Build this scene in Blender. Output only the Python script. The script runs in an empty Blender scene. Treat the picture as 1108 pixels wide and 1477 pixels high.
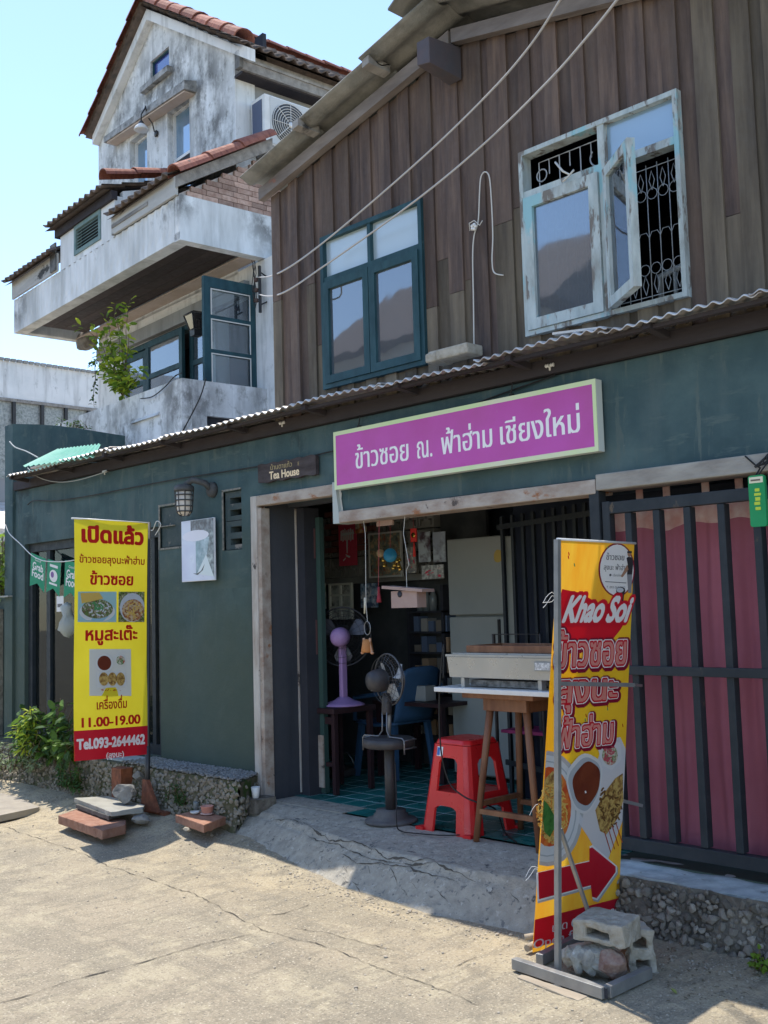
import bpy, math, random
import numpy as np
from mathutils import Vector, Matrix, noise
R = random.Random(7)
S = bpy.context.scene
COL = S.collection
# ------------------------------------------------------------------ camera, light, exposure
F = 1540.0
YAW, PIT, ROL = (math.radians(a) for a in (-45.75, 5.08, -1.64))
CAM = np.array([0, -4.69, 1.33])
FW = np.array([math.sin(YAW)*math.cos(PIT), math.cos(YAW)*math.cos(PIT), math.sin(PIT)])
_r = np.cross(FW, [0, 0, 1]); _r /= np.linalg.norm(_r); _u = np.cross(_r, FW)
RT = _r*math.cos(ROL)+_u*math.sin(ROL); UP = -_r*math.sin(ROL)+_u*math.cos(ROL)
cd = bpy.data.cameras.new('camera'); co = bpy.data.objects.new('camera', cd); COL.objects.link(co)
co.matrix_world = Matrix(((RT[0], UP[0], -FW[0], CAM[0]), (RT[1], UP[1], -FW[1], CAM[1]), (RT[2], UP[2], -FW[2], CAM[2]), (0, 0, 0, 1)))
cd.sensor_fit = 'VERTICAL'; cd.sensor_height = 24; cd.lens = 24*F/1477; cd.clip_end = 2000; cd.clip_start = .05
S.camera = co
SUN = Vector((-.30, .088, 1)).normalized()          # towards the sun
w = bpy.data.worlds.new('World'); S.world = w; w.use_nodes = True
nt = w.node_tree; bg = nt.nodes['Background']; sk = nt.nodes.new('ShaderNodeTexSky'); sk.sky_type = 'NISHITA'; sk.sun_disc = False
sk.sun_elevation = math.asin(SUN.z); sk.sun_rotation = math.atan2(SUN.x, SUN.y)
sk.air_density = 1.0; sk.dust_density = .25; sk.ozone_density = 1.6
nt.links.new(sk.outputs[0], bg.inputs[0]); bg.inputs[1].default_value = .13
sl = bpy.data.lights.new('sun', 'SUN'); sl.energy = 2.5; sl.angle = math.radians(.5); sl.color = (1, .93, .82)
so = bpy.data.objects.new('sun', sl); COL.objects.link(so); so.rotation_euler = SUN.to_track_quat('Z', 'Y').to_euler()
S.view_settings.view_transform = 'Standard'; S.view_settings.look = 'None'; S.view_settings.exposure = 1.33
S.view_settings.gamma = 1; S.view_settings.use_curve_mapping = False
S.cycles.max_bounces = 8; S.cycles.transparent_max_bounces = 12
S.cycles.use_denoising = True

# ------------------------------------------------------------------ survey helpers: photo measurement -> point on a known plane
def ray(x, y): return FW*F+RT*(x-554)+UP*(738.5-y)
def P(x, y, X=None, Y=None, Z=None):
    d = ray(x, y)
    t = (X-CAM[0])/d[0] if X is not None else (Y-CAM[1])/d[1] if Y is not None else (Z-CAM[2])/d[2]
    return Vector(CAM+t*d)
def PD(x, y, dep): return Vector(CAM+ray(x, y)/F*dep)
HA = math.radians(4.4)
HU = Vector((math.cos(HA), -math.sin(HA), 0)); HV = Vector((math.sin(HA), math.cos(HA), 0)); H0 = Vector((-8.767, 1.125, 0))
def W(u, v, z): return H0+HU*u+HV*v+Vector((0, 0, z))

# ------------------------------------------------------------------ objects
def lab(o, label=None, cat=None, group=None, kind=None):
    if label: o['label'] = label
    if cat: o['category'] = cat
    if group: o['group'] = group
    if kind: o['kind'] = kind
    return o
def thing(name, label, cat, loc=(0, 0, 0), group=None, rotz=0):
    o = bpy.data.objects.new(name, None); COL.objects.link(o); o.location = loc; o.rotation_euler = (0, 0, rotz)
    o.empty_display_size = .1
    return lab(o, label, cat, group)
def wloc(o):
    v = Vector((0, 0, 0))
    while o is not None: v += Vector(o.location); o = o.parent
    return v
def put(name, me, parent=None, loc=(0, 0, 0), rot=None):
    o = bpy.data.objects.new(name, me); COL.objects.link(o)
    if parent is not None: o.parent = parent
    o.location = Vector(loc)-(wloc(parent) if parent is not None else Vector((0, 0, 0)))
    if rot is not None: o.rotation_euler = rot
    return o
def kids(o): return [c for c in bpy.data.objects if c.parent == o]
def dup(o, loc=None, parent=None):
    c = o.copy(); COL.objects.link(c); c.parent = parent
    for k in kids(o): dup(k, None, c)
    if loc is not None: c.location = loc
    return c

class MB:
    def __init__(s): s.v = []; s.f = []; s.sm = []
    def add(s, vs, fs, smooth=False):
        n = len(s.v); s.v += [tuple(v) for v in vs]; s.f += [tuple(i+n for i in f) for f in fs]; s.sm += [smooth]*len(fs)
        return s
    def box(s, a, b):
        x0, y0, z0 = (min(a[i], b[i]) for i in range(3)); x1, y1, z1 = (max(a[i], b[i]) for i in range(3))
        return s.add([(x0, y0, z0), (x1, y0, z0), (x1, y1, z0), (x0, y1, z0), (x0, y0, z1), (x1, y0, z1), (x1, y1, z1), (x0, y1, z1)],
                     [(0, 3, 2, 1), (4, 5, 6, 7), (0, 1, 5, 4), (1, 2, 6, 5), (2, 3, 7, 6), (3, 0, 4, 7)])
    def hexa(s, bot, top):
        n = len(bot)
        return s.add(list(bot)+list(top), [tuple(range(n))[::-1], tuple(range(n, 2*n))]+[(i, (i+1) % n, n+(i+1) % n, n+i) for i in range(n)])
    def bar(s, a, b, w, h, up=(0, 0, 1)):
        a = Vector(a); b = Vector(b); d = (b-a).normalized(); up = Vector(up)
        if abs(d.dot(up)) > .99: up = Vector((0, 1, 0))
        x = d.cross(up).normalized(); y = x.cross(d)
        q = [x*-w/2+y*-h/2, x*w/2+y*-h/2, x*w/2+y*h/2, x*-w/2+y*h/2]
        return s.hexa([a+k for k in q], [b+k for k in q])
    def tube(s, pts, r, n=8, cap=True, taper=None):
        pts = [Vector(p) for p in pts]; m = len(pts); vs = []; prev = None
        for i, p in enumerate(pts):
            d = (pts[min(i+1, m-1)]-pts[max(i-1, 0)]).normalized()
            if prev is None:
                a = d.cross(Vector((0, 0, 1)) if abs(d.z) < .9 else Vector((1, 0, 0))).normalized()
            else: a = (prev-d*prev.dot(d)).normalized()
            prev = a; b = d.cross(a); rr = r*(1 if taper is None else 1+(taper-1)*i/(m-1))
            vs += [p+a*rr*math.cos(6.28318*k/n)+b*rr*math.sin(6.28318*k/n) for k in range(n)]
        fs = [(i*n+k, i*n+(k+1) % n, (i+1)*n+(k+1) % n, (i+1)*n+k) for i in range(m-1) for k in range(n)]
        s.add(vs, fs, n > 4)
        if cap: s.f += [tuple(len(s.v)-m*n+k for k in range(n))[::-1], tuple(len(s.v)-n+k for k in range(n))]; s.sm += [False]*2
        return s
    def ring(s, c, r, tr, nrm=(0, 0, 1), n=24, k=5, a0=0, a1=6.28318):
        c = Vector(c); z = Vector(nrm).normalized(); x = z.cross(Vector((0, 0, 1)) if abs(z.z) < .9 else Vector((1, 0, 0))).normalized(); y = z.cross(x)
        return s.tube([c+x*r*math.cos(a0+(a1-a0)*i/n)+y*r*math.sin(a0+(a1-a0)*i/n) for i in range(n+1)], tr, k, cap=a1-a0 < 6.28)
    def lathe(s, c, prof, n=20, ax=(0, 0, 1), smooth=True):
        c = Vector(c); z = Vector(ax).normalized(); x = z.cross(Vector((1, 0, 0)) if abs(z.x) < .9 else Vector((0, 1, 0))).normalized(); y = z.cross(x)
        vs = [c+z*h+(x*math.cos(6.28318*k/n)+y*math.sin(6.28318*k/n))*r for r, h in prof for k in range(n)]
        m = len(prof)
        fs = [(i*n+k, i*n+(k+1) % n, (i+1)*n+(k+1) % n, (i+1)*n+k) for i in range(m-1) for k in range(n)]
        fs += [tuple(range(n))[::-1], tuple((m-1)*n+k for k in range(n))]
        return s.add(vs, fs, smooth)
    def tmap(s, fn): s.v = [tuple(fn(Vector(v))) for v in s.v]; return s
    def mesh(s, m, off=(0, 0, 0)):
        me = bpy.data.meshes.new('m'); ox, oy, oz = off
        me.from_pydata([(a-ox, b-oy, c-oz) for a, b, c in s.v], [], s.f)
        me.polygons.foreach_set('use_smooth', s.sm)
        if m: me.materials.append(m)
        me.update(); return me
    def build(s, name, m, parent=None, label=None, cat=None, group=None, kind=None, bevel=0, origin=None):
        if parent is not None: off = wloc(parent)
        else: off = Vector(origin) if origin is not None else Vector(s.v[0])
        me = s.mesh(m, off)
        o = bpy.data.objects.new(name, me); COL.objects.link(o)
        if parent is not None: o.parent = parent
        else: o.location = off
        if bevel:
            b = o.modifiers.new('bevel', 'BEVEL'); b.width = bevel; b.segments = 2; b.limit_method = 'ANGLE'
        return lab(o, label, cat, group, kind)
def grid(fn, nu, nv, thick=None):
    vs = [fn(i/nu, j/nv) for j in range(nv+1) for i in range(nu+1)]
    return vs, [(j*(nu+1)+i, j*(nu+1)+i+1, (j+1)*(nu+1)+i+1, (j+1)*(nu+1)+i) for j in range(nv) for i in range(nu)]
def wall_holes(mb, x0, x1, z0, z1, holes, y0, y1, fn=None):
    xs = sorted({x0, x1}|{h[k] for h in holes for k in (0, 1) if x0 < h[k] < x1}); zs = sorted({z0, z1}|{h[k] for h in holes for k in (2, 3) if z0 < h[k] < z1})
    solid = lambda i, j: 0 <= i < len(xs)-1 and 0 <= j < len(zs)-1 and not any(h[0] < (xs[i]+xs[i+1])/2 < h[1] and h[2] < (zs[j]+zs[j+1])/2 < h[3] for h in holes)
    f = fn or (lambda x, y, z: (x, y, z))
    for i in range(len(xs)-1):
        for j in range(len(zs)-1):
            if not solid(i, j): continue
            a, b, c, d = xs[i], xs[i+1], zs[j], zs[j+1]
            q = lambda *p: mb.add([f(*k) for k in p], [(0, 1, 2, 3)])
            q((a, y0, c), (b, y0, c), (b, y0, d), (a, y0, d)); q((b, y1, c), (a, y1, c), (a, y1, d), (b, y1, d))
            if not solid(i-1, j): q((a, y1, c), (a, y0, c), (a, y0, d), (a, y1, d))
            if not solid(i+1, j): q((b, y0, c), (b, y1, c), (b, y1, d), (b, y0, d))
            if not solid(i, j-1): q((a, y1, c), (b, y1, c), (b, y0, c), (a, y0, c))
            if not solid(i, j+1): q((a, y0, d), (b, y0, d), (b, y1, d), (a, y1, d))
    return mb
def rock(c, r, seed, sub=2, sq=(1, 1, 1), rough=.25, flat=0, chips=0):
    import bmesh
    bm = bmesh.new(); bmesh.ops.create_icosphere(bm, subdivisions=sub, radius=1)
    for v in bm.verts:
        n = v.co.normalized(); d = 1+rough*noise.noise(n*1.3+Vector((seed*3.1, 0, 0)))*1.6+rough*.4*noise.noise(n*4+Vector((0, seed, 0)))
        p = n*d
        if chips:
            cr = random.Random(seed)
            for _ in range(chips):
                pn = Vector((cr.gauss(0, 1), cr.gauss(0, 1), cr.gauss(0, 1))).normalized(); dd = cr.uniform(.62, .92); e_ = p.dot(pn)-dd
                if e_ > 0: p = p-pn*e_*.93
            p = p*(1+.03*noise.noise(n*9+Vector((seed, 0, 0)))+.02*noise.noise(n*22))
        if flat: p = Vector([math.copysign(abs(k)**(1-flat), k) for k in p])
        v.co = Vector((p.x*sq[0], p.y*sq[1], p.z*sq[2]))*r+Vector(c)
    vs = [v.co.copy() for v in bm.verts]; fs = [tuple(v.index for v in f.verts) for f in bm.faces]; bm.free()
    return vs, fs

# ------------------------------------------------------------------ materials
_M = {}
def mat(name, base, rough=.8, cols=(), scale=3, stretch=(1, 1, 1), bump=.3, bscale=30, metal=0, spec=.3, vary=0, trans=0, streak=None, patch=(), detail=6, contrast=(.35, .65), soft=.05, zmix=None, spots=()):
    """base colour, further colours mixed in by noise, optional streaks (colour, amount), patches [(colour, scale, threshold, stretch)], per-object variation"""
    if name in _M: return _M[name]
    m = bpy.data.materials.new(name); m.use_nodes = True; _M[name] = m; t = m.node_tree; N = t.nodes; L = t.links; b = N['Principled BSDF']
    tc = N.new('ShaderNodeTexCoord'); oi = N.new('ShaderNodeObjectInfo')
    ad = N.new('ShaderNodeVectorMath'); ad.operation = 'MULTIPLY_ADD'; L.new(oi.outputs['Random'], ad.inputs[0]); ad.inputs[1].default_value = (17, 31, 13); L.new(tc.outputs['Object'], ad.inputs[2])
    def nz(sc, st=(1, 1, 1), det=detail, ro=.6):
        mp = N.new('ShaderNodeMapping'); mp.inputs['Scale'].default_value = st; L.new(ad.outputs[0], mp.inputs[0])
        n = N.new('ShaderNodeTexNoise'); n.inputs['Scale'].default_value = sc; n.inputs['Detail'].default_value = det; n.inputs['Roughness'].default_value = ro; L.new(mp.outputs[0], n.inputs['Vector']); return n.outputs['Fac']
    def ramp(f, a, bb, c0=0, c1=1):
        r = N.new('ShaderNodeMapRange'); r.inputs[1].default_value = a; r.inputs[2].default_value = bb; r.inputs[3].default_value = c0; r.inputs[4].default_value = c1; L.new(f, r.inputs[0]); return r.outputs[0]
    def mix(f, a, bb):
        x = N.new('ShaderNodeMix'); x.data_type = 'RGBA'
        for sock, val in ((x.inputs[0], f), (x.inputs[6], a), (x.inputs[7], bb)):
            if hasattr(val, 'is_linked'): L.new(val, sock)
            else: sock.default_value = val if isinstance(val, (int, float)) else (*val[:3], 1)
        return x.outputs[2]
    c = base
    for i, k in enumerate(cols):
        c = mix(ramp(nz(scale*(1+.9*i), stretch), *contrast), c, k)
    if streak: c = mix(ramp(nz(6, (1, 1, .12)), .5, .72, 0, streak[1]), c, streak[0])
    for pc, ps, pt, pst in patch: c = mix(ramp(nz(ps, pst, 8, .65), pt, pt+soft), c, pc)
    if spots:
        gs_ = N.new('ShaderNodeNewGeometry'); sn = ramp(nz(4.5, (1, 1, .7), 9, .7), .40, .58); acc = None
        for (sc_c, sc_r) in spots:
            dn_ = N.new('ShaderNodeVectorMath'); dn_.operation = 'DISTANCE'; L.new(gs_.outputs['Position'], dn_.inputs[0]); dn_.inputs[1].default_value = tuple(sc_c)
            rr2 = ramp(dn_.outputs['Value'], sc_r, sc_r*.25)
            if acc is None: acc = rr2
            else:
                mx = N.new('ShaderNodeMath'); mx.operation = 'MAXIMUM'; L.new(acc, mx.inputs[0]); L.new(rr2, mx.inputs[1]); acc = mx.outputs[0]
        mm_ = N.new('ShaderNodeMath'); mm_.operation = 'MULTIPLY'; L.new(acc, mm_.inputs[0]); L.new(sn, mm_.inputs[1]); m8 = N.new('ShaderNodeMath'); m8.operation = 'MULTIPLY'; L.new(mm_.outputs[0], m8.inputs[0]); m8.inputs[1].default_value = .85
        c = mix(m8.outputs[0], c, (.13, .13, .125))
    if zmix:
        ge = N.new('ShaderNodeNewGeometry'); sx_ = N.new('ShaderNodeSeparateXYZ'); L.new(ge.outputs['Position'], sx_.inputs[0])
        ma = N.new('ShaderNodeMath'); ma.operation = 'MULTIPLY_ADD'; L.new(nz(1.6), ma.inputs[0]); ma.inputs[1].default_value = 1.6; L.new(sx_.outputs['Z'], ma.inputs[2])
        c = mix(ramp(ma.outputs[0], zmix[1]+.8, zmix[2]+.8, 1, 0), c, zmix[0])
    if vary:
        hs = N.new('ShaderNodeHueSaturation'); L.new(ramp(oi.outputs['Random'], 0, 1, 1-vary, 1+vary), hs.inputs['Value'])
        if hasattr(c, 'is_linked'): L.new(c, hs.inputs['Color'])
        else: hs.inputs['Color'].default_value = (*c, 1)
        c = hs.outputs[0]
    if hasattr(c, 'is_linked'): L.new(c, b.inputs['Base Color'])
    else: b.inputs['Base Color'].default_value = (*c[:3], 1)
    b.inputs['Metallic'].default_value = metal; b.inputs['Specular IOR Level'].default_value = spec
    L.new(ramp(nz(scale*3), .3, .7, max(rough-.12, .02), min(rough+.1, 1)), b.inputs['Roughness'])
    if bump:
        n2 = nz(bscale, stretch, 8, .7); bp = N.new('ShaderNodeBump'); bp.inputs['Strength'].default_value = bump; bp.inputs['Distance'].default_value = .01; L.new(n2, bp.inputs['Height']); L.new(bp.outputs[0], b.inputs['Normal'])
    if trans:
        tr = N.new('ShaderNodeBsdfTranslucent'); ms = N.new('ShaderNodeMixShader'); ms.inputs[0].default_value = trans
        if hasattr(c, 'is_linked'): L.new(c, tr.inputs[0])
        else: tr.inputs[0].default_value = (*c[:3], 1)
        L.new(b.outputs[0], ms.inputs[1]); L.new(tr.outputs[0], ms.inputs[2]); L.new(ms.outputs[0], N['Material Output'].inputs[0])
    return m
def glass(name, tint, refl, rough=.02, clear=0.0, gcol=(.92, .95, 1)):
    if name in _M: return _M[name]
    m = bpy.data.materials.new(name); m.use_nodes = True; _M[name] = m; t = m.node_tree; N = t.nodes; L = t.links
    N.remove(N['Principled BSDF']); g = N.new('ShaderNodeBsdfGlossy'); g.inputs['Roughness'].default_value = rough; g.inputs[0].default_value = (*gcol, 1)
    d = N.new('ShaderNodeBsdfDiffuse'); d.inputs[0].default_value = (*tint, 1); tr = N.new('ShaderNodeBsdfTransparent'); tr.inputs[0].default_value = (.75, .85, .88, 1)
    m1 = N.new('ShaderNodeMixShader'); m1.inputs[0].default_value = clear; L.new(d.outputs[0], m1.inputs[1]); L.new(tr.outputs[0], m1.inputs[2])
    fr = N.new('ShaderNodeFresnel'); fr.inputs[0].default_value = 1.5
    ad = N.new('ShaderNodeMath'); ad.operation = 'ADD'; ad.use_clamp = True; ad.inputs[1].default_value = refl; L.new(fr.outputs[0], ad.inputs[0])
    m2 = N.new('ShaderNodeMixShader'); L.new(ad.outputs[0], m2.inputs[0]); L.new(m1.outputs[0], m2.inputs[1]); L.new(g.outputs[0], m2.inputs[2])
    tc = N.new('ShaderNodeTexCoord'); nn = N.new('ShaderNodeTexNoise'); nn.inputs['Scale'].default_value = 3; bp = N.new('ShaderNodeBump'); bp.inputs['Strength'].default_value = .06; bp.inputs['Distance'].default_value = .02
    L.new(tc.outputs['Object'], nn.inputs['Vector']); L.new(nn.outputs[0], bp.inputs['Height']); L.new(bp.outputs[0], g.inputs['Normal'])
    L.new(m2.outputs[0], N['Material Output'].inputs[0]); return m

TEAL = mat('teal_paint', (.056, .104, .112), .8, [(.088, .14, .143), (.042, .08, .089)], 1.6, bump=.7, bscale=9, streak=((.10, .135, .135), .6), patch=[((.085, .125, .125), 12, .57, (.25, 1, 1)), ((.095, .13, .125), 16, .58, (1, 1, .15)), ((.2, .25, .24), 7, .69, (1, 1, 3)), ((.028, .05, .055), 2.2, .60, (1, 1, .6))], soft=.09, zmix=((.064, .09, .075), 1.0, 2.1))
TEALG = mat('green_plaster', (.033, .052, .045), .85, [(.044, .07, .062), (.03, .045, .04)], 1.4, bump=.45, bscale=12, streak=((.07, .085, .07), .5), patch=[((.16, .17, .15), 4, .72, (1, 1, 2))])
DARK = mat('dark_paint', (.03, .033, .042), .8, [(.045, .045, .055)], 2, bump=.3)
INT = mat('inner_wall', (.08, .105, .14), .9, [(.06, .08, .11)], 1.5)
CHARC = mat('charcoal_plaster', (.055, .06, .072), .85, [(.07, .075, .085)], 2, streak=((.035, .04, .05), .6), patch=[((.2, .17, .13), 6, .72, (1, 1, 1))])
WHITE = mat('weathered_white', (.80, .81, .81), .85, [(.62, .64, .63), (.78, .78, .77)], 2, bump=.5, bscale=8, streak=((.2, .2, .19), .55), patch=[((.25, .26, .25), 2.2, .60, (1, 1, .5)), ((.4, .41, .4), 9, .6, (1, 1, .6))], soft=.14)
WHITEC = mat('rough_white', (.80, .81, .81), .9, [(.55, .56, .55)], 4, (1, 1, .25), bump=1.0, bscale=5, streak=((.3, .31, .3), .5), patch=[((.25, .25, .24), 3, .64, (1, 1, .5))], soft=.12, spots=[(W(0, 1.1, 5.45), .5), (W(-.05, 0, 5.45), .3), (W(-4.3, 0, 5.4), .5)])
WHITEM = mat('mouldy_white', (.80, .81, .81), .9, [(.6, .61, .6)], 3, bump=.8, bscale=14, streak=((.2, .2, .2), .75), patch=[((.22, .225, .22), 2.0, .56, (1, 1, .7)), ((.3, .3, .28), 11, .54, (1, 1, .7))], soft=.16, spots=[(W(-2.6, 1, 7.8), .75), (W(-1.9, 1, 7.7), .8), (W(-1.2, 1, 7.4), .7), (W(-1.0, 1, 6.8), .6), (W(-3.5, 1, 7.2), .5), (W(-3.3, 1, 7.7), .5), (W(-.1, .1, 3.4), .5), (W(-.3, 1, 3.4), .5), (W(-2.4, 0, 3.55), .6), (W(-1.2, 0, 3.2), .4), (W(-1.7, 1, 8.4), .4)])
GREYW = mat('grey_render', (.36, .36, .35), .9, [(.27, .27, .26)], 2, streak=((.16, .16, .15), .5))
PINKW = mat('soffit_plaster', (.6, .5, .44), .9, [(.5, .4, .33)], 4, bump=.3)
WOOD = mat('plank_wood', (.115, .077, .060), .75, [(.175, .12, .09), (.066, .047, .042)], 9, (1, 1, .09), bump=.6, bscale=30, vary=.24, streak=((.2, .15, .115), .45), patch=[((.2, .16, .13), 5, .69, (1, 1, .12))])
WOODO = mat('plank_wood_olive', (.14, .112, .08), .8, [(.2, .162, .115), (.085, .068, .052)], 9, (1, 1, .09), bump=.5, bscale=30, vary=.3, streak=((.17, .145, .11), .35), patch=[((.22, .19, .14), 5, .7, (1, 1, .12))])
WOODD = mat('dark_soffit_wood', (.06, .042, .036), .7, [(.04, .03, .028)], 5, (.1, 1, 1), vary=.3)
GREYWOOD = mat('weathered_grey_wood', (.27, .25, .23), .85, [(.16, .15, .14), (.36, .34, .31)], 6, (.15, 1, 1), bump=.6, vary=.15, patch=[((.06, .06, .06), 3, .62, (.5, 1, 1))])
BEAM = mat('peeling_beam', (.36, .30, .25), .85, [(.25, .17, .13), (.45, .4, .35)], 6, (.5, 1, 1), bump=.6, bscale=25, patch=[((.3, .13, .06), 5, .6, (.6, 1, 1)), ((.1, .08, .07), 8, .62, (1, 1, 1))])
JAMBW = mat('peeling_jamb', (.45, .42, .38), .85, [(.3, .22, .17), (.55, .52, .48)], 6, (1, 1, .3), bump=.6, patch=[((.22, .09, .05), 4, .62, (1, 1, .4)), ((.08, .07, .065), 8, .6, (1, 1, .5))])
TERRA = mat('terracotta', (.25, .085, .06), .8, [(.16, .06, .048), (.32, .13, .09)], 8, bump=.4, vary=.25, patch=[((.07, .06, .055), 6, .62, (1, 1, 1))])
TILED = mat('dark_roof_tile', (.10, .08, .07), .9, [(.06, .055, .05), (.16, .12, .10)], 6, bump=.5, vary=.2)
BRICK = mat('old_brick', (.36, .22, .17), .9, [(.27, .17, .13), (.45, .32, .26)], 8, bump=.6, vary=.3)
TEALW = mat('teal_wood', (.022, .07, .085), .6, [(.032, .09, .105), (.015, .05, .062)], 6, (1, 1, .3), bump=.3, patch=[((.13, .2, .2), 9, .7, (1, 1, .3))])
PALEW = mat('peeling_blue_wood', (.42, .52, .53), .8, [(.30, .31, .29), (.52, .58, .57)], 9, (1, 1, .3), bump=.7, patch=[((.2, .18, .16), 12, .54, (1, 1, .3)), ((.3, .52, .56), 4, .57, (1, 1, .4))])
SHEETR = mat('asbestos_sheet', (.23, .225, .2), .95, [(.15, .15, .135), (.3, .29, .26)], 3, bump=.6, streak=((.1, .1, .09), .6))
ZINC = mat('galvanised_sheet', (.66, .64, .62), .5, [(.34, .27, .22), (.58, .57, .55)], 5, bump=.2, metal=.35, vary=.15, patch=[((.2, .09, .05), 5, .62, (1, .4, 1))])
FIBRE = mat('green_fibreglass', (.25, .62, .5), .5, [(.35, .7, .6)], 4, bump=.1, trans=.5)
TIMBD = mat('dark_timber', (.035, .031, .036), .9, [(.055, .046, .048)], 4, (.2, 1, 1))  # even dark purple-grey for the timbers under awning and eaves
CONC = None
STEELB = mat('grille_steel', (.020, .027, .033), .6, [(.032, .038, .044)], 8, bump=.2, spec=.3, patch=[((.12, .09, .06), 12, .66, (1, 1, .5))])
STEELG = mat('galvanised_steel', (.33, .33, .32), .45, [(.25, .25, .25)], 10, bump=.15, metal=.5, patch=[((.2, .12, .08), 14, .7, (1, 1, 1))])
CURT = mat('maroon_cloth', (.41, .125, .165), .9, [(.48, .155, .2)], 2, bump=.15, bscale=160, trans=.15, streak=((.33, .09, .125), .6))
CURTP = mat('pink_cloth', (.75, .5, .45), .9, [(.8, .65, .6), (.66, .34, .3)], 6, bump=.1, trans=.2)
BLACK = mat('black_plastic', (.02, .02, .022), .45, [(.03, .03, .032)], 6, bump=.1, spec=.5)
WIREW = mat('white_cable', (.62, .6, .55), .6, bump=0); WIREB = mat('black_cable', (.02, .02, .02), .5, bump=0)
WPLA = mat('white_plastic', (.75, .74, .72), .4, [(.66, .65, .62)], 6, bump=.05, spec=.5)
STONE = mat('grey_stone', (.21, .2, .18), .9, [(.13, .125, .12), (.3, .28, .25)], 12, bump=.7, bscale=60, vary=.35)
PEB = mat('rubble_stone', (.24, .205, .165), .9, [(.14, .12, .10), (.36, .33, .28)], 20, bump=.7, bscale=80, vary=.5)
MORT = mat('rubble_mortar', (.18, .16, .135), .95, [(.25, .225, .19), (.1, .09, .075)], 14, bump=1.0, bscale=50)
MORTL = mat('mossy_mortar', (.13, .11, .08), .95, [(.2, .175, .13), (.06, .07, .03)], 8, bump=1.0, bscale=40, patch=[((.05, .09, .02), 4, .58, (1, 1, 1))])
CEM = mat('cement_block', (.40, .36, .29), .92, [(.30, .27, .215), (.47, .43, .36)], 14, bump=.8, bscale=70, vary=.1)
REDB = mat('red_clay', (.30, .14, .09), .85, [(.22, .11, .075), (.36, .2, .14)], 10, bump=.5, vary=.12)
COPE = mat('blue_grey_coping', (.38, .43, .44), .85, [(.28, .31, .31), (.46, .5, .5)], 8, bump=.5, patch=[((.18, .17, .15), 8, .64, (1, 1, 1))])
LEAF = mat('bright_leaf', (.2, .34, .035), .55, [(.2, .3, .04)], 5, bump=0, trans=.45, vary=.2)
LEAFD = mat('dark_leaf', (.05, .11, .03), .6, [(.09, .16, .05)], 5, bump=0, trans=.3, vary=.2)
LEAFP = mat('pale_leaf', (.28, .34, .2), .7, [(.2, .26, .13)], 5, bump=0, trans=.3, vary=.2)
STEM = mat('stem', (.12, .09, .05), .8, bump=0)
RED = mat('red_plastic', (.68, .018, .022), .35, [(.6, .014, .018)], 4, bump=.03, spec=.5)
TABW = mat('varnished_wood', (.2, .085, .04), .5, [(.13, .05, .028), (.26, .12, .06)], 8, (1, 1, .2), bump=.2, spec=.4)
def flat(name, c, rough=.6, trans=0, bump=0): return mat(name, c, rough, bump=bump, trans=trans)

# ------------------------------------------------------------------ lettering: glyph outlines filled row by row (clean union, any weight)
_gc = {}
def _raw(ch):
    c = bpy.data.curves.new('glyph', 'FONT'); c.body = ch; c.size = 1; c.resolution_u = 4
    o = bpy.data.objects.new('glyph', c); COL.objects.link(o); dg = bpy.context.evaluated_depsgraph_get()
    k = o.evaluated_get(dg).to_curve(dg, apply_modifiers=False); polys = []
    for sp in k.splines:
        pts = []; n = len(sp.bezier_points)
        for i in range(n):
            a = sp.bezier_points[i]; b = sp.bezier_points[(i+1) % n]
            for q in range(5):
                t = q/5; pts.append(((1-t)**3*a.co+3*(1-t)**2*t*a.handle_right+3*(1-t)*t*t*b.handle_left+t**3*b.co)[:2])
        polys.append(pts)
    o.evaluated_get(dg).to_curve_clear(); bpy.data.objects.remove(o); bpy.data.curves.remove(c); return polys
def raw(s):
    if s not in _gc: _gc[s] = _raw(s)
    return _gc[s]
TONE = '่้๊๋'; UPV = 'ิีึืั'
def outlines(s):
    base = ''.join(ch for i, ch in enumerate(s) if not (ch in TONE and i and s[i-1] in UPV)); out = list(raw(base)); bar = min(p[0] for q in raw('|') for p in q)
    for i, ch in enumerate(s):
        if ch in TONE and i and s[i-1] in UPV:
            pre = ''.join(c for k, c in enumerate(s[:i]) if not (c in TONE and s[k-1] in UPV))
            adv = min(p[0] for p in raw(pre+'|')[-1])-bar
            out += [[(x+adv, y+.2) for x, y in q] for q in raw(ch)]
    return out
def runs(s, h=.022, bold=0):
    key = ('r', s, h, bold)
    if key in _gc: return _gc[key]
    polys = outlines(s); rows = {}
    for pl in polys:
        n = len(pl)
        for i in range(n):
            (x0, y0), (x1, y1) = pl[i], pl[(i+1) % n]
            if y0 == y1: continue
            d = 1 if y1 > y0 else -1; lo, hi = min(y0, y1), max(y0, y1)
            for r in range(math.ceil(lo/h-.5), math.ceil(hi/h-.5)):
                y = (r+.5)*h; rows.setdefault(r, []).append((x0+(x1-x0)*(y-y0)/(y1-y0), d))
    fill = {}
    for r, xs in rows.items():
        xs.sort(); w = 0; st = 0
        for x, d in xs:
            if w == 0: st = x
            w += d
            if w == 0 and x > st: fill.setdefault(r, []).append((st, x))
    if bold:
        k = int(bold/h); out = {}
        for r, ls in fill.items():
            for dy in range(-k, k+1):
                e = math.sqrt(max(bold**2-(dy*h)**2, 0)); out.setdefault(r+dy, []).extend((a-e, b+e) for a, b in ls)
        fill = out
    res = []
    for r, ls in fill.items():
        ls.sort(); cur = None
        for a, b in ls:
            if cur and a <= cur[1]: cur[1] = max(cur[1], b)
            else:
                if cur: res.append((r*h, cur[0], cur[1]))
                cur = [a, b]
        res.append((r*h, cur[0], cur[1]))
    _gc[key] = (res, h); return _gc[key]
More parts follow.
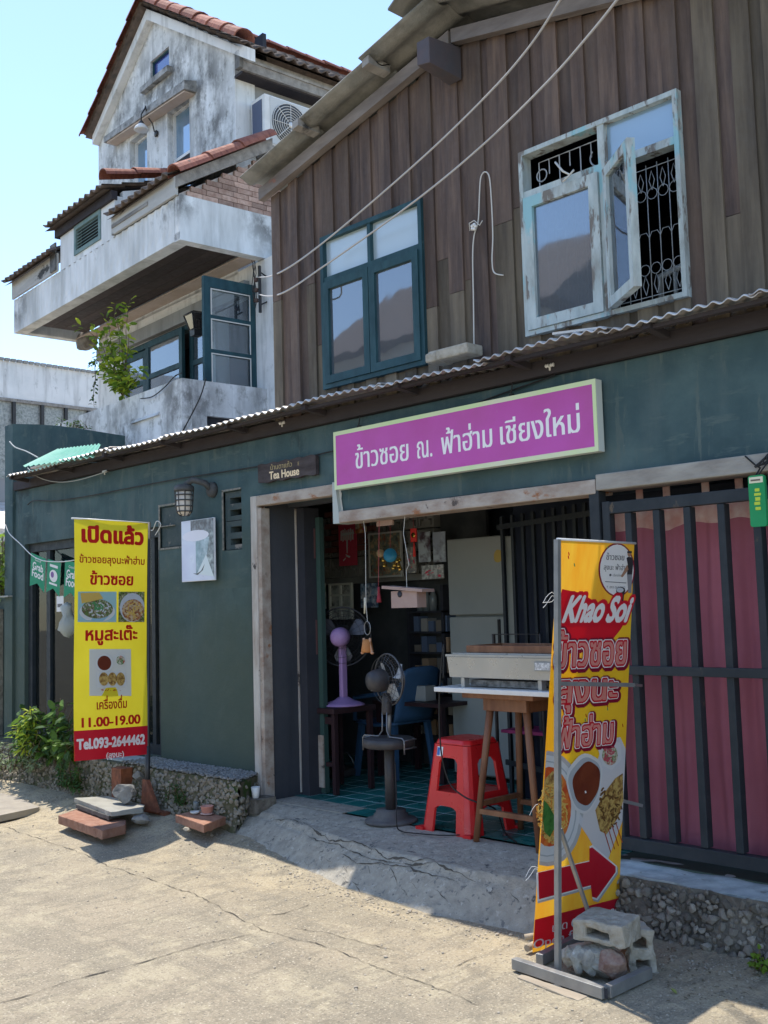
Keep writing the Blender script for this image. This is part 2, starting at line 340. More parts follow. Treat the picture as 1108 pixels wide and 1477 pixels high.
def text_mb(s, fn, x, y, size, width=None, bold=0, shear=0, align='c', wx=1.0):
    """fn(a, b) maps flat sign coordinates to the world; x, y is the centre (or left end) of the baseline; width squeezes the line"""
    rs, h = runs(s, bold=bold); x0 = min(r[1] for r in rs); x1 = max(r[2] for r in rs)
    sx = size*wx if width is None else width/(x1-x0)
    ox = x-(x0+x1)/2*sx if align == 'c' else x-x0*sx
    m = MB()
    for yy, a, b in rs:
        m.add([fn(ox+a*sx+shear*yy*size, y+yy*size), fn(ox+b*sx+shear*yy*size, y+yy*size), fn(ox+b*sx+shear*(yy+h)*size, y+(yy+h)*size), fn(ox+a*sx+shear*(yy+h)*size, y+(yy+h)*size)], [(0, 1, 2, 3)])
    return m

# ================================================================== SETTING: street
def sm(a, b, x): t = max(0, min(1, (x-a)/(b-a))); return t*t*(3-2*t)
def ground_z(x, y):
    z = -.245+.015*sm(-1.6, -.9, y)
    z += sm(-.9, -.25, y)*(.115*(1-sm(-7.2, -3.6, x))+.0)
    k = .35+.65*sm(-2.0, -1.2, y)
    z += .012*noise.noise(Vector((x*1.7, y*1.7, 0)))*sm(-3, -1, y)+.005*k*noise.noise(Vector((x*6, y*6, 3)))
    z += k*(.003*noise.noise(Vector((x*17, y*17, 5)))+.003*noise.noise(Vector((x*38, y*38, 9))))
    return z
def ground_material():
    m = bpy.data.materials.new('street_concrete'); m.use_nodes = True; t = m.node_tree; N = t.nodes; L = t.links; b = N['Principled BSDF']
    g = N.new('ShaderNodeNewGeometry')
    def nz(sc, st=(1, 1, 1), det=8, rough=.65):
        mp = N.new('ShaderNodeMapping'); mp.inputs['Scale'].default_value = st; L.new(g.outputs['Position'], mp.inputs[0])
        n = N.new('ShaderNodeTexNoise'); n.inputs['Scale'].default_value = sc; n.inputs['Detail'].default_value = det; n.inputs['Roughness'].default_value = rough; L.new(mp.outputs[0], n.inputs['Vector']); return n.outputs['Fac']
    def rg(f, a, bb, c=0, d=1):
        r = N.new('ShaderNodeMapRange'); r.inputs[1].default_value = a; r.inputs[2].default_value = bb; r.inputs[3].default_value = c; r.inputs[4].default_value = d; L.new(f, r.inputs[0]); return r.outputs[0]
    def mix(f, a, bb):
        x = N.new('ShaderNodeMix'); x.data_type = 'RGBA'
        L.new(f, x.inputs[0])
        for s_, v in ((x.inputs[6], a), (x.inputs[7], bb)):
            if hasattr(v, 'is_linked'): L.new(v, s_)
            else: s_.default_value = (*v, 1)
        return x.outputs[2]
    c = mix(rg(nz(.9), .4, .62), (0.279, 0.245, 0.186), (0.363, 0.310, 0.228))
    c = mix(rg(nz(3.2), .50, .60), c, (0.409, 0.356, 0.256))          # sandy patches
    sx = N.new('ShaderNodeSeparateXYZ'); L.new(g.outputs['Position'], sx.inputs[0])
    nearwall = rg(sx.outputs['Y'], -1.5, -.75)                     # loose sand gathers towards the wall
    mu = N.new('ShaderNodeMath'); mu.operation = 'MULTIPLY'; L.new(nearwall, mu.inputs[0]); L.new(rg(nz(2.2), .36, .6), mu.inputs[1])
    c = mix(mu.outputs[0], c, (0.437, 0.365, 0.248))
    c = mix(rg(nz(5), .54, .62, 0, .5), c, (0.223, 0.194, 0.148))      # worn darker cement showing through
    c = mix(rg(nz(14, (1, .3, 1)), .53, .60, 0, .55), c, (0.223, 0.198, 0.152))   # brushed streaks along the lane
    c = mix(rg(nz(1.3, (.5, 2.0, 1)), .56, .60, 0, .5), c, (0.233, 0.207, 0.160))
    vo = N.new('ShaderNodeTexVoronoi'); vo.inputs['Scale'].default_value = 55; L.new(g.outputs['Position'], vo.inputs['Vector'])
    vr = N.new('ShaderNodeSeparateColor'); L.new(vo.outputs['Color'], vr.inputs[0])
    m3 = N.new('ShaderNodeMath'); m3.operation = 'MULTIPLY'; L.new(rg(vo.outputs['Distance'], .28, .16), m3.inputs[0]); L.new(rg(vr.outputs[0], .72, .74), m3.inputs[1]); c = mix(m3.outputs[0], c, (0.158, 0.140, 0.112))
    m4 = N.new('ShaderNodeMath'); m4.operation = 'MULTIPLY'; L.new(rg(vo.outputs['Distance'], .28, .16), m4.inputs[0]); L.new(rg(vr.outputs[1], .80, .82), m4.inputs[1]); c = mix(m4.outputs[0], c, (0.577, 0.513, 0.400))
    c = mix(rg(nz(70, det=3), .55, .60, 0, .45), c, (0.158, 0.140, 0.112))   # fine grit
    c = mix(rg(nz(95, det=2), .57, .62, 0, .5), c, (0.539, 0.477, 0.368))
    L.new(c, b.inputs['Base Color']); b.inputs['Roughness'].default_value = .92; b.inputs['Specular IOR Level'].default_value = .15
    n1 = nz(45, det=8, rough=.75); n2 = nz(28, (1.0, .18, 1), 6)
    a2 = N.new('ShaderNodeMath'); a2.operation = 'ADD'; L.new(n1, a2.inputs[0]); L.new(n2, a2.inputs[1])
    bp = N.new('ShaderNodeBump'); bp.inputs['Strength'].default_value = 1.0; bp.inputs['Distance'].default_value = .010; L.new(a2.outputs[0], bp.inputs['Height']); L.new(bp.outputs[0], b.inputs['Normal'])
    return m
GM = ground_material()
xs = [-120, -60, -30, -18, -13]+list(np.arange(-11, -1.5, .02))+[-1.3, -1, -.5, 0, 1, 3, 8, 20, 60, 120]
ys = [-120, -60, -30, -15, -8, -5, -4]+list(np.arange(-3.2, .06, .02))+[.5, 5, 30, 120]
vs = []
for yy in ys:
    for xx in xs: vs.append((xx, yy, ground_z(xx, yy) if -12 < xx < -1.2 and -3.5 < yy < .3 else -.25))
nx = len(xs)
mb = MB().add(vs, [(j*nx+i, j*nx+i+1, (j+1)*nx+i+1, (j+1)*nx+i) for j in range(len(ys)-1) for i in range(nx-1)], True)
street = mb.build('street', GM, kind='structure', origin=(0, 0, 0))
def crack(pts, w, parent, wob=.012, seed=0, zf=None):
    zf = zf or ground_z
    m = MB(); dense = []
    for a, b in zip(pts, pts[1:]):
        n = max(2, int((Vector(b)-Vector(a)).length/.02))
        dense += [Vector(a).lerp(Vector(b), i/n) for i in range(n)]
    prev = None
    for i, p in enumerate(dense):
        n = noise.noise(Vector((i*.13, seed, 0)))+.5*noise.noise(Vector((i*.45, seed+9, 0)))
        d = (dense[min(i+1, len(dense)-1)]-dense[max(i-1, 0)]); d.z = 0; d.normalize(); s_ = Vector((-d.y, d.x, 0))
        p = p+s_*n*wob; ww = w*.6*max(.18, .45+1.1*noise.noise(Vector((i*.17, seed+4, 1)))+.5*noise.noise(Vector((i*.8, seed, 1))))*min(1, i/6+.1, (len(dense)-i)/6)
        cur = [Vector((q.x, q.y, zf(q.x, q.y)+.0035)) for q in (p-s_*ww, p+s_*ww)]
        if prev: m.add([prev[0], cur[0], cur[1], prev[1]], [(0, 1, 2, 3)])
        prev = cur
    return m.build('crack', CRK, parent)
CRK = flat('crack_dirt', (.085, .075, .062), .95)
def G(x, y): p = P(x, y, Z=-.235); return Vector((p.x, p.y, 0))
crack([G(-40, 1455), G(0, 1445), G(110, 1410), G(210, 1385), G(290, 1360), G(378, 1342)], .008, street, .012, 1)
crack([G(0, 1192), G(110, 1228), G(160, 1250), G(280, 1290), G(380, 1340), G(480, 1367), G(560, 1400), G(700, 1450)], .006, street, .02, 2)
crack([G(378, 1320), G(410, 1317), G(458, 1302)], .010, street, .02, 3)
crack([G(655, 1398), G(675, 1388), G(692, 1380)], .016, street, .01, 4)
crack([G(400, 1335), G(470, 1345), G(570, 1372)], .005, street, .02, 5)
# old slab lying flush at the kerb side, left
m = MB(); q = [P(-60, 1130, Z=-.17), P(-60, 1195, Z=-.17), P(0, 1176, Z=-.17), P(57, 1164, Z=-.17), P(22, 1148, Z=-.17)]
m.hexa([v-Vector((0, 0, .05)) for v in q], q)
m.build('paving_slab', mat('slab_concrete', (.36, .32, .26), .9, [(.28, .25, .21)], 6, bump=.6, bscale=50), street)
# loose pebbles and dirt on the street
m = MB()
for i in range(500):
    x = R.uniform(-9, -2.1); y = -R.uniform(.25, 1.0)**1.3*1.6-.15+R.gauss(0, .1)
    if -3.4 < x < -2.3 and y > -.3: continue
    r = R.uniform(.002, .008)*(1.6 if R.random() < .05 else 1); vv, ff = rock((x, y, ground_z(x, y)+r*.3), r, i, 1, (1, 1, .6)); m.add(vv, ff)
for i in range(700):
    x = R.uniform(-6.4, -2.2); e_ = float(np.interp(x, [-6.4, -5.8, -4.7, -3.9, -3.3, -2.2], [-.36, -.4, -.62, -.7, -.64, -.34])); y = e_-abs(R.gauss(0, .10))
    r = R.uniform(.002, .007)*(2.2 if R.random() < .04 else 1); vv, ff = rock((x, y, ground_z(x, y)+r*.3), r, i, 1, (1, 1, .6)); m.add(vv, ff)
m.build('pebbles', mat('sandy_grit', (.33, .29, .23), .9, [(.24, .21, .17), (.42, .37, .3)], 20, bump=.3), kind='stuff', label='loose grit and small pebbles scattered on the street', origin=(0, 0, 0))

# threshold apron: concrete ramp up to the shop floor
def apron_z(x, y):
    e = float(np.interp(x, [-6.4, -5.8, -4.7, -3.9, -3.3], [-.10, -.16, -.40, -.46, -.40]))+.02*noise.noise(Vector((x*3, 4, 0)))     # edge of the level top
    g = ground_z(x, y); toe = e-.22-.04*noise.noise(Vector((x*1.5, 4, 0)))
    side = sm(-6.55, -6.0, x) if y < -.05 else 1
    t = max(0, min(1, (e-y)/(e-toe))); t2 = t*t*(3-2*t)*.35+t*.65
    top = -.035*sm(.03, 1, y/e)-.012*sm(.0, .04, e-y)
    z = top*(1-t2)+(g-.010)*t2
    z = z*side+(g-.012)*(1-side)
    z += (.006*noise.noise(Vector((x*15, y*15, 7)))+.004*noise.noise(Vector((x*38, y*38, 2)))+.003*noise.noise(Vector((x*80, y*80, 2))))*sm(.04, .2, -y)
    z -= .010*max(0, 1-abs(y-e+.03)/.03)*sm(.0, .3, noise.noise(Vector((x*9, 8, 1)))+.3)
    return z
APR = mat('apron_concrete', (.36, .33, .275), .92, [(.27, .25, .21), (.43, .395, .33)], 9, bump=1.0, bscale=60, patch=[((.09, .088, .085), 7, .63, (1, 1, 1)), ((.2, .195, .18), 30, .59, (1, 1, 1)), ((.48, .45, .39), 22, .6, (1, 1, 1))], soft=.04)
vs, fs = grid(lambda a, b: (lambda x, y: (x, y, apron_z(x, y)))(-6.6+3.35*a, .24-1.2*b), 280, 105)
apron = MB().add(vs, [f[::-1] for f in fs], True).build('doorstep_apron', APR, kind='structure', origin=(-5, 0, 0))
def acrack(pts, w, seed):
    crack([Vector((*p, 0)) for p in pts], w, apron, .012, seed, lambda x, y: apron_z(x, y)+.002)
for k in range(26):
    x = R.uniform(-5.3, -3.5); y = -.2-.25*sm(-5.8, -4.4, x)-R.uniform(0, .16); l = R.uniform(.06, .16); a = R.choice([.5, .6, 2.4])+R.uniform(-.2, .2)
    acrack([(x, y), (x+l*math.cos(a), y-l*math.sin(a)*.6)], .006, k)
for k in range(3): acrack([(x, -.18-.26*sm(-5.9, -4.4, x)-.03*k+.02*math.sin(x*9+k)) for x in np.arange(-5.8+.5*k, -3.6, .2)], .007, 40+k)

# ================================================================== LOW SHOP
shop = thing('shop_building', 'dark teal single storey shop front with brown plank upper storey under a shallow gable', 'building', (-6, 0, 0))
holes = [(-9.80, -7.42, .20, 2.03), (-6.10, -5.25, -.5, 2.10), (-5.25, -3.2, -.5, 1.97), (-3.2, -2.27, .03, 1.97), (-6.53, -6.31, 1.78, 2.22), (-7.40, -7.08, 1.85, 2.18)]
# plaster wall: main upper band teal, lower pier dark green
wall_holes(MB(), -10.0, 2.0, 1.50, 2.56, holes, 0, .25).build('wall', TEAL, shop)
wall_holes(MB(), -10.0, 2.0, -.3, 1.50, holes, 0, .25).build('wall', TEAL, shop, label='lower plaster wall')
m = MB(); sy = lambda y: 3.30-.03*y-.025*sm(.4, 0, y)
m.box((-10.17, -.03, -.3), (-10.0, .25, 2.56))
n = 14
for i in range(n):
    ya, yb = -.03+i*.23, -.03+(i+1)*.23
    za, zb = 3.235+.06*math.sin(min(1, (i)/3)*1.57)-.012*i, 3.235+.06*math.sin(min(1, (i+1)/3)*1.57)-.012*(i+1)
    lo = 2.56 if yb < .25 else 2.4
    m.hexa([(-10.17, ya, lo), (-10.0, ya, lo), (-10.0, yb, lo), (-10.17, yb, lo)], [(-10.17, ya, za), (-10.0, ya, za), (-10.0, yb, zb), (-10.17, yb, zb)])
m.build('side_wall', TEAL, shop)
# chipped line on the pillar
# vent bricks
VB = mat('vent_brick', (.045, .07, .075), .85, [(.08, .1, .1)], 8, bump=.5, patch=[((.22, .2, .18), 10, .62, (1, 1, 1))])
for k, (z0, z1) in enumerate(((2.0, 2.215), (1.785, 1.995))):
    m = MB(); wall_holes(m, -6.525, -6.315, z0, z1, [(-6.47, -6.33, z0+.035, z0+.08), (-6.47, -6.33, z0+.125, z0+.17)], .015, .1)
    m.build('vent_brick', VB, shop, bevel=.004)
m = MB(); m.box((-6.52, .16, 1.8), (-6.32, .2, 2.2)); m.build('vent_backing', DARK, shop)
m = MB(); m.box((-7.40, .012, 1.85), (-7.08, .1, 2.18)); m.build('blocked_vent', VB, shop, bevel=.01)
m = MB()
for a, b in (((-7.42, 2.185), (-7.07, 2.2)), ((-7.42, 1.84), (-7.4, 2.185)), ((-7.41, 1.835), (-7.08, 1.85)), ((-7.40, 2.02), (-7.2, 2.028))):
    m.box((a[0], -.006, a[1]), (b[0], .011, b[1]))
for a, b in (((-6.545, 1.785), (-6.53, 2.23)), ((-6.545, 2.222), (-6.31, 2.235))): m.box((a[0], -.008, a[1]), (b[0], .014, b[1]))
m.build('chipped_plaster', mat('chip', (.2, .21, .19), .9, [(.06, .08, .08), (.3, .28, .25)], 20, bump=.8), shop)
# left display window
win = put('window', MB().box((-9.80, .04, .20), (-9.72, .12, 2.03)).box((-7.50, .04, .20), (-7.42, .12, 2.03)).box((-9.72, .04, 1.95), (-7.50, .12, 2.03)).box((-9.72, .04, .20), (-7.50, .12, .28)).box((-9.45, .05, .28), (-9.38, .11, 1.95)).box((-8.6, .05, .28), (-8.53, .11, 1.95)).box((-7.62, .05, .28), (-7.57, .11, 1.95)).mesh(STEELB, (-9, 0, 1)), shop, (-9, 0, 1))
win['label'] = 'wide display window of dark glass'
GLD = glass('dark_glass', (.03, .035, .035), .0, .03, .6, (.45, .48, .5))
for a, b in ((-9.72, -9.45), (-9.38, -8.6), (-8.53, -7.62), (-7.57, -7.50)): put('pane', MB().box((a, .075, .28), (b, .08, 1.95)).mesh(GLD, (-9, 0, 1)), win, (-9, 0, 1))
m = MB(); m.box((-9.7, .5, .3), (-7.6, .52, 1.9)); 
for k in range(5): m.box((-9.65, .35, .5+k*.3), (-7.65, .5, .52+k*.3))
m.build('window_shelf', mat('dusty_wood', (.12, .11, .10), .9, [(.07, .07, .07)], 5), shop)
# door: frame, deep jamb, header
jx = -6.10
m = MB(); m.box((-6.165, -.03, .0), (-6.095, .05, 2.15)); m.build('door_frame', JAMBW, shop, bevel=.004)
m = MB(); m.box((-6.095, -.022, .0), (-6.055, .06, 2.06)); m.build('door_frame', BEAM, shop, bevel=.004)
m = MB(); m.box((-6.095, -.03, 2.075), (-5.262, .05, 2.15)); m.build('door_lintel', BEAM, shop, bevel=.006)
m = MB(); m.box((-6.2, -.004, .2), (-6.168, -.001, 2.02)); m.build('door_side_strip', DARK, shop)
m = MB(); m.box((-6.12, .062, .0), (-6.07, .42, 2.10)); m.build('jamb', CHARC, shop)
m = MB(); m.box((-6.07, .24, 2.075), (-5.2, .30, 2.3)); m.build('header', CHARC, shop)
MB().box((-6.068, .30, .02), (-6.06, .312, 2.07)).build('door_strip', JAMBW, shop); MB().box((-6.068, .315, .0), (-5.98, .46, 2.07)).build('door_post', DARK, shop); MB().box((-5.975, .42, .01), (-5.93, .46, 2.0)).build('door_edge', mat('green_door_wood', (.035, .07, .062), .6, [(.045, .085, .072)], 5, (1, 1, .2)), shop)
MB().box((-5.985, .405, .05), (-5.93, .418, .42)).build('hinge_plate', BEAM, shop); MB().box((-6.0, .405, 1.0), (-5.975, .418, 1.25)).build('hinge_plate', _M['purple_hinge'] if 'purple_hinge' in _M else flat('purple_hinge', (.12, .06, .06)), shop); MB().box((-6.0, .405, 1.7), (-5.975, .418, 1.92)).build('hinge_plate', _M['purple_hinge'], shop)
# stub post carrying the corner of the wide lintel
m = MB(); m.hexa([(-5.262, -.035, 1.885), (-5.195, -.035, 1.885), (-5.195, .1, 1.885), (-5.262, .1, 1.885)], [(-5.262, -.035, 2.16), (-5.235, -.035, 2.16), (-5.235, .1, 2.16), (-5.262, .1, 2.16)])
m.build('post_stub', mat('bare_pale_wood', (.46, .5, .48), .8, [(.36, .4, .38)], 8, (1, 1, .2)), shop)
m = MB(); m.add([(-5.236, -.008, 2.17), (-5.2, -.008, 2.08), (-5.205, -.008, 2.05), (-5.19, -.008, 1.97), (-5.19, -.012, 1.96), (-5.225, -.008, 1.98), (-5.236, -.008, 2.0)], [(0, 6, 5, 4, 3, 2, 1)]); m.build('torn_plaster_edge', flat('pale_plaster', (.55, .53, .48)), shop)
# long lintel beams
m = MB(); m.box((-5.195, -.045, 1.885), (-3.19, .12, 1.962)); m.build('lintel', BEAM, shop, bevel=.006)
m = MB(); m.box((-3.186, -.045, 1.90), (-2.2, .12, 1.985)); m.build('lintel', mat('grey_beam', (.3, .28, .25), .85, [(.22, .2, .18), (.38, .36, .32)], 6, (.3, 1, 1), bump=.6, patch=[((.12, .1, .09), 6, .62, (1, 1, 1))]), shop, bevel=.006)
m = MB(); m.box((-3.2, .0, -.3), (-3.195, .2, .03)); m.build('step_riser', CHARC, shop)
# interior shell
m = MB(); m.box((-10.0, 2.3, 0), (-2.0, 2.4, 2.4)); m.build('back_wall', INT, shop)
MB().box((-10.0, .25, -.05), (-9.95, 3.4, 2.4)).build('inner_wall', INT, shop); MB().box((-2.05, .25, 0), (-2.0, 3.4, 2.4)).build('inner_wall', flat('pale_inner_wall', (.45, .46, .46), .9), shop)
m = MB(); m.box((-10.0, .25, 2.4), (-2.0, 3.5, 2.44)); m.build('ceiling', flat('pale_ceiling', (.5, .5, .48), .9), shop)
m = MB()
for k in range(3): m.box((-9.9, .6+k*.6, 2.32), (-2.1, .65+k*.6, 2.4))
m.build('ceiling_batten', mat('batten', (.16, .15, .14), .9), shop)
m = MB(); m.box((-7.42, .25, 0), (-7.35, .5, 2.4)); m.build('partition', INT, shop)
# tiled floor
GR = flat('tile_grout', (.75, .8, .78), .9)
fl = MB().box((-9.9, .02, -.06), (-2.1, 3.4, .0)).build('shop_floor', GR, kind='structure', origin=(-6, 0, 0))
TL = mat('green_floor_tile', (.018, .17, .155), .35, bump=0, spec=.5, vary=.3)
tm = MB().box((-.0945, -.0875, 0), (.0945, .0875, .0015)).mesh(TL)
cnt = 0; far = MB()
for j in range(16):
    for i in range(34):
        cx = -2.275-.2*i; cy = .335+.19*j-.19
        if j == 0 and (cx < -5.3): continue
        if cx < -7.8 or cy > 3.3: continue
        if cnt < 295 and cy < 2.4 and cx < -3.2: put('tile', tm, fl, (cx, cy*.99, .0)); cnt += 1
        else: far.box((cx-.0945, cy*.99-.0875, 0), (cx+.0945, cy*.99+.0875, .0015))
far.build('tile', TL, fl, kind='stuff')
# concrete sill band in front of the tiles
MB().box((-6.05, .02, -.02), (-5.3, .235, .004)).build('threshold', APR, fl)

# ---- upper plank wall
wx = [-5.86]; 
def zt(x): return (4.285+.2166*(x+5.89) if x < -4.05 else 4.285+.2166*1.84-.2166*(x+4.05))
W1 = (-5.32, -4.37, 2.79, 3.835); W2 = (-3.60, -2.60, 2.80, 3.855)
marks = [-5.86, W1[0], W1[1], W2[0], W2[1], 0.0]
edges = []
for a, b in zip(marks, marks[1:]):
    n = max(1, round((b-a)/.092)); e = [a+(b-a)*k/n+(R.uniform(-.025, .025) if 0 < k < n else 0) for k in range(n)]; edges += e
edges.append(0.0)
for i, (a, b) in enumerate(zip(edges, edges[1:])):
    proud = .0 if i % 2 else .016; ov = .0 if i % 2 else .008
    y0, y1 = -.005-proud, .02-proud; aa, bb = a-ov, b+ov
    segs = [(2.60, None)]
    for wn in (W1, W2):
        if a >= wn[0]-1e-6 and b <= wn[1]+1e-6: segs = [(2.60, wn[2]), (wn[3], None)]; aa = max(aa, wn[0]); bb = min(bb, wn[1])
        else:
            if abs(b-wn[0]) < 1e-6: bb = b
            if abs(a-wn[1]) < 1e-6: aa = a
    for z0, z1 in segs:
        full = z1 is None
        split = full and z0 < 2.7 and R.random() < .45
        pieces = [(z0, R.uniform(3.1, 3.6) if split else None), ] if split else [(z0, z1)]
        if split: pieces.append((pieces[0][1]+.003, None))
        for (p0, p1) in pieces:
            t0, t1 = (zt(aa), zt(bb)) if p1 is None else (p1, p1)
            mm = WOODO if (p1 is not None and p0 < 2.7) or (a > -2.6 and p0 < 2.7) or (p0 < 2.7 and -4.3 < a < -3.6 and R.random() < .5) else WOOD
            m = MB(); m.hexa([(aa, y0, p0), (bb, y0, p0), (bb, y1, p0), (aa, y1, p0)], [(aa, y0, t0), (bb, y0, t1), (bb, y1, t1), (aa, y1, t0)])
            m.build('plank', mm, shop)
m = MB(); m.hexa([(-5.86, .02, 2.56), (0, .02, 2.56), (0, .06, 2.56), (-5.86, .06, 2.56)], [(-5.86, .02, 4.2), (0, .02, 4.2), (0, .06, 4.2), (-5.86, .06, 4.2)])
# backing with holes
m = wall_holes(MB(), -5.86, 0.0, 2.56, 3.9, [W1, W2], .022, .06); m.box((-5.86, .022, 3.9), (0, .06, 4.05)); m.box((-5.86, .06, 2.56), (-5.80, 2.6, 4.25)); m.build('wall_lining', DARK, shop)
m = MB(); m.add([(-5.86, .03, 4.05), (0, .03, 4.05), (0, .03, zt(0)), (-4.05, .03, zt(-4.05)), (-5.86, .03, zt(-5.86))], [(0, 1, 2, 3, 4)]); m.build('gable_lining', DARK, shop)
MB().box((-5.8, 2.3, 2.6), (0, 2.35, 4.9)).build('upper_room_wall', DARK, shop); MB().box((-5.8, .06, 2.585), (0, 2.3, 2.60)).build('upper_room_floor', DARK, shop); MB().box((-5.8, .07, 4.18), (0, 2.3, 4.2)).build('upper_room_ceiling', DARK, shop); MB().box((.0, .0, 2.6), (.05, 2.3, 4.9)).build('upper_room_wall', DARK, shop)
# verge boards (rafters on the wall)
def rz(x): return 4.30+.2166*(x+5.89) if x < -4.05 else 4.30+.2166*1.84-.2166*(x+4.05)
for a, b in ((-5.93, -4.06), (-4.04, 0.2)):
    m = MB(); m.hexa([(a, -.085, rz(a)-.02), (b, -.085, rz(b)-.02), (b, -.03, rz(b)-.02), (a, -.03, rz(a)-.02)], [(a, -.085, rz(a)+.065), (b, -.085, rz(b)+.065), (b, -.03, rz(b)+.065), (a, -.03, rz(a)+.065)])
    m.build('rafter', mat('purple_brown_rafter', (.19, .165, .155), .8, [(.25, .22, .2), (.13, .11, .1)], 6, (.2, 1, 1), vary=.2, patch=[((.25, .1, .07), 6, .63, (.4, 1, 1))]), shop)
# roof sheets: corrugated asbestos, corrugation running down the slope
def roofz(x, sheet=0): return 4.40+.225*(x+5.89) if x < -4.0 else 4.40+.225*1.89-.225*(x+4.0)
def roof_sheet(a, b, y0, y1, lift):
    m = MB(); ny = max(8, int(abs(y1-y0)/.025))
    up = [(x, y, roofz(x)+lift+.016*math.cos((y-y0)*6.2832/.177)+.012) for j in range(ny+1) for y in (y0+(y1-y0)*j/ny,) for x in (a, b)]
    lo = [(x, y, z-.008) for x, y, z in up]; k = len(up)
    fs = [(2*j, 2*j+1, 2*j+3, 2*j+2) for j in range(ny)]; m.add(up+lo, fs+[tuple(i+k for i in f[::-1]) for f in fs]+[(0, k, k+1, 1), (k-2, k-1, 2*k-1, 2*k-2)]+[(2*j, 2*j+2, k+2*j+2, k+2*j) for j in range(ny)]+[(2*j+1, k+2*j+1, k+2*j+3, 2*j+3) for j in range(ny)], True)
    m.build('roof_sheet', SHEETR, shop)
roof_sheet(-5.95, -5.25, -.235, 2.4, 0); roof_sheet(-5.3, -4.55, -.265, 2.4, .014); roof_sheet(-4.62, -4.0, -.30, 2.4, .028)
roof_sheet(-4.0, -3.2, -.33, 2.4, .036); roof_sheet(-3.25, -2.2, -.32, 2.4, .018); roof_sheet(-2.25, .3, -.31, 2.4, 0)
# overlapping end strips seen crossing the overhang
for a in (-5.27, -4.58):
    m = MB(); m.hexa([(a-.03, -.28, roofz(a)-.02), (a+.03, -.28, roofz(a)-.008), (a+.03, -.09, roofz(a)-.008), (a-.03, -.09, roofz(a)-.02)], [(a-.03, -.28, roofz(a)+.03), (a+.03, -.28, roofz(a)+.045), (a+.03, -.09, roofz(a)+.045), (a-.03, -.09, roofz(a)+.03)])
    m.build('roof_purlin', GREYWOOD, shop)
# ridge cap and beam end
m = MB(); rp = []
for k in range(9):
    t = -1+k/4; x = -4.02+t*.24; z = roofz(-4.0)+.10-abs(t)**1.4*.11+.012; rp.append((x, z))
for y0, y1, dz in ((-.39, .3, .03), (.25, 2.4, .0)):
    for (xa, za), (xb, zb) in zip(rp, rp[1:]): m.hexa([(xa, y0, za+dz), (xb, y0, zb+dz), (xb, y1, zb+dz), (xa, y1, za+dz)], [(xa, y0, za+dz+.012), (xb, y0, zb+dz+.012), (xb, y1, zb+dz+.012), (xa, y1, za+dz+.012)])
m.tube([(-4.02, -.41, roofz(-4)+.155), (-4.02, -.2, roofz(-4)+.15), (-4.02, 1.5, roofz(-4)+.14)], .035, 8)
m.build('ridge_cap', SHEETR, shop)
m = MB(); m.hexa([(-4.12, -.30, 4.49), (-4.02, -.30, 4.47), (-4.02, -.02, 4.46), (-4.12, -.02, 4.46)], [(-4.12, -.30, 4.63), (-4.02, -.30, 4.63), (-4.02, -.02, 4.66), (-4.12, -.02, 4.66)]); m.build('ridge_beam', mat('beam_end', (.085, .085, .10), .8, [(.11, .085, .09)], 5), shop, bevel=.004)

# ---- upper windows
CLG = glass('sky_glass', (.16, .19, .22), .17, .03, .5); FRG = glass('frosted_glass', (.42, .5, .52), .12, .25)
FRG2 = glass('blue_frosted_glass', (.22, .33, .42), .16, .2)
CLG2 = glass('clear_glass', (.08, .1, .12), .12, .02, .75)
def prect(m, x0, x1, z0, z1, wd, ya, yb):
    m.box((x0, ya, z0), (x0+wd, yb, z1)).box((x1-wd, ya, z0), (x1, yb, z1)).box((x0+wd, ya, z1-wd), (x1-wd, yb, z1)).box((x0+wd, ya, z0), (x1-wd, yb, z0+wd)); return m
def bars_pattern(m, x0, x1, z0, z1, y, r=.0026):
    n = max(3, round((x1-x0)/.065)); dx = (x1-x0)/n
    for k in range(n+1): m.tube([(x0+k*dx, y, z0), (x0+k*dx, y, z1)], r, 5)
    for z in (z0+.02, z1-.02): m.tube([(x0, y, z), (x1, y, z)], r, 5)
    for k in range(n):
        cx = x0+(k+.5)*dx
        for z in (z1-.16, z0+.16): m.ring((cx, y-.005, z), dx*.45, r*.8, (0, 1, 0), 10, 4)
        zc = (z0+z1)/2
        m.tube([(cx-dx/2, y, zc-.03), (cx-dx/4, y, zc), (cx+dx/4, y, zc), (cx+dx/2, y, zc-.03)], r*.8, 4)
        for z in (z1-.09, z0+.08): m.tube([(cx, y-.003, z-.05), (cx-.016, y-.003, z), (cx, y-.003, z+.05), (cx+.016, y-.003, z), (cx, y-.003, z-.05)], r*.8, 4)
    return m
BARM = flat('white_iron', (.42, .45, .48), .6)
x0, x1, z0, z1 = W1; mid = (x0+x1)/2; ztr = 3.535
m = MB(); prect(m, x0, x1, z0, z1, .03, -.045, .03); m.box((x0+.03, -.04, ztr-.02), (x1-.03, .025, ztr+.015)).box((mid-.014, -.04, ztr+.015), (mid+.014, .025, z1-.03))
wn = put('window', m.mesh(TEALW, (mid, 0, 3.3)), shop, (mid, 0, 3.3)); wn['label'] = 'dark teal casement window with closed sashes'
for a, b in ((x0+.03, mid-.014), (mid+.014, x1-.03)): put('transom_pane', MB().box((a, -.01, ztr+.015), (b, -.006, z1-.03)).mesh(FRG, (mid, 0, 3.3)), wn, (mid, 0, 3.3))
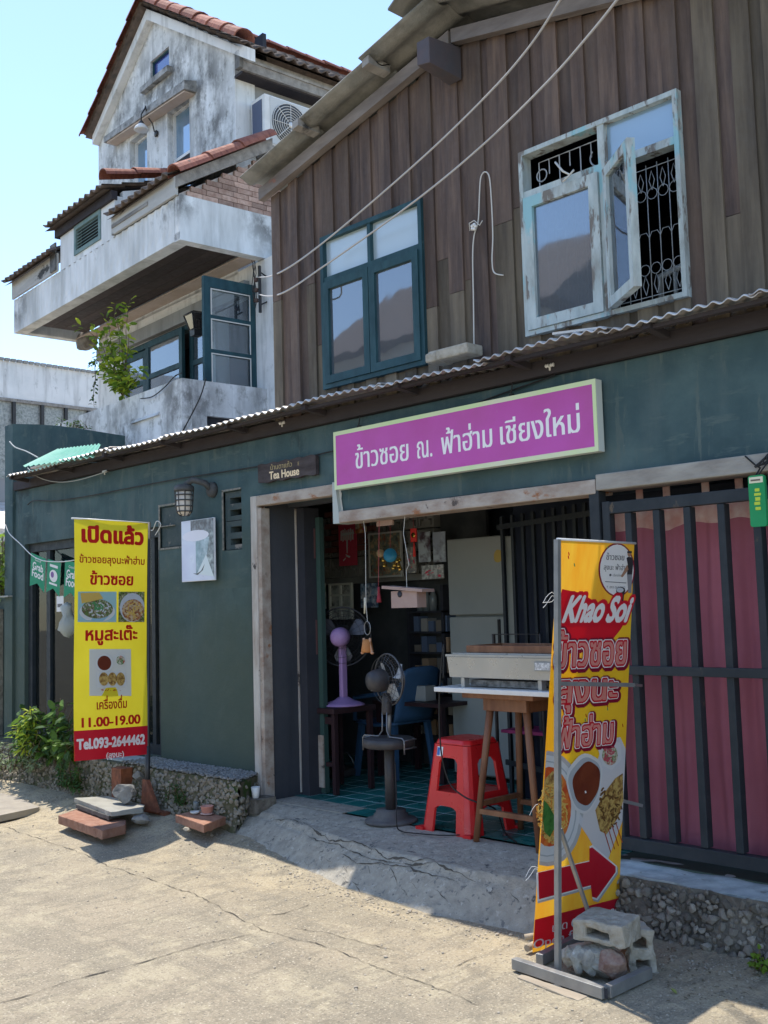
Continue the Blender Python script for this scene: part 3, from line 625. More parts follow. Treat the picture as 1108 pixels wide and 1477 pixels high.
for a, b in ((x0+.032, mid-.003), (mid+.003, x1-.032)):
    put('sash', prect(MB(), a, b, z0+.032, ztr-.022, .052, -.055, -.015).mesh(TEALW, (mid, 0, 3.3)), wn, (mid, 0, 3.3))
    put('pane', MB().box((a+.052, -.035, z0+.084), (b-.052, -.031, ztr-.074)).mesh(CLG, (mid, 0, 3.3)), wn, (mid, 0, 3.3))
m = bars_pattern(MB(), x0+.06, x1-.06, z0+.06, ztr-.04, .035); put('window_bars', m.mesh(BARM, (mid, 0, 3.3)), wn, (mid, 0, 3.3))
x0, x1, z0, z1 = W2; mid = (x0+x1)/2+.045; ztr = 3.60
m = MB(); prect(m, x0, x1, z0, z1, .026, -.05, .03); m.box((x0+.026, -.045, ztr-.02), (mid-.02, .025, ztr+.02)).box((mid+.02, -.045, ztr-.02), (x1-.026, .025, ztr+.02)).box((mid-.02, -.045, z0+.026), (mid+.02, .025, z1-.026))
wn = put('window', m.mesh(PALEW, (mid, 0, 3.3)), shop, (mid, 0, 3.3)); wn['label'] = 'peeling pale blue window with one sash swung open'
put('transom_pane', MB().box((mid+.02, -.012, ztr+.02), (x1-.026, -.008, z1-.026)).mesh(FRG2, (mid, 0, 3.3)), wn, (mid, 0, 3.3))
a, b = x0+.028, mid-.022
put('sash', prect(MB(), a, b, z0+.028, ztr-.022, .06, -.06, -.02).mesh(PALEW, (mid, 0, 3.3)), wn, (mid, 0, 3.3))
put('pane', MB().box((a+.06, -.04, z0+.088), (b-.06, -.036, ztr-.082)).mesh(CLG, (mid, 0, 3.3)), wn, (mid, 0, 3.3))
# open sash: hinged at the mullion, swung out towards the street
hx, hy = mid+.028, -.055; ang = math.radians(-38); wd = x1-.037-hx
rotm = Matrix.Translation((hx, hy, 0)) @ Matrix.Rotation(ang, 4, 'Z')
sm_ = prect(MB(), 0, wd, z0+.03, ztr-.03, .052, -.02, .02).tmap(lambda v: rotm @ v)
put('sash', sm_.mesh(PALEW, (mid, 0, 3.3)), wn, (mid, 0, 3.3))
pm = MB().box((.052, -.002, z0+.082), (wd-.052, .002, ztr-.082)).tmap(lambda v: rotm @ v)
put('pane', pm.mesh(CLG2, (mid, 0, 3.3)), wn, (mid, 0, 3.3))
m = bars_pattern(MB(), x0+.05, x1-.05, z0+.05, ztr-.04, .035)
for k in range(6): m.tube([(x0+.08+k*.07, .035, ztr+.03+(k % 2)*.08), (x0+.08+k*.07, .035, z1-.06), (x0+.15+k*.07, .035, z1-.06)], .004, 4)
m.ring((x0+.1, .03, z1-.14), .035, .004, (0, 1, 0), 12, 4); m.ring((mid-.07, .03, ztr+.1), .05, .004, (0, 1, 0), 12, 4, 0, 4)
put('window_bars', m.mesh(BARM, (mid, 0, 3.3)), wn, (mid, 0, 3.3))
# bed rail / bracket seen inside
m = MB(); m.tube([(-2.95, .3, 2.85), (-2.95, .3, 3.05), (-2.6, .3, 3.12), (-2.3, .3, 3.12)], .018, 8).tube([(-2.86, .3, 2.85), (-2.86, .3, 3.06)], .012, 6)
lab(m.build('bed_frame', flat('pale_steel', (.5, .52, .52), .5), None), 'white metal bed end seen through the open upper window', 'bed')
m = MB(); m.tube([P(801, 234, Y=-.06), P(812, 247, Y=-.07), P(822, 252, Y=-.08), P(828, 245, Y=-.07)], .006, 6).tube([P(822, 252, Y=-.08), P(812, 262, Y=-.075)], .005, 6)
lab(m.build('rag', WIREW), 'pale frayed cord tied in the top corner of the peeling window', 'cord')

# ================================================================== AWNING
aw = thing('awning', 'long rusty corrugated awning with sunlit rippled edge over the teal wall', 'awning', (-6, 0, 2.6))
def sheet(a, b, y1, dz, m_, tilt=0, y0=-.27, zl=2.665):
    nxx = int((b-a)/.0095); rows = [(y0, -.008), (y0+.007, 0.0), (y0+.09, .008), (y0+.25, .012), (y1, .02+.03*max(0, y1))]
    vs = []
    for y, z in rows:
        for i in range(nxx+1):
            x = a+(b-a)*i/nxx; wv = .0085*math.cos(x*6.2832/.076)+.006*math.sin(x*2.3+.7)+.004*math.sin(x*7.1)
            vs.append((x, y+tilt*(x-a)+(.004*noise.noise(Vector((x*3, 0, 0)))), zl+z+wv+dz))
    k = nxx+1; fs = [(j*k+i, j*k+i+1, (j+1)*k+i+1, (j+1)*k+i) for j in range(len(rows)-1) for i in range(nxx)]
    o = MB().add(vs, fs, True).build('corrugated_sheet', m_, aw)
    sd = o.modifiers.new('thickness', 'SOLIDIFY'); sd.thickness = .0035; sd.offset = -1
    return o
xa = -9.62
for i, wd in enumerate([1.02, .8, .82, .8, .78, .8, .8, .82, .8, .9, .9]):
    left = xa < -5.95
    sheet(xa, xa+wd+.06, 1.1 if left else -.03, (.012 if i % 2 else 0)+.006*math.sin(i*2), ZINC if i not in (0,) else ZINC, [.0, .01, -.012, .008, -.006][i % 5])
    xa += wd
gA, gB, gC, gD = P(33, 673, Y=-.30), P(136, 659, Y=-.28), P(146, 640, Y=.15), P(84, 648, Y=.15)
vs, fs = grid(lambda a, b: (gA*(1-a)+gB*a)*(1-b)+(gD*(1-a)+gC*a)*b+Vector((0, 0, .008*math.cos(a*80))), 130, 6); o = MB().add(vs, fs, True).build('corrugated_sheet', FIBRE, aw); o['label'] = 'pale green translucent sheet'
m = MB(); m.box((-9.95, -.045, 2.565), (2.0, -.005, 2.65)); m.build('wall_plate', TIMBD, aw)
for k in range(11): 
    x = -9.6+.86*k
    MB().bar((x, -.06, 2.625), (x, -.24, 2.648), .04, .035).build('bracket', TIMBD, aw)
MB().box((-9.6, -.215, 2.632), (0.2, -.175, 2.652)).build('batten', TIMBD, aw)
m = MB(); m.box((-9.95, .01, 2.562), (-5.9, 1.3, 2.60)); m.build('roof_lining', TIMBD, aw)
# pale strip lying on the awning (left) and metal flashing under the peeling window
m = MB(); m.bar(P(800, 482, Y=-.22), P(866, 474, Y=-.22), .04, .012); m.build('flashing_strip', flat('pale_flashing', (.6, .58, .55), .5), aw)
m = MB(); m.bar((-9.4, -.1, 2.72), (-8.3, .1, 2.76), .08, .015); m.build('loose_board', flat('pale_board', (.55, .45, .38), .8), aw)
# cement block on the awning below the teal window
bk = thing('cement_block', 'pale cement block lying on the awning edge under the teal window', 'block', P(650, 515, Y=-.1))
m = MB(); a = P(624, 524, Y=-.16); b = P(681, 513, Y=-.16)
m.box((a.x, -.2, a.z-.0), (b.x, -.06, a.z+.062)); m.build('block', CEM, bk, bevel=.01)
m = MB(); m.box((a.x-.015, -.21, a.z-.005), (a.x+.07, -.05, a.z+.052)); m.build('broken_end', CEM, bk, bevel=.012)

# ================================================================== GRILLE AND CURTAIN
gr = thing('security_grille', 'black steel bar grille closing the right-hand opening in front of a maroon curtain', 'grille', (-2.9, 0, .1))
gy = -.01
MB().box((-3.235, gy-.03, .06), (-3.175, gy+.04, 1.90)).build('post', STEELB, gr, bevel=.003)
MB().box((-3.165, gy-.02, .10), (-3.12, gy+.03, 1.84)).build('post', STEELB, gr, bevel=.003)
MB().box((-3.12, gy-.02, 1.775), (-2.0, gy+.03, 1.835)).build('top_rail', STEELB, gr, bevel=.003)
MB().box((-3.19, gy-.028, .085), (-2.0, gy+.025, .148)).build('bottom_rail', STEELB, gr, bevel=.003)
MB().box((-3.12, gy-.028, .955), (-2.0, gy+.0, 1.0)).build('middle_rail', STEELB, gr, bevel=.003)
bxs = [-3.015, -2.852, -2.682, -2.502, -2.325, -2.15]
bm0 = None
for x in bxs:
    if bm0 is None:
        bm0 = MB().box((-.0185, -.02, .15), (.0185, .035, 1.773)).mesh(STEELB)
    o = put('bar', bm0, gr, (x, gy+.004, 0)); bv = o.modifiers.new('b', 'BEVEL'); bv.width = .003
cu = thing('curtain', 'maroon curtain with a faded pink top band hanging behind the black grille', 'curtain', (-2.8, .15, 0))
def cur(x, z):
    t = (1.9-z)/1.9
    return 0.17+.010*math.sin(x*27+.8*math.sin(z*1.1+x*3))*(.5+t*.6)+.007*math.sin(x*67+z*.8+3*noise.noise(Vector((x*3, z, 0))))*(.3+t)+.035*noise.noise(Vector((x*7, z*1.1, 0)))+.014*noise.noise(Vector((x*22, z*2.5, 0)))
def cpart(z0, z1, nm, mm, edge):
    nxx, nz = 240, 30; vs = []
    for j in range(nz+1):
        for i in range(nxx+1):
            x = -3.3+1.15*i/nxx; zl = z0+(.012*math.sin(x*22)+.01*math.sin(x*9) if edge == 'lo' or edge == 'both' else 0); zh = z1+(.012*math.sin(x*22)+.01*math.sin(x*9) if edge == 'hi' else 0)
            z = zl+(zh-zl)*j/nz; vs.append((x+.01*math.sin(z*2+x*5), cur(x, z), z))
    k = nxx+1
    MB().add(vs, [(j*k+i, j*k+i+1, (j+1)*k+i+1, (j+1)*k+i) for j in range(nz) for i in range(nxx)], True).build(nm, mm, cu)
cpart(.09, 1.70, 'cloth', CURT, 'hi'); cpart(1.70, 1.80, 'top_band', CURTP, 'lo')
for x in (-3.06, -2.9, -2.68, -2.5): MB().box((x-.02, .165, 1.80), (x+.02, .17, 1.92)).build('hanging_tab', CURTP, cu)
MB().box((-3.2, .12, 1.815), (-2.0, .16, 1.84)).build('curtain_pole', STEELB, cu)

# ================================================================== RIGHT RUBBLE WALL, COPING
rw = thing('rubble_wall', 'low rubble stone plinth under the black grille, right of the banner stand', 'wall', (-2.8, -.2, -.2))
vs, fs = grid(lambda a, b: (-3.32+3.3*a, -.235+.03*noise.noise(Vector((a*20, b*3, 0)))-.035*(1-b), -.32+.335*b), 120, 14); m = MB().add(vs, fs, True)
m.box((-3.32, -.19, -.3), (0, -.0, .0)); m.build('mortar_core', MORT, rw)
pm = [MB().add(*rock((0, 0, 0), 1, s, 1, (1, .8, .85), .35)).mesh(PEB) for s in range(8)]
pts = []
for k in range(4000):
    x = R.uniform(-3.3, -2.12); z = R.uniform(-.26, -.01)
    rr = R.uniform(.013, .030)
    if all((x-a)**2+(z-b)**2 > (.74*(rr+c))**2 for a, b, c in pts): pts.append((x, z, rr))
    if len(pts) >= 290: break
for x, z, rr in pts:
    o = put('stone', pm[R.randrange(8)], rw, (x, -.245-.035*(-z/.3)+.03*noise.noise(Vector(((x+3.32)/3.3*20, 1, 0))), z), (R.uniform(0, 6), R.uniform(0, 6), R.uniform(0, 6))); o.scale = (rr, rr, rr)
m = MB()
for k in range(900):
    x = R.uniform(-3.3, -.2); z = R.uniform(-.27, .01); rr = R.uniform(.006, .014) if x < -2.1 else R.uniform(.012, .024)
    m.add(*rock((x, -.24-.03*(-z/.3), z), rr, k, 1, (1, .8, .9), .35))
m.build('small_stones', PEB, rw, kind='stuff')
def cope(a, b):
    x = -3.2+3.2*a; y = .08-.30*b-.012*noise.noise(Vector((x*5, 0, 0)))*b
    return (x, y, .028+.010*noise.noise(Vector((x*6, y*10, 0)))-.012*b)
vs, fs = grid(cope, 140, 14); k = 141
vs += [(v[0], v[1]+.012*noise.noise(Vector((v[0]*12, 3, 0))), v[2]-.028-.01*noise.noise(Vector((v[0]*9, 5, 0)))) for v in vs[-k:]]
fs = [f[::-1] for f in fs]+[(14*k+i+1, 14*k+i, 15*k+i, 15*k+i+1) for i in range(140)]
MB().add(vs, fs, False).build('coping', COPE, rw)

# ================================================================== LEFT RUBBLE PLINTH
lw = thing('rubble_plinth', 'mossy rubble stone ledge along the foot of the left teal wall', 'wall', (-8, -.2, -.1))
def lf(a, b):
    x = -10.4+4.42*a; zz = -.16+(.335+.0*a)*b; y = -.295-.05*(1-b)+.03*noise.noise(Vector((x*3, b*2, 0)))+.012*noise.noise(Vector((x*14, b*6, 2)))
    return (x, y, zz)
vs, fs = grid(lf, 220, 14); m = MB().add(vs, fs, True)
vs, fs = grid(lambda a, b: (-10.4+(4.42-.17*b)*a, -.295+.03*noise.noise(Vector(((-10.4+4.42*a)*3, 2, 0)))*(1-b)+.012*noise.noise(Vector(((-10.4+4.42*a)*14, 6, 2)))*(1-b)+.30*b, .175+.012*noise.noise(Vector((a*40, b*4, 0)))*b), 220, 8); m.add(vs, fs, True)
m.add([(-5.98, -.32, -.2), (-6.15, .0, -.2), (-6.15, .0, .175), (-5.98, -.29, .175)], [(0, 1, 2, 3)])
m.build('mortar_core', MORTL, lw)
m = MB(); PEBL = mat('ledge_stone', (.2, .175, .14), .9, [(.13, .115, .09), (.3, .27, .22)], 12, bump=.6, bscale=60)
for k in range(1500):
    x = R.uniform(-10, -5.97); z = R.uniform(-.12, .17); rr = R.uniform(.008, .022)
    m.add(*rock((x, -.30-.05*(.17-z)/.33+.03*noise.noise(Vector((x*3, (z+.16)/.335*2, 0))), z), rr, k, 1, (1, .7, .9), .4))
m.build('ledge_stones', PEBL, lw, kind='stuff')
m = MB(); GRV = mat('grey_gravel', (.2, .2, .2), .85, [(.12, .12, .125), (.3, .3, .29)], 20, bump=.4)
for k in range(2600):
    y = -.02-R.random()*.29; x = R.uniform(-7.5, -6.15-.56*y); rr = R.uniform(.005, .013); m.add(*rock((x, y, .185+R.uniform(0, .012)), rr, k, 1, (1, 1, .55), .35))
m.build('gravel', GRV, lw, kind='stuff')
m = MB()
for k in range(60):
    y = R.uniform(-.32, -.02); x = -6.15-.56*y+R.uniform(-.03, .01); rr = R.uniform(.012, .03); m.add(*rock((x, y, R.uniform(-.12, .14)), rr, k+50, 1, (1, .8, .9), .35))
m.build('end_stones', PEBL, lw, kind='stuff')
m = MB(); m.hexa([(-8.0, -.25, .178), (-7.0, -.27, .178), (-7.0, -.05, .178), (-8.0, -.05, .178)], [(-8.0, -.25, .192), (-7.0, -.27, .192), (-7.0, -.05, .192), (-8.0, -.05, .192)]); m.build('ledge_slab', COPE, lw)
# boundary pillar at the far left end
bp_ = thing('boundary_wall', 'low dark teal boundary wall with rough stone face at the left edge', 'wall', (-11, 0, 0))
MB().box((-11.6, .03, -.3), (-10.18, .3, 1.53)).build('wall', TEAL, bp_)
m = MB(); m.box((-11.6, -.06, -.3), (-10.32, .025, 1.42))
for k in range(500): m.add(*rock((R.uniform(-11.5, -10.3), -.06, R.uniform(-.2, 1.4)), R.uniform(.015, .035), k, 1, (1, .4, 1), .3))
m.build('stone_face', PEBL, bp_)
MB().box((-11.6, -.08, 1.531), (-9.99, -.032, 1.545)).build('ledge', flat('pale_ledge', (.3, .3, .28)), bp_)

# ================================================================== WHITE HOUSE
def hl(p): q = p-H0; return (q.dot(HU), q.dot(HV), p.z)
def Hv(px, py, v=0.):
    d = Vector(ray(px, py)); c = Vector(CAM); t = (v+(H0-c).dot(HV))/d.dot(HV); return hl(c+d*t)
def Hu(px, py, u=0.):
    d = Vector(ray(px, py)); c = Vector(CAM); t = (u+(H0-c).dot(HU))/d.dot(HU); return hl(c+d*t)
wh = thing('white_house', 'weathered white house with steep gable, terracotta edged roofs and balcony beside the plank wall', 'house', W(-2, 1, 3))
def hb(m, name, mt, parent=None, **k): return m.tmap(lambda v: W(*v)).build(name, mt, parent or wh, **k)
# lower front wall
m = wall_holes(MB(), -4.02, 1.6, 2.62, 5.02, [(-3.34, -1.22, 2.9, 4.70), (-1.02, -.24, 2.5, 4.76)], 1.0, 1.18); hb(m, 'wall', WHITE)
hb(MB().box((-4.02, 1.18, 2.62), (-3.85, 4.5, 5.1)), 'wall', WHITE); hb(MB().box((1.6, 1.0, 2.62), (1.75, 4.5, 5.1)), 'wall', WHITE)
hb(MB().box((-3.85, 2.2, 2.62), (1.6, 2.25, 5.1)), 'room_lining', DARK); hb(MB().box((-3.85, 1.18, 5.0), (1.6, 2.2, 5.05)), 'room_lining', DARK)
m = MB().box((-3.95, .93, 4.70), (-.3, .998, 4.86)); hb(m, 'lintel_band', GREYW)
# lower windows: three leaves
us = [Hv(x, 500, 1.0)[0] for x in (176, 204, 214, 263, 288)]
m = MB(); z0, z1 = 2.95, 4.70; ya, yb = 1.02, 1.10
m.box((us[0]-.14, ya, z0), (us[0]-.08, yb, z1)).box((-1.27, ya, z0), (-1.22, yb, z1)).box((us[0]-.08, ya, z1-.07), (-1.27, yb, z1))
hw = hb(m, 'window', TEALW, label='row of dark teal casements behind the lower balcony')
def leaf(a, b, za, zb, y, st=.075, mid=4.22):
    m = MB(); prect(m, a, b, za, zb, st, y-.02, y+.02); m.box((a+st, y-.02, mid-.03), (b-st, y+.02, mid+.03)); o = hb(m, 'casement', TEALW, hw)
    m = MB().box((a+st, y-.003, za+st), (b-st, y+.003, mid-.03)).box((a+st, y-.003, mid+.03), (b-st, y+.003, zb-st)); hb(m, 'pane', CLG, hw)
leaf(us[0]-.08, us[1]+.03, 3.0, 4.62, 1.06); leaf(us[1]+.04, us[2]+.1, 3.0, 4.62, 1.06, .06); leaf(us[2]+.02, us[3]+.08, 3.0, 4.66, .97); leaf(us[3]+.10, -1.28, 3.0, 4.62, 1.06)
# open door leaf standing out from the wall
m = MB(); zb, zt_ = 2.75, 4.78
for a, b in ((.37, .45), (.93, 1.0)): m.box((-.225, a, zb), (-.185, b, zt_))
zs = [zt_-.10, 4.36, 4.00, 3.64, 3.28, 2.92]
m.box((-.225, .45, zt_-.11), (-.185, .93, zt_))
for z in zs[1:]: m.box((-.225, .45, z-.02), (-.185, .93, z+.02))
sh = hb(m, 'open_door', TEALW, label='dark teal glazed door leaf standing open'); m = MB()
for a, b in zip(zs, zs[1:]): m.box((-.208, .45, b+.02), (-.202, .93, a-.02))
hb(m, 'pane', CLG2, sh)
m = MB()
for a, b in zip(zs[:3], zs[1:]): 
    for q in (((-.184, .45, a-.02-.012), (-.180, .93, a-.02)), ((-.184, .45, b+.02), (-.180, .462, a-.03)), ((-.184, .918, b+.02), (-.180, .93, a-.03))): m.box(*q)
hb(m, 'putty', WIREW, sh)
# lower balcony parapet
m = wall_holes(MB(), -3.2, 0, 2.62, 3.63, [], 0, .11); hb(m, 'parapet', WHITEM)
m = wall_holes(MB(), .11, 1.0, 2.62, 3.63, [(.28, .75, 2.9, 3.28)], -.12, -.0, lambda x, y, z: (y, x, z)); hb(m, 'parapet', WHITEM)
m = MB().box((-.06, .28, 2.9), (-.05, .75, 3.28)); hb(m, 'recess_panel', DARK)
m = MB().hexa([(-1.05, -.03, 3.33), (-.45, -.03, 3.33), (-.45, 0, 3.33), (-1.05, 0, 3.33)], [(-1.05, -.01, 3.36), (-.45, -.01, 3.36), (-.45, 0, 3.36), (-1.05, 0, 3.36)]); hb(m, 'drip_ledge', WHITEM)
m = MB().box((-3.2, .11, 2.62), (-.12, 1.0, 2.7)); hb(m, 'balcony_floor', GREYW)
# upper band with soffit
m = MB(); NB = 60
def band(x0, x1, zlo, zhi, f): m.add(*grid(lambda a, b: f(x0+(x1-x0)*a, zlo+(zhi-zlo)*b), NB, 8))
bw = lambda u: .0+.014*math.sin(u*38)*(1 if u < -.0 else 0)
m = MB(); vs, fs = grid(lambda a, b: (-4.42+4.42*a, -.0-.009*math.sin(a*4.42*42)*(b > .25), 5.04+.44*b), 220, 6); m.add(vs, fs)
vs, fs = grid(lambda a, b: (-4.42+4.42*a, -.0+.16*b, 5.04+.005*b), 20, 1); m.add(vs, [f[::-1] for f in fs])
m.add([(-4.42, 0, 5.04), (-4.42, 1.0, 5.04), (-4.42, 1.0, 5.48), (-4.42, 0, 5.48)], [(0, 3, 2, 1)])
m.add([(-4.42, 0, 5.48), (0, 0, 5.48), (0, .16, 5.48), (-4.42, .16, 5.48)], [(0, 1, 2, 3)]); m.add([(-4.42, .16, 5.045), (-.12, .16, 5.045), (-.12, .16, 5.3), (-4.42, .16, 5.3)], [(3, 2, 1, 0)])
hb(m, 'balcony_band', WHITEC)
hb(MB().box((-.12, .0, 5.03), (.0, 1.35, 5.50)), 'balcony_band', WHITEC); hb(MB().box((-4.42, .16, 5.045), (-4.3, 1.0, 5.4)), 'balcony_band', WHITEC)
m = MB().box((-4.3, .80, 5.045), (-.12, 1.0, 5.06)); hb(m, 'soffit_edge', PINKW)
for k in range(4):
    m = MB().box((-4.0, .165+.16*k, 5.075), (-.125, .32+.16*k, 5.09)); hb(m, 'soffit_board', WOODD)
# raised middle bay with vent
m = wall_holes(MB(), -2.92, -1.45, 5.48, 5.95, [(-2.50, -1.79, 5.55, 5.90)], .0, .1); hb(m, 'bay_wall', WHITEC)
for a in (-2.92, -1.52): hb(MB().hexa([(a, .1, 5.48), (a+.07, .1, 5.48), (a+.07, 1.0, 5.48), (a, 1.0, 5.48)], [(a, .1, 6.02), (a+.07, .1, 6.02), (a+.07, 1.0, 6.3), (a, 1.0, 6.3)]), 'bay_wall', WHITEC)
m = prect(MB(), -2.50, -1.79, 5.55, 5.90, .05, -.015, .05); lv = hb(m, 'louvre', mat('grey_teal_wood', (.12, .2, .2), .8, [(.2, .27, .26)], 8, bump=.4))
sl_ = None
for k in range(7):
    m = MB().hexa([(-2.45, .0, 5.60+k*.037), (-1.84, .0, 5.60+k*.037), (-1.84, .05, 5.635+k*.037), (-2.45, .05, 5.635+k*.037)], [(-2.45, .0, 5.608+k*.037), (-1.84, .0, 5.608+k*.037), (-1.84, .05, 5.643+k*.037), (-2.45, .05, 5.643+k*.037)])
    hb(m, 'slat', _M['grey_teal_wood'], lv)
hb(MB().box((-2.45, .06, 5.6), (-1.84, .08, 5.87)), 'louvre_back', DARK)
# tile roofs
def tile_roof(p0, e, s, nm='roof', mt=TILED, pitch=.15, amp=.028, row=.26, par=None):
    p0, e, s = Vector(p0), Vector(e), Vector(s); el, sl2 = e.length, s.length; n = e.cross(s).normalized()
    if n.z < 0: n = -n
    nu = int(el/pitch*8); nr = max(1, round(sl2/row)); m = MB()
    for r in range(nr):
        vs = []
        for t, lift in ((r/nr-(.03 if r else 0), .025), ((r+1)/nr, .0)):
            for i in range(nu+1):
                a = i/nu; c = math.cos(a*el/pitch*6.2832); wv = amp*(c if c > -.2 else -.2+(c+.2)*.3)
                vs.append(p0+e*a+s*t+n*(wv+lift+.006*noise.noise(Vector((a*el*5, r, 0)))))
        k = nu+1; lo = [v-n*.016 for v in vs]
        m.add(vs+lo, [(i, i+1, k+i+1, k+i) for i in range(nu)]+[(2*k+i+1, 2*k+i, 3*k+i, 3*k+i+1) for i in range(nu)]+[(i+1, i, 2*k+i, 2*k+i+1) for i in range(nu)], True)
    m.add([p0-n*.03, p0+e-n*.03, p0+e+s-n*.03, p0+s-n*.03], [(0, 1, 2, 3)])
    return hb(m, nm, mt, par)
def barrel(n_seg=8):
    m = MB(); vs = []
    for x, r in ((0, .088), (.9, .074), (.9, .066), (0, .078)):
        vs += [(x, r*math.cos(math.pi*k/n_seg), r*math.sin(math.pi*k/n_seg)*.85) for k in range(n_seg+1)]
    k = n_seg+1
    m.add(vs, [(a*k+i, a*k+i+1, ((a+1) % 4)*k+i+1, ((a+1) % 4)*k+i) for a in range(4) for i in range(n_seg)], False); return m.mesh(TERRA)
BR_ = barrel()
def ridge(p0, p1, n, par, sc=1.0, up=Vector((0, 0, 1))):
    a, b = W(*p0), W(*p1); d = (b-a)/n; x = d.normalized(); y = up.cross(x).normalized(); z = x.cross(y)
    rot = Matrix((x, y, z)).transposed().to_euler()
    for k in range(n):
        o = put('ridge_tile', BR_, par, a+d*k+z*(.012*(R.random()-.5)), rot); o.scale = (d.length*1.12/.9, sc, sc)
# A: right lean-to
tile_roof((-1.47, -.10, 5.68), (1.42, 0, 0), (0, 1.12, .70))
hb(MB().box((-1.46, -.035, 5.49), (-.02, -.004, 5.68)), 'fascia_board', mat('white_fascia', (.5, .49, .46), .9, [(.38, .37, .35)], 6, (.2, 1, 1), bump=.6, patch=[((.06, .06, .06), 3, .58, (.4, 1, 1))]))
hb(MB().box((-1.44, -.045, 5.56), (-.6, -.036, 5.60)), 'fascia_board', GREYWOOD)
ridge((.0, -.05, 5.68), (.0, 1.08, 6.35), 3, wh, 1.5)
m = MB().hexa([(-.03, -.03, 5.56), (.02, -.03, 5.56), (.02, 1.12, 6.24), (-.03, 1.12, 6.24)], [(-.03, -.03, 5.68), (.02, -.03, 5.68), (.02, 1.12, 6.37), (-.03, 1.12, 6.37)]); hb(m, 'barge_board', GREYWOOD)
bme = MB().box((-.02, -.088, -.026), (.02, .088, .026)).mesh(BRICK); r0 = 5.53; nb = 0
for j in range(15):
    z = r0+j*.058; vmin = max(.02, (z-5.50)/.62); v = vmin+.088+(.0 if j % 2 else .05)
    while v < 1.32:
        o = put('brick', bme, wh, W(-.035, v, z), (0, 0, -HA)); v += .182
hb(MB().add([(-.045, .0, 5.5), (-.045, 1.4, 5.5), (-.045, 1.4, 6.35), (-.045, .02, 5.52)], [(0, 1, 2, 3)]), 'brick_mortar', mat('mortar', (.45, .4, .36), .95))
# B: middle bay roof; C: left lean-to
tile_roof((-3.08, -.14, 6.02), (1.62, 0, 0), (0, 1.1, .34)); ridge((-1.46, -.13, 6.14), (-1.46, .98, 6.42), 3, wh, 1.2)
hb(MB().box((-3.0, -.04, 5.90), (-1.44, .03, 6.0)), 'fascia_board', TIMBD)
tile_roof((-4.5, -.12, 5.70), (1.55, 0, 0), (0, 1.1, .66))
hb(MB().box((-4.42, -.03, 5.49), (-2.96, -.004, 5.71)), 'fascia_board', _M['white_fascia'])
hb(MB().box((-3.12, -.05, 5.5), (-2.96, -.032, 5.84)), 'fascia_end', mat('black_stain', (.07, .07, .07), .95, [(.2, .2, .19)], 6))
# gable
def gz(u): return 8.76-.655*abs(u+2.39)
hs = [(-3.08, -2.60, 6.25, 7.42), (-2.07, -1.53, 6.15, 7.42), (-2.49, -2.01, 7.97, 8.25)]
cuts = sorted({-4.0, -.54, -2.39}|{h[k] for h in hs for k in (0, 1)}); m = MB()
for a, b in zip(cuts, cuts[1:]):
    iv = sorted([(h[2], h[3]) for h in hs if h[0] <= a+1e-6 and h[1] >= b-1e-6]); z = 5.0; segs = []
    for p, q in iv: segs.append((z, p)); z = q
    for p, q in segs: m.hexa([(a, 1.0, p), (b, 1.0, p), (b, 1.2, p), (a, 1.2, p)], [(a, 1.0, q), (b, 1.0, q), (b, 1.2, q), (a, 1.2, q)])
    m.hexa([(a, 1.0, z), (b, 1.0, z), (b, 1.2, z), (a, 1.2, z)], [(a, 1.0, gz(a)), (b, 1.0, gz(b)), (b, 1.2, gz(b)), (a, 1.2, gz(a))])
hb(m, 'gable_wall', WHITEM)
hb(MB().box((-.70, 1.2, 4.9), (-.54, 5.5, 7.45)), 'side_wall', GREYW); hb(MB().box((-4.0, 1.2, 4.9), (-3.84, 5.5, 7.45)), 'side_wall', GREYW)
m = MB().box((-.545, 1.0, 5.0), (-.52, 1.26, 7.5)); hb(m, 'corner_strip', WHITE)
hb(MB().hexa([(-3.5, .84, 7.52), (-1.36, .84, 7.40), (-1.36, .998, 7.40), (-3.5, .998, 7.52)], [(-3.5, .84, 7.60), (-1.36, .84, 7.50), (-1.36, .998, 7.54), (-3.5, .998, 7.64)]), 'window_hood', mat('black_mould', (.22, .22, .21), .95, [(.1, .1, .1), (.4, .4, .39)], 5, bump=.8))
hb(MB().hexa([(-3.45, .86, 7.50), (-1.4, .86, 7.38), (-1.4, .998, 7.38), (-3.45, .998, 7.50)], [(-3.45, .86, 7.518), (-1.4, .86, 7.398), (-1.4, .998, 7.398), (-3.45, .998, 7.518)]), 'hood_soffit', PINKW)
hb(MB().box((-2.64, .93, 7.88), (-1.93, .998, 7.955)), 'sill', _M['black_mould'])
BLG = glass('deep_blue_glass', (.03, .05, .22), .12, .04); SKG = glass('pale_blue_glass', (.12, .24, .36), .25, .04)
gwin = hb(prect(MB(), -2.49, -2.01, 7.97, 8.25, .02, 1.03, 1.08), 'window', TEALW); hb(MB().box((-2.47, 1.05, 7.99), (-2.03, 1.055, 8.23)), 'pane', BLG, gwin)
for (a, b, z0, z1, zm) in ((-3.08, -2.60, 6.25, 7.42, 6.60), (-2.07, -1.53, 6.15, 7.42, 6.80)):
    gw = hb(prect(MB(), a, b, z0, z1, .02, 1.08, 1.14), 'window', WHITE); hb(MB().box((a+.02, 1.08, zm), (b-.02, 1.13, zm+.035)), 'window_rail', WHITE, gw)
    hb(MB().box((a+.02, 1.11, zm+.035), (b-.02, 1.115, z1-.02)), 'pane', SKG, gw)
    hb(prect(MB(), a+.02, b-.02, z0+.02, zm, .05, 1.09, 1.13), 'sash', DARK, gw); hb(MB().box((a+.07, 1.11, z0+.07), (b-.07, 1.115, zm-.05)), 'pane', SKG, gw)
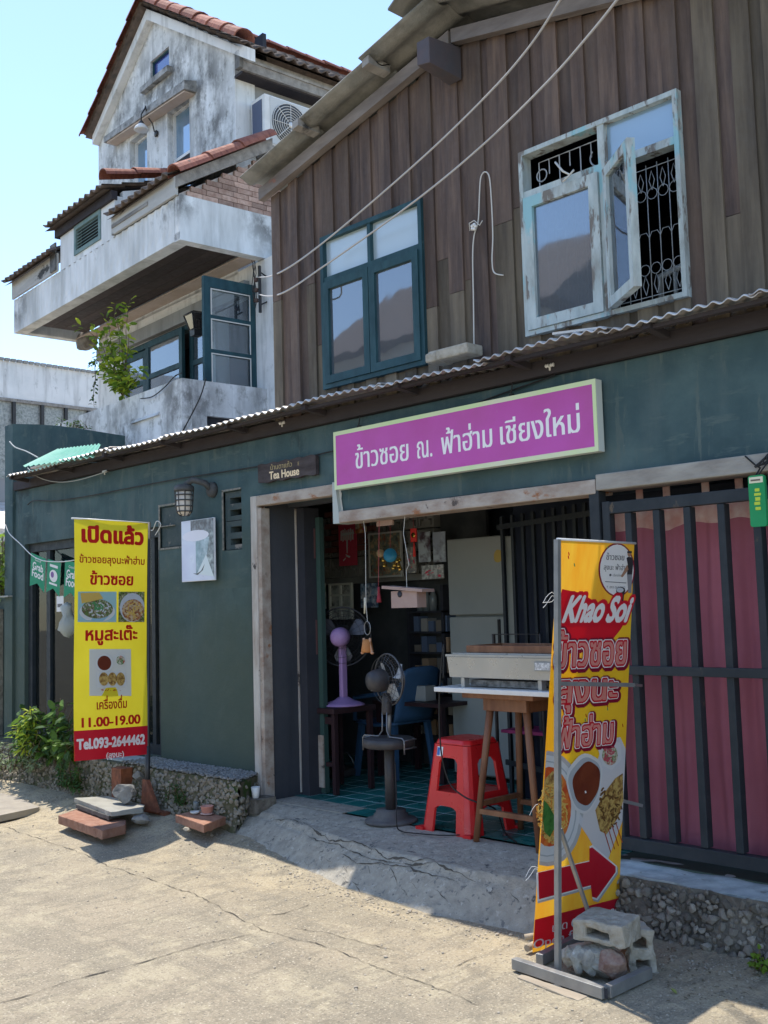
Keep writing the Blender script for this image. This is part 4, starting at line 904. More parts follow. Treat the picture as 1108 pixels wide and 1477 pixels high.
hb(MB().box((-3.84, 1.5, 5.3), (-.7, 1.55, 8.0)), 'room_lining', DARK)
# gable roof
tile_roof((-.20, .82, 7.44), (0, 4.4, 0), (-2.19, 0, 1.48)); tile_roof((-4.04, .82, 7.80), (0, 4.4, 0), (1.65, 0, 1.13))
ridge((-.04, .82, 7.40), (-2.39, .82, 8.97), 8, wh, 1.5); ridge((-4.06, .86, 7.79), (-2.36, .86, 8.97), 6, wh, 1.35)
for k in range(1): ridge((-2.39, .8, 8.98), (-2.39, 5.2, 8.98), 14, wh, 1.1)
for sgn, ue in ((1, -.1), (-1, -3.98)):
    a = -2.39; za, ze = 8.90, 8.90-.655*abs(ue+2.39)
    P4 = [(a, .90, za-.17), (ue, .90, ze-.17), (ue, .998, ze-.17), (a, .998, za-.17)]; P5 = [(a, .90, za-.03), (ue, .90, ze-.03), (ue, .998, ze-.03), (a, .998, za-.03)]
    if sgn < 0: P4, P5 = P4[::-1], P5[::-1]
    hb(MB().hexa(P4, P5), 'barge_board', WHITE)
hb(MB().box((-.36, .95, 7.24), (-.32, 5.1, 7.42)), 'fascia_board', GREYWOOD); hb(MB().box((-.32, .95, 7.34), (-.305, 5.1, 7.37)), 'fascia_board', GREYWOOD)
hb(MB().box((-.54, 1.0, 7.22), (-.36, 5.1, 7.25)), 'eave_soffit', TIMBD)
hb(MB().box((-.36, .90, 7.22), (-.26, .948, 7.42)), 'fascia_end', _M['black_stain'])
# broken roof stub left of the balcony windows
pt = W(*Hv(125, 492, .9)); m = MB(); m.add(*rock(pt, .2, 4, 2, (1.0, .5, .62), .2, .4)); m.build('eave_stub', mat('broken_tile', (.16, .14, .12), .9, [(.07, .065, .06), (.3, .28, .26)], 6, bump=.8), wh)

# ---- AC unit
ac = thing('air_conditioner', 'white outdoor air conditioner fan unit on the side wall of the gabled house', 'air conditioner', W(-.3, 1.7, 6.6))
def ab(m, n, mt, par=None, **k): return m.tmap(lambda v: W(*v)).build(n, mt, par or ac, **k)
ax = -.20; q0 = Hu(382, 170, ax); av0 = q0[1]; az1 = Hu(382, 134, ax)[2]; az0 = Hu(382, 206, ax)[2]; av1 = av0+.92
aub = min((abs(Hu(362, 165, u_)[1]-av0), u_) for u_ in np.arange(-.7, -.25, .01))[1]
ab(MB().box((aub, av0, az0), (ax, av1, az1)), 'casing', WPLA, bevel=.012)
ab(MB().box((aub+.03, av0-.006, az0+.05), (ax-.05, av0-.002, az1-.05)), 'side_grille', flat('navy_grille', (.09, .11, .17), .6))  # flat navy panel over the end of the casing
ab(MB().box((ax+.001, av0+.07, az0+.02), (ax+.006, av0+.60, az1-.02)), 'fan_panel', flat('ac_panel', (.55, .56, .55), .5))
fc = ((av0+.335), (az0+az1)/2)
ab(MB().lathe((ax+.005, fc[0], fc[1]), [(.245, 0), (.245, .004), (.0, .005)], 28, (1, 0, 0)), 'fan_well', flat('fan_well_grey', (.10, .105, .11), .8))
m = MB()
for k in range(1, 9): m.ring((ax+.02, fc[0], fc[1]), .030*k, .0035, (1, 0, 0), 28, 4)
for k in range(8): m.tube([(ax+.021, fc[0], fc[1]), (ax+.021, fc[0]+.23*math.cos(k*.785), fc[1]+.23*math.sin(k*.785))], .004, 4)
m.lathe((ax+.02, fc[0], fc[1]), [(.03, 0), (.03, .008), (0, .012)], 12, (1, 0, 0)); ab(m, 'fan_guard', WPLA)
ab(MB().box((ax+.001, av0+.70, az1-.24), (ax+.004, av0+.84, az1-.06)), 'label_sticker', flat('label_blue', (.03, .12, .4), .5))
m = MB()
for k in range(6): m.tube([(ax+.006, av0+.77-.035*math.cos(k*1.047), az1-.13-.035*math.sin(k*1.047)), (ax+.006, av0+.77, az1-.13)], .004, 4)
m.box((ax+.005, av0+.73, az1-.215), (ax+.007, av0+.82, az1-.2)); ab(m, 'snowflake_mark', WPLA)
ab(MB().box((-.54, av0+.1, az0-.04), (ax, av0+.14, az0)).box((-.54, av1-.14, az0-.04), (ax, av1-.1, az0)), 'bracket', GREYWOOD)

# ---- house lamps, bracket, cables
gl = thing('wall_lamp', 'swan neck lamp with white bell shade between the gable windows', 'lamp', W(-2.3, .95, 7.1))
def gb(m, n, mt, par, **k): return m.tmap(lambda v: W(*v)).build(n, mt, par, **k)
lb_ = Hv(226, 193, .99); lsd = Hv(204, 188, .70)
gb(MB().lathe((lb_[0], .998, lb_[2]-.0), [(.035, 0), (.045, .02), (.02, .03)], 12, (0, -1, 0)), 'wall_plate', BLACK, gl)
apx = [(lb_[0], .96, lb_[2]+.02), (lb_[0]-.01, .94, lb_[2]+.12), (lb_[0]-.04, .88, lb_[2]+.22), ((lb_[0]+lsd[0])/2, .80, lb_[2]+.27), (lsd[0]+.04, .73, lsd[2]+.27), (lsd[0], .70, lsd[2]+.20), (lsd[0], .70, lsd[2]+.12)]
gb(MB().tube(apx, .009, 6), 'arm', BLACK, gl)
gb(MB().lathe((lsd[0], .70, lsd[2]), [(.085, 0), (.09, .005), (.075, .04), (.035, .08), (.026, .09), (.0, .09)], 20), 'shade', WPLA, gl)
gb(MB().lathe((lsd[0], .70, lsd[2]+.07), [(.042, 0), (.03, .03), (.016, .05), (0, .055)], 12), 'shade_cap', BLACK, gl)
ll = thing('wall_lantern', 'black square wall lantern above the lower balcony windows of the white house', 'lamp', W(-1.1, .9, 4.6))
def lp(s_, z): return [(-1.10+a*s_, .80+b*s_, z) for a, b in ((-1, -1), (1, -1), (1, 1), (-1, 1))]
gb(MB().hexa(lp(.05, 4.47), lp(.095, 4.64)), 'lantern_glass', glass('smoky_glass', (.08, .07, .07), .08, .1, .4), ll)
m = MB()
for i in range(4): m.tube([lp(.05, 4.47)[i], lp(.097, 4.64)[i]], .008, 5); m.tube([lp(.097, 4.64)[i], lp(.097, 4.64)[(i+1) % 4]], .010, 5); m.tube([lp(.05, 4.47)[i], lp(.05, 4.47)[(i+1) % 4]], .008, 5)
m.hexa(lp(.045, 4.40), lp(.05, 4.47)); m.hexa(lp(.10, 4.64), lp(.07, 4.67)); m.box((-1.12, .8, 4.42), (-1.08, .998, 4.45)).box((-1.14, .97, 4.36), (-1.06, .998, 4.5))
gb(m, 'lantern_frame', BLACK, ll)
ib = thing('insulator_bracket', 'black iron bracket with insulators carrying two cables on the white house corner', 'bracket', W(.1, .9, 4.6))
bx = (Hv(377, 420, .93)[0])
gb(MB().box((bx-.012, .90, 4.42), (bx+.012, .925, 4.92)).tube([(bx, .91, 4.50), (bx, .998, 4.55)], .008, 5).tube([(bx, .91, 4.86), (bx, .998, 4.82)], .008, 5), 'bracket_bar', BLACK, ib)
for z in (4.56, 4.67, 4.78): gb(MB().lathe((bx-.05, .9, z-.02), [(.018, 0), (.028, .01), (.018, .02), (.028, .03), (.018, .04)], 10), 'insulator', flat('brown_insulator', (.1, .06, .05), .4), ib)
m = MB()
for k in range(4): m.tube([(bx-.08+.02*math.sin(j*1.3+k*2), .88+.01*k, 4.52+.06*j+.03*math.cos(j+k)) for j in range(9)], .005, 4)
gb(m, 'loose_wire', WIREB, ib)
def cable(pts, r, mt, label, cat='cable', n=10, twist=False):
    pts = [Vector(p) for p in pts]; out = []
    for i in range(len(pts)-1):
        p0, p1, p2, p3 = pts[max(i-1, 0)], pts[i], pts[i+1], pts[min(i+2, len(pts)-1)]
        for k in range(n):
            t = k/n; out.append(.5*((2*p1)+(p2-p0)*t+(2*p0-5*p1+4*p2-p3)*t*t+(3*p1-p0-3*p2+p3)*t**3))
    out.append(pts[-1]); return lab(MB().tube(out, r, 6).build('cable', mt), label, cat)
m1 = [W(bx-.02, .9, 4.80)]+[P(x, y, Y=yy) for x, y, yy in ((470, 350, 1.1), (560, 269, .5), (640, 200, .0), (700, 140, -.45), (760, 72, -.8), (808, 0, -1.1), (860, -90, -1.4))]
m2 = [W(bx-.02, .9, 4.62)]+[P(x, y, Y=yy) for x, y, yy in ((470, 385, 1.1), (560, 318, .5), (640, 258, .0), (700, 206, -.35), (790, 118, -.8), (850, 50, -1.1), (890, 0, -1.3), (950, -80, -1.6))]
for q in (m1, m2): q[1:3] = [P(*a, Y=yy_) for a, yy_ in ((((402, 394), -.06), ((470, 347), -.15)) if q is m1 else (((402, 425), -.06), ((470, 382), -.15)))]
m1[3] = P(600, 236, Y=-.35); m2[3] = P(600, 289, Y=-.35)
cable(m1, .006, flat('grey_cable', (.5, .48, .46), .6), 'upper pale power cable slanting across the plank wall')
cable(m2, .006, _M['grey_cable'], 'lower pale power cable slanting across the plank wall')
# hanging wire on the plank wall
cable([P(*a, Y=-.04) for a in ((684, 505), (683, 430), (682, 370), (684, 340), (690, 318), (692, 275), (694, 255), (700, 248), (706, 256), (709, 290), (711, 340), (710, 375), (713, 393), (726, 397))], .004, WIREW, 'loose white wire looped on the plank wall right of the teal window', 'wire')
kn = thing('wire_knot', 'white insulator knot tied with wire on the plank wall', 'insulator', P(685, 328, Y=-.05))
m = MB()
for k in range(5): m.lathe(P(685, 328, Y=-.05)+Vector((.014*math.cos(k*1.26), -.01, .014*math.sin(k*1.26))), [(.004, -.01), (.010, -.004), (.010, .004), (.004, .01)], 8, (math.cos(k*1.26), .3, math.sin(k*1.26)))
m.build('porcelain', WPLA, kn); MB().tube([P(678, 333, Y=-.05), P(677, 322, Y=-.06), P(684, 318, Y=-.06), P(692, 325, Y=-.06), P(696, 318, Y=-.06)], .003, 5).build('tie_wire', WIREW, kn)
# cables along the awning and wall
cable([P(*a, Y=-.02) for a in ((40, 728), (50, 722), (80, 722), (130, 715), (250, 692), (400, 668), (520, 640), (640, 602), (700, 577), (790, 545), (800, 540))], .005, WIREB, 'black cable stapled along the top of the teal wall')
cable([P(*a, Y=-.06) for a in ((40, 675), (55, 688), (80, 695), (110, 693), (148, 682), (154, 678))], .004, flat('dirty_white_cable', (.4, .42, .42), .6), 'drooping pale cable at the left end of the teal wall')
cable([P(*a, Y=-.1) for a in ((14, 637), (22, 645), (38, 651), (55, 660))], .006, _M['dirty_white_cable'], 'short pale cable on the left corner of the side wall')
cable([W(*Hv(x, y, -.02)) for x, y in ((297, 546), (290, 570), (278, 595), (262, 625))], .007, WIREB, 'black cable hanging over the white balcony parapet')
cable([W(*Hv(x, y, -.03)) for x, y in ((203, 575), (220, 572), (238, 558), (252, 543), (262, 538))], .006, WIREB, 'black cable looping along the balcony parapet top')
for px, py, lb in ((793, 527, 'white porcelain insulator under the awning above the purple sign'), (407, 610, 'white porcelain insulator on the teal wall left of the purple sign'), (151, 680, 'small white insulator at the left end of the teal wall')):
    t = thing('insulator', lb, 'insulator', P(px, py, Y=-.05)); c = P(px, py, Y=-.05)
    MB().lathe(c+Vector((-.028, 0, 0)), [(.009, 0), (.012, .004), (.007, .01), (.012, .018), (.009, .022)], 10, (1, 0, 0)).lathe(c+Vector((.006, 0, 0)), [(.009, 0), (.012, .004), (.007, .01), (.012, .018), (.009, .022)], 10, (1, 0, 0)).build('porcelain', WPLA, t)
    MB().lathe(c+Vector((0, 0, -.028)), [(.006, 0), (.006, .03)], 8).tube([c, c+Vector((0, .05, 0))], .003, 5).build('bolt', WIREW, t)

# ================================================================== BACKGROUND BUILDING
bg_ = thing('background_building', 'pale concrete building with frosted window band behind the left end', 'building', (-19, 5, 0))
zt0 = P(60, 528, X=-19).z; zb0 = P(60, 580, X=-19).z; zl0 = P(8, 690, X=-19).z
MB().box((-26, -2, zb0), (-19, 16, zt0)).build('parapet', WHITE, bg_)
nn_ = MB()
for k in range(80): nn_.box((-19.03, 1+.12*k, zt0), (-18.95, 1.09+.12*k, zt0+.05))
nn_.build('roof_edge_tiles', GREYW, bg_)
MB().box((-19.05, -2, zb0-.06), (-18.98, 16, zb0-.0)).build('window_head', GREYWOOD, bg_)
ys = [P(x, 590, X=-19).y for x in (-60, -20, 20, 61, 95, 128, 160)]
for a, b in zip(ys, ys[1:]): MB().box((-19.06, a+.03, zl0), (-19.04, b-.03, zb0-.06)).build('frosted_pane', mat('pebbled_glass', (.22, .25, .24), .4, [(.13, .15, .14), (.4, .42, .4)], 14, bump=.6, bscale=30, spec=.8, patch=[((.1, .14, .1), 2, .6, (1, 1, 1))]), bg_)
for a in ys: MB().box((-19.03, a-.03, zl0), (-18.97, a+.03, zb0-.06)).build('mullion', BLACK, bg_)
MB().box((-26, -2, -.3), (-19.05, 16, zl0)).build('wall', flat('bg_wall', (.3, .3, .3), .9), bg_)
m = MB(); m.hexa([(-19, -1, zl0-.5), (-16.5, -1, zl0-1.2), (-16.5, 7, zl0-1.2), (-19, 7, zl0-.5)], [(-19, -1, zl0-.45), (-16.5, -1, zl0-1.15), (-16.5, 7, zl0-1.15), (-19, 7, zl0-.45)])
m.build('porch_roof', ZINC, bg_)
MB().box((-16.6, -1, zl0-1.35), (-16.5, 7, zl0-1.2)).build('porch_fascia', WHITE, bg_)

# made-up houses across the lane, added for their reflections in the panes
ac_ = thing('opposite_house', 'made-up house across the lane, unseen except reflected in the window panes', 'house', (-14, -14, 0))
MB().box((-19, -18, -.3), (-12.5, -12, 7.2)).build('wall', flat('opp_wall', (.45, .44, .42), .9), ac_)
m = MB(); m.add([(-19.6, -18.5, 7.1), (-11.9, -18.5, 7.1), (-11.9, -11.5, 7.1), (-19.6, -11.5, 7.1), (-19.6, -15, 9.6), (-11.9, -15, 9.6)], [(0, 1, 5, 4), (1, 2, 5), (2, 3, 4, 5), (3, 0, 4), (0, 3, 2, 1)]); m.build('roof', TILED, ac_)
ac2 = thing('opposite_low_house', 'made-up low house across the lane, unseen except reflected in the window panes', 'house', (-8, -14, 0))
MB().box((-10.5, -17, -.3), (-5.5, -12.5, 5.2)).build('wall', flat('opp_wall2', (.3, .29, .27), .9), ac2)
m = MB(); m.add([(-11, -17.5, 5.1), (-5, -17.5, 5.1), (-5, -12, 5.1), (-11, -12, 5.1), (-8, -17.5, 7.2), (-8, -12, 7.2)], [(0, 4, 5, 3), (1, 2, 5, 4), (0, 1, 4), (2, 3, 5), (0, 3, 2, 1)]); m.build('roof', TILED, ac2)

# ================================================================== SHOP SIGN
sg = thing('shop_sign', 'long purple sign with lime border and white Thai lettering above the opening', 'sign', (-4.17, -.06, 2.3))
SX0, SX1, SZ0, SZ1 = -5.19, -3.135, 2.10, 2.48
MB().box((SX0, -.075, SZ0), (SX1, -.02, SZ1)).build('sign_box', flat('pale_sign_edge', (.62, .66, .62), .5), sg, bevel=.003)
LIM = mat('lime_border', (.6, .76, .38), .6, [(.7, .7, .52)], 3, bump=.03)
m = MB()
for q in (((SX0, -.079, SZ0), (SX1, -.0755, SZ0+.026)), ((SX0, -.079, SZ1-.026), (SX1, -.0755, SZ1)), ((SX0, -.079, SZ0+.026), (SX0+.022, -.0755, SZ1-.026)), ((SX1-.022, -.079, SZ0+.026), (SX1, -.0755, SZ1-.026))): m.box(*q)
m.build('border', LIM, sg)
MB().box((SX0+.022, -.0785, SZ0+.026), (SX1-.022, -.0755, SZ1-.026)).build('panel', mat('purple_panel', (.50, .085, .37), .6, [(.46, .095, .32), (.53, .10, .42)], 2, bump=.03, patch=[((.5, .2, .45), 9, .68, (1, 1, 1))], soft=.1), sg)
WL = flat('white_lettering', (.85, .84, .84), .6)
fs_ = lambda a, b: (a, -.0792, b)
for tx_, xa_, xb_, yb_ in (('ข้าวซอย', 513, 590, 671), ('ณ.', 602, 624, 661), ('ฟ้าฮ่าม', 637, 711, 652), ('เชียงใหม่', 722, 838, 640)):
    a, b = P(xa_, yb_+4, Y=-.079), P(xb_, yb_, Y=-.079); text_mb(tx_, lambda p, q_: (p, -.0792, q_), (a.x+b.x)/2, 2.215, .185, bold=.018, width=b.x-a.x).build('lettering', WL, sg)
for x in (-4.98, -3.72): MB().tube([(x, -.05, 2.48), (x, -.03, 2.56), (x+.01, -.02, 2.62)], .004, 5).box((x-.012, -.05, 2.478), (x+.012, -.03, 2.50)).build('hanger_wire', WIREB, sg)

# ---- Tea House board
th = thing('wooden_sign', 'small dark wooden board reading Tea House above the doorway', 'sign', (-5.73, -.04, 2.3))
m = MB(); n = 14
tp = [(-6.05+.635*i/n, 2.365+.006*math.sin(i*2.1)) for i in range(n+1)]; bt_ = [(-6.045+.632*i/n, 2.232+.006*math.sin(i*1.7+1)) for i in range(n+1)]
for i in range(n): m.hexa([(bt_[i][0], -.045, bt_[i][1]), (bt_[i+1][0], -.045, bt_[i+1][1]), (bt_[i+1][0], -.015, bt_[i+1][1]), (bt_[i][0], -.015, bt_[i][1])], [(tp[i][0], -.045, tp[i][1]), (tp[i+1][0], -.045, tp[i+1][1]), (tp[i+1][0], -.015, tp[i+1][1]), (tp[i][0], -.015, tp[i][1])])
m.build('board', mat('worn_sign_wood', (.06, .05, .052), .8, [(.09, .075, .078), (.04, .03, .03)], 8, (.3, 1, 1), bump=.6, vary=0), th)
ft = lambda a, b: (a, -.0475, b); CRM = flat('cream_paint', (.85, .68, .45), .7)
text_mb('Tea House', ft, -5.75, 2.247, .078, bold=.035, width=.33).build('lettering', CRM, th)
text_mb('บ้านตาแก้ว', ft, -5.78, 2.312, .05, bold=.012, width=.24).build('lettering', flat('faded_gold', (.42, .33, .17), .7), th)
text_mb('E', ft, -5.59, 2.312, .035, bold=.012).build('lettering', _M['faded_gold'], th)

# ---- wall lamp and picture board
wl = thing('bulkhead_lamp', 'caged bulkhead wall lamp with white glass above the picture board', 'lamp', (-6.8, -.15, 2.15))
lx = -6.80; ly = -.17
MB().lathe((lx, ly, 2.245), [(.075, 0), (.078, .01), (.075, .035), (.05, .05), (.0, .055)], 18).build('cap', mat('cast_iron', (.05, .055, .06), .7, [(.1, .1, .1)], 15, bump=.6), wl)
MB().lathe((lx, ly, 2.06), [(.02, 0), (.045, .012), (.056, .05), (.06, .18), (0, .182)], 18).build('glass', mat('opal_glass', (.72, .66, .58), .4, [(.6, .52, .45)], 4, bump=0), wl)
m = MB()
for z, r in ((2.09, .058), (2.13, .064), (2.175, .066), (2.215, .068)): m.ring((lx, ly, z), r, .005, (0, 0, 1), 18, 4)
for k in range(8): a = k*.785+.3; m.tube([(lx+r_*math.cos(a), ly+r_*math.sin(a), z) for r_, z in ((.03, 2.055), (.058, 2.09), (.066, 2.17), (.07, 2.245))], .0045, 4)
m.build('cage', _M['cast_iron'], wl)
m = MB().tube([(lx+.02, ly, 2.29), (lx+.07, ly+.03, 2.325), (lx+.13, ly+.10, 2.30), (lx+.14, -.0, 2.24)], .024, 8).lathe((lx+.14, -.0, 2.25), [(.06, 0), (.055, .03), (.03, .04)], 14, (0, -1, 0)); m.build('arm', _M['cast_iron'], wl)
pb = thing('picture_board', 'white picture board of a glass hung below the caged wall lamp', 'board', (-6.8, -.05, 1.8))
MB().box((-7.025, -.05, 1.565), (-6.588, -.035, 2.035)).build('board', flat('board_edge', (.7, .72, .75), .5), pb, bevel=.003)
fb = lambda a, b, o=0: (-7.025+a*.437, -.0512-o, 1.565+b*.47)
def bpoly(pts, mt, nm, o): MB().add([fb(a, b, o) for a, b in pts], [tuple(range(len(pts)))]).build(nm, mt, pb)
def ell(cx, cy, rx, ry, n=28, a0=0): return [(cx+rx*math.cos(a0+6.28318*k/n), cy+ry*math.sin(a0+6.28318*k/n)) for k in range(n)]
bpoly([(0.01, .01), (.99, .01), (.99, .99), (.01, .99)], mat('print_lilac', (.52, .55, .72), .35, [(.6, .66, .8)], 4, bump=0, spec=.6), 'print', 0)
bpoly([(.3, .82), (.99, .82), (.99, .99), (.3, .99)], mat('print_dark', (.12, .14, .18), .35, [(.35, .4, .45), (.08, .08, .1)], 16, bump=0), 'print', .0006)
bpoly([(.72, .45), (.99, .05), (.99, .82), (.7, .82)], mat('print_grey', (.2, .24, .28), .35, [(.5, .58, .6), (.1, .12, .14)], 14, bump=0), 'print', .0009)
bpoly([(.45, .1), (.62, .12), (.80, .45), (.86, .7), (.45, .7)], mat('print_teal', (.3, .45, .52), .35, [(.5, .6, .68), (.18, .28, .33)], 8, bump=0), 'print', .0012)
bpoly([(.48, .12), (.98, .06), (.76, .42)], flat('print_pale', (.62, .7, .74), .35), 'print', .0014)
bpoly(ell(.45, .74, .4, .09), flat('print_white', (.72, .72, .82), .35), 'print', .0016)
bpoly([(.36, .13), (.5, .10), (.66, .17), (.72, .27), (.6, .16), (.48, .125)], flat('print_shadow', (.08, .09, .11), .35), 'print', .0018)

# ================================================================== BANNERS
class Banner:
    """flat printed cloth; pt(u, v, off): u across 0..1, v down 0..1, off towards the viewer's side of the cloth"""
    def __init__(s, TL, TR, BL, BR, px, bulge=0):
        s.c = [Vector(p) for p in (TL, TR, BL, BR)]; s.px = px; s.bulge = bulge
        s.n = (s.c[1]-s.c[0]).cross(s.c[2]-s.c[0]).normalized()
        if s.n.dot(Vector(CAM)-s.c[0]) < 0: s.n = -s.n
        s.W = (px[1][0]-px[0][0]); s.H = px[2][1]-px[0][1]
    def pt(s, u, v, off=0):
        a, b, c, d = s.c
        w_ = s.bulge*(math.sin(u*3.1)*.6+.35*math.sin(v*7+u*2)+.25*math.sin(u*9+v*5)*v)
        return (a*(1-u)+b*u)*(1-v)+(c*(1-u)+d*u)*v+s.n*(off+w_)
    def uv(s, x, y):
        a, b, c, d = s.px; u, v = .5, .5
        for _ in range(6):
            t = a[1]*(1-u)+b[1]*u; bt = c[1]*(1-u)+d[1]*u; v = (y-t)/(bt-t)
            l = a[0]*(1-v)+c[0]*v; r = b[0]*(1-v)+d[0]*v; u = (x-l)/(r-l)
        return u, v
    def fn(s, off): return lambda a, b: s.pt(a/s.W, -b/s.H, off)
    def text(s, t, px, py, size, mt, par, off, bold=0, width=None, shear=0):
        u, v = s.uv(px, py); return text_mb(t, s.fn(off), u*s.W, -v*s.H, size, width=width, bold=bold, shear=shear).build('lettering', mt, par)
    def poly(s, pts, mt, nm, par, off, inpx=True):
        q = [s.pt(*(s.uv(*p) if inpx else p), off+(.0045 if s.bulge else 0)) for p in pts]; return MB().add(q, [tuple(range(len(q)))]).build(nm, mt, par)
# left banner, across the wall
xb = -6.95
TR = P(213, 755, X=xb); TL = P(107, 748, X=xb); BR = P(211.5, 1088, X=xb); BL = P(107, 1098, X=xb)
BL_ = Banner(TL, TR, BL, BR, ((107, 748), (213, 755), (107, 1098), (211.5, 1088)), .018)
bn = thing('menu_banner', 'tall yellow menu banner with red Thai lettering on a black pole, left', 'banner', P(212, 1150, X=xb))
YEL = mat('yellow_vinyl', (.80, .68, .04), .45, [(.74, .62, .03)], 3, bump=.6, bscale=4, trans=.4, spec=.4)
REDV = mat('red_vinyl', (.55, .012, .035), .45, bump=.08, bscale=6, trans=.3, spec=.4); REDT = flat('red_print', (.50, .012, .01), .5, .2); WHV = flat('white_print', (.85, .84, .83), .5, .2); BRT = flat('brown_red_print', (.42, .05, .01), .5, .2)
vs, fs = grid(lambda a, b: BL_.pt(a, b), 14, 40); MB().add(vs, fs, True).build('cloth', YEL, bn)
vs, fs = grid(lambda a, b: BL_.pt(a, .878+.122*b, .0012), 14, 6); MB().add(vs, fs, True).build('red_band', REDV, bn)
BL_.text('เปิดแล้ว', 161, 784, 32, REDT, bn, .003, .05, 90)
BL_.text('ข้าวซอยลุงนะฟ้าฮ่าม', 160.5, 814, 15, BRT, bn, .003, .022, 95)
BL_.text('ข้าวซอย', 159, 845, 24, REDT, bn, .003, .035, 63)
BL_.text('หมูสะเต๊ะ', 160, 925, 26, REDT, bn, .003, .035, 76)
BL_.text('เครื่องดื่ม', 159, 1023, 18, BRT, bn, .003, .025, 44)
BL_.text('11.00-19.00', 159, 1047, 19, REDT, bn, .003, .04, 85)
BL_.text('Tel.093-2644462', 159, 1077, 20, WHV, bn, .003, .05, 99)
BL_.text('(ลุงนะ)', 163, 1092, 11, WHV, bn, .003, .03, 27)
def fmat(name, base, cols, sc, tr=.15): return mat(name, base, .5, cols, sc, bump=0, trans=tr, contrast=(.44, .56))
FD1 = fmat('food_dark', (.16, .10, .06), [(.05, .05, .03), (.45, .4, .33), (.12, .2, .05)], 28); FD2 = fmat('food_orange', (.42, .15, .06), [(.2, .07, .03), (.62, .48, .3)], 26)
FD3 = fmat('food_skewer', (.38, .22, .06), [(.2, .1, .03), (.55, .38, .12)], 24); SAU = fmat('sauce', (.14, .028, .012), [(.18, .04, .015)], 6); SAL = fmat('salad', (.1, .25, .08), [(.5, .06, .06), (.6, .55, .45)], 30)
PLT = flat('print_plate', (.66, .68, .70), .5, .2); PBL = flat('print_blue', (.30, .50, .62), .5, .2); PGR = flat('print_grey_plate', (.42, .46, .5), .5, .2); NOOD = flat('print_noodle', (.68, .46, .12), .5, .2); PLW = flat('print_lightgrey', (.6, .63, .68), .5, .2)
def bimg(B, par, x0, y0, x1, y1, mt): B.poly([(x0, y0), (x1, y0), (x1, y1), (x0, y1)], mt, 'photo_print', par, .003)
def scat(B, par, cx, cy, rx, ry, mt, n, ln, wd, off, nm='photo_print', rr=R):
    m = MB()
    for k in range(n):
        a = rr.uniform(0, 6.283); q = math.sqrt(rr.random()); x, y = cx+rx*q*math.cos(a), cy+ry*q*math.sin(a); an = rr.uniform(0, 3.14); cu_ = rr.uniform(-1.5, 1.5); pr = None
        for t in range(5):
            x += ln/5*math.cos(an); y += ln/5*math.sin(an); an += cu_/5; nx_, ny_ = -math.sin(an)*wd, math.cos(an)*wd
            if ((x-cx)/rx)**2+((y-cy)/ry)**2 > 1.05: break
            cur = [B.pt(*B.uv(x+sg_*nx_, y+sg_*ny_), off+k*.000004+(.0045 if B.bulge else 0)) for sg_ in (1, -1)]
            if pr: m.add([pr[0], pr[1], cur[1], cur[0]], [(0, 1, 2, 3)])
            pr = cur
    if m.v: m.build(nm, mt, par)
bimg(BL_, bn, 111, 855, 165, 899, PBL); BL_.poly(ell(138, 884, 25, 15), PLT, 'photo_print', bn, .0036); BL_.poly(ell(138, 880, 22, 14), FD1, 'photo_print', bn, .0042); BL_.poly([(114, 857), (140, 856), (146, 865), (130, 869), (116, 872)], NOOD, 'photo_print', bn, .0046)
scat(BL_, bn, 138, 880, 20, 12, PLW, 22, 5, .9, .0050); scat(BL_, bn, 139, 876, 12, 7, flat('print_green', (.08, .3, .12), .5, .2), 16, 5, 1.0, .0052)
bimg(BL_, bn, 168, 855, 208, 899, FD1); BL_.poly(ell(189, 878, 19, 21), PLW, 'photo_print', bn, .0036); BL_.poly(ell(190, 882, 17, 16), FD2, 'photo_print', bn, .0042); scat(BL_, bn, 190, 880, 16, 15, NOOD, 26, 12, .7, .0050)
bimg(BL_, bn, 127.5, 938, 187, 1005, PLW)
BL_.poly(ell(148, 958, 12, 13), PLT, 'photo_print', bn, .0036); BL_.poly(ell(148, 958, 9.5, 10.5), SAU, 'photo_print', bn, .0042); BL_.poly(ell(171, 954, 8, 8), PLT, 'photo_print', bn, .0036); BL_.poly(ell(171, 954, 6.5, 6.5), SAL, 'photo_print', bn, .0042)
BL_.poly([(138, 970), (178, 970), (180, 992), (138, 994)], PLT, 'photo_print', bn, .0036)
for k in range(3): BL_.poly(ell(147+12*k, 981, 6.4, 9.5), FD3, 'photo_print', bn, .0042)
scat(BL_, bn, 159, 996, 18, 2.5, BRT, 14, 5, .4, .0044)
# pole, top rod, foot
MB().tube([TR+Vector((0, .012, .01)), BR+Vector((0, .012, 0)), Vector((BR.x-.02, BR.y+.012, -.06))], .014, 8).build('pole', BLACK, bn)
MB().tube([TL+Vector((0, -.02, .002)), TR+Vector((0, .02, .002))], .007, 6).build('top_rod', WPLA, bn)
MB().tube([BR+Vector((0, .012, .06)), Vector((BR.x-.02, BR.y+.012, -.03))], .02, 8).build('pole_sleeve', BLACK, bn)
ft_ = Vector((BR.x-.02, BR.y+.012, 0)); RSTL = mat('rust_red_steel', (.22, .07, .035), .8, [(.3, .11, .06), (.13, .05, .03)], 10, bump=.3)
a = P(205, 1165, Y=ft_.y)
m = MB(); m.hexa([(ft_.x-.05, ft_.y-.02, -.10), (ft_.x+.17, ft_.y-.02, -.10), (ft_.x+.17, ft_.y+.01, -.10), (ft_.x-.05, ft_.y+.01, -.10)], [(ft_.x-.03, ft_.y-.02, .12), (ft_.x+.025, ft_.y-.02, .12), (ft_.x+.025, ft_.y+.01, .12), (ft_.x-.03, ft_.y+.01, .12)]); m.build('foot_gusset', RSTL, bn)
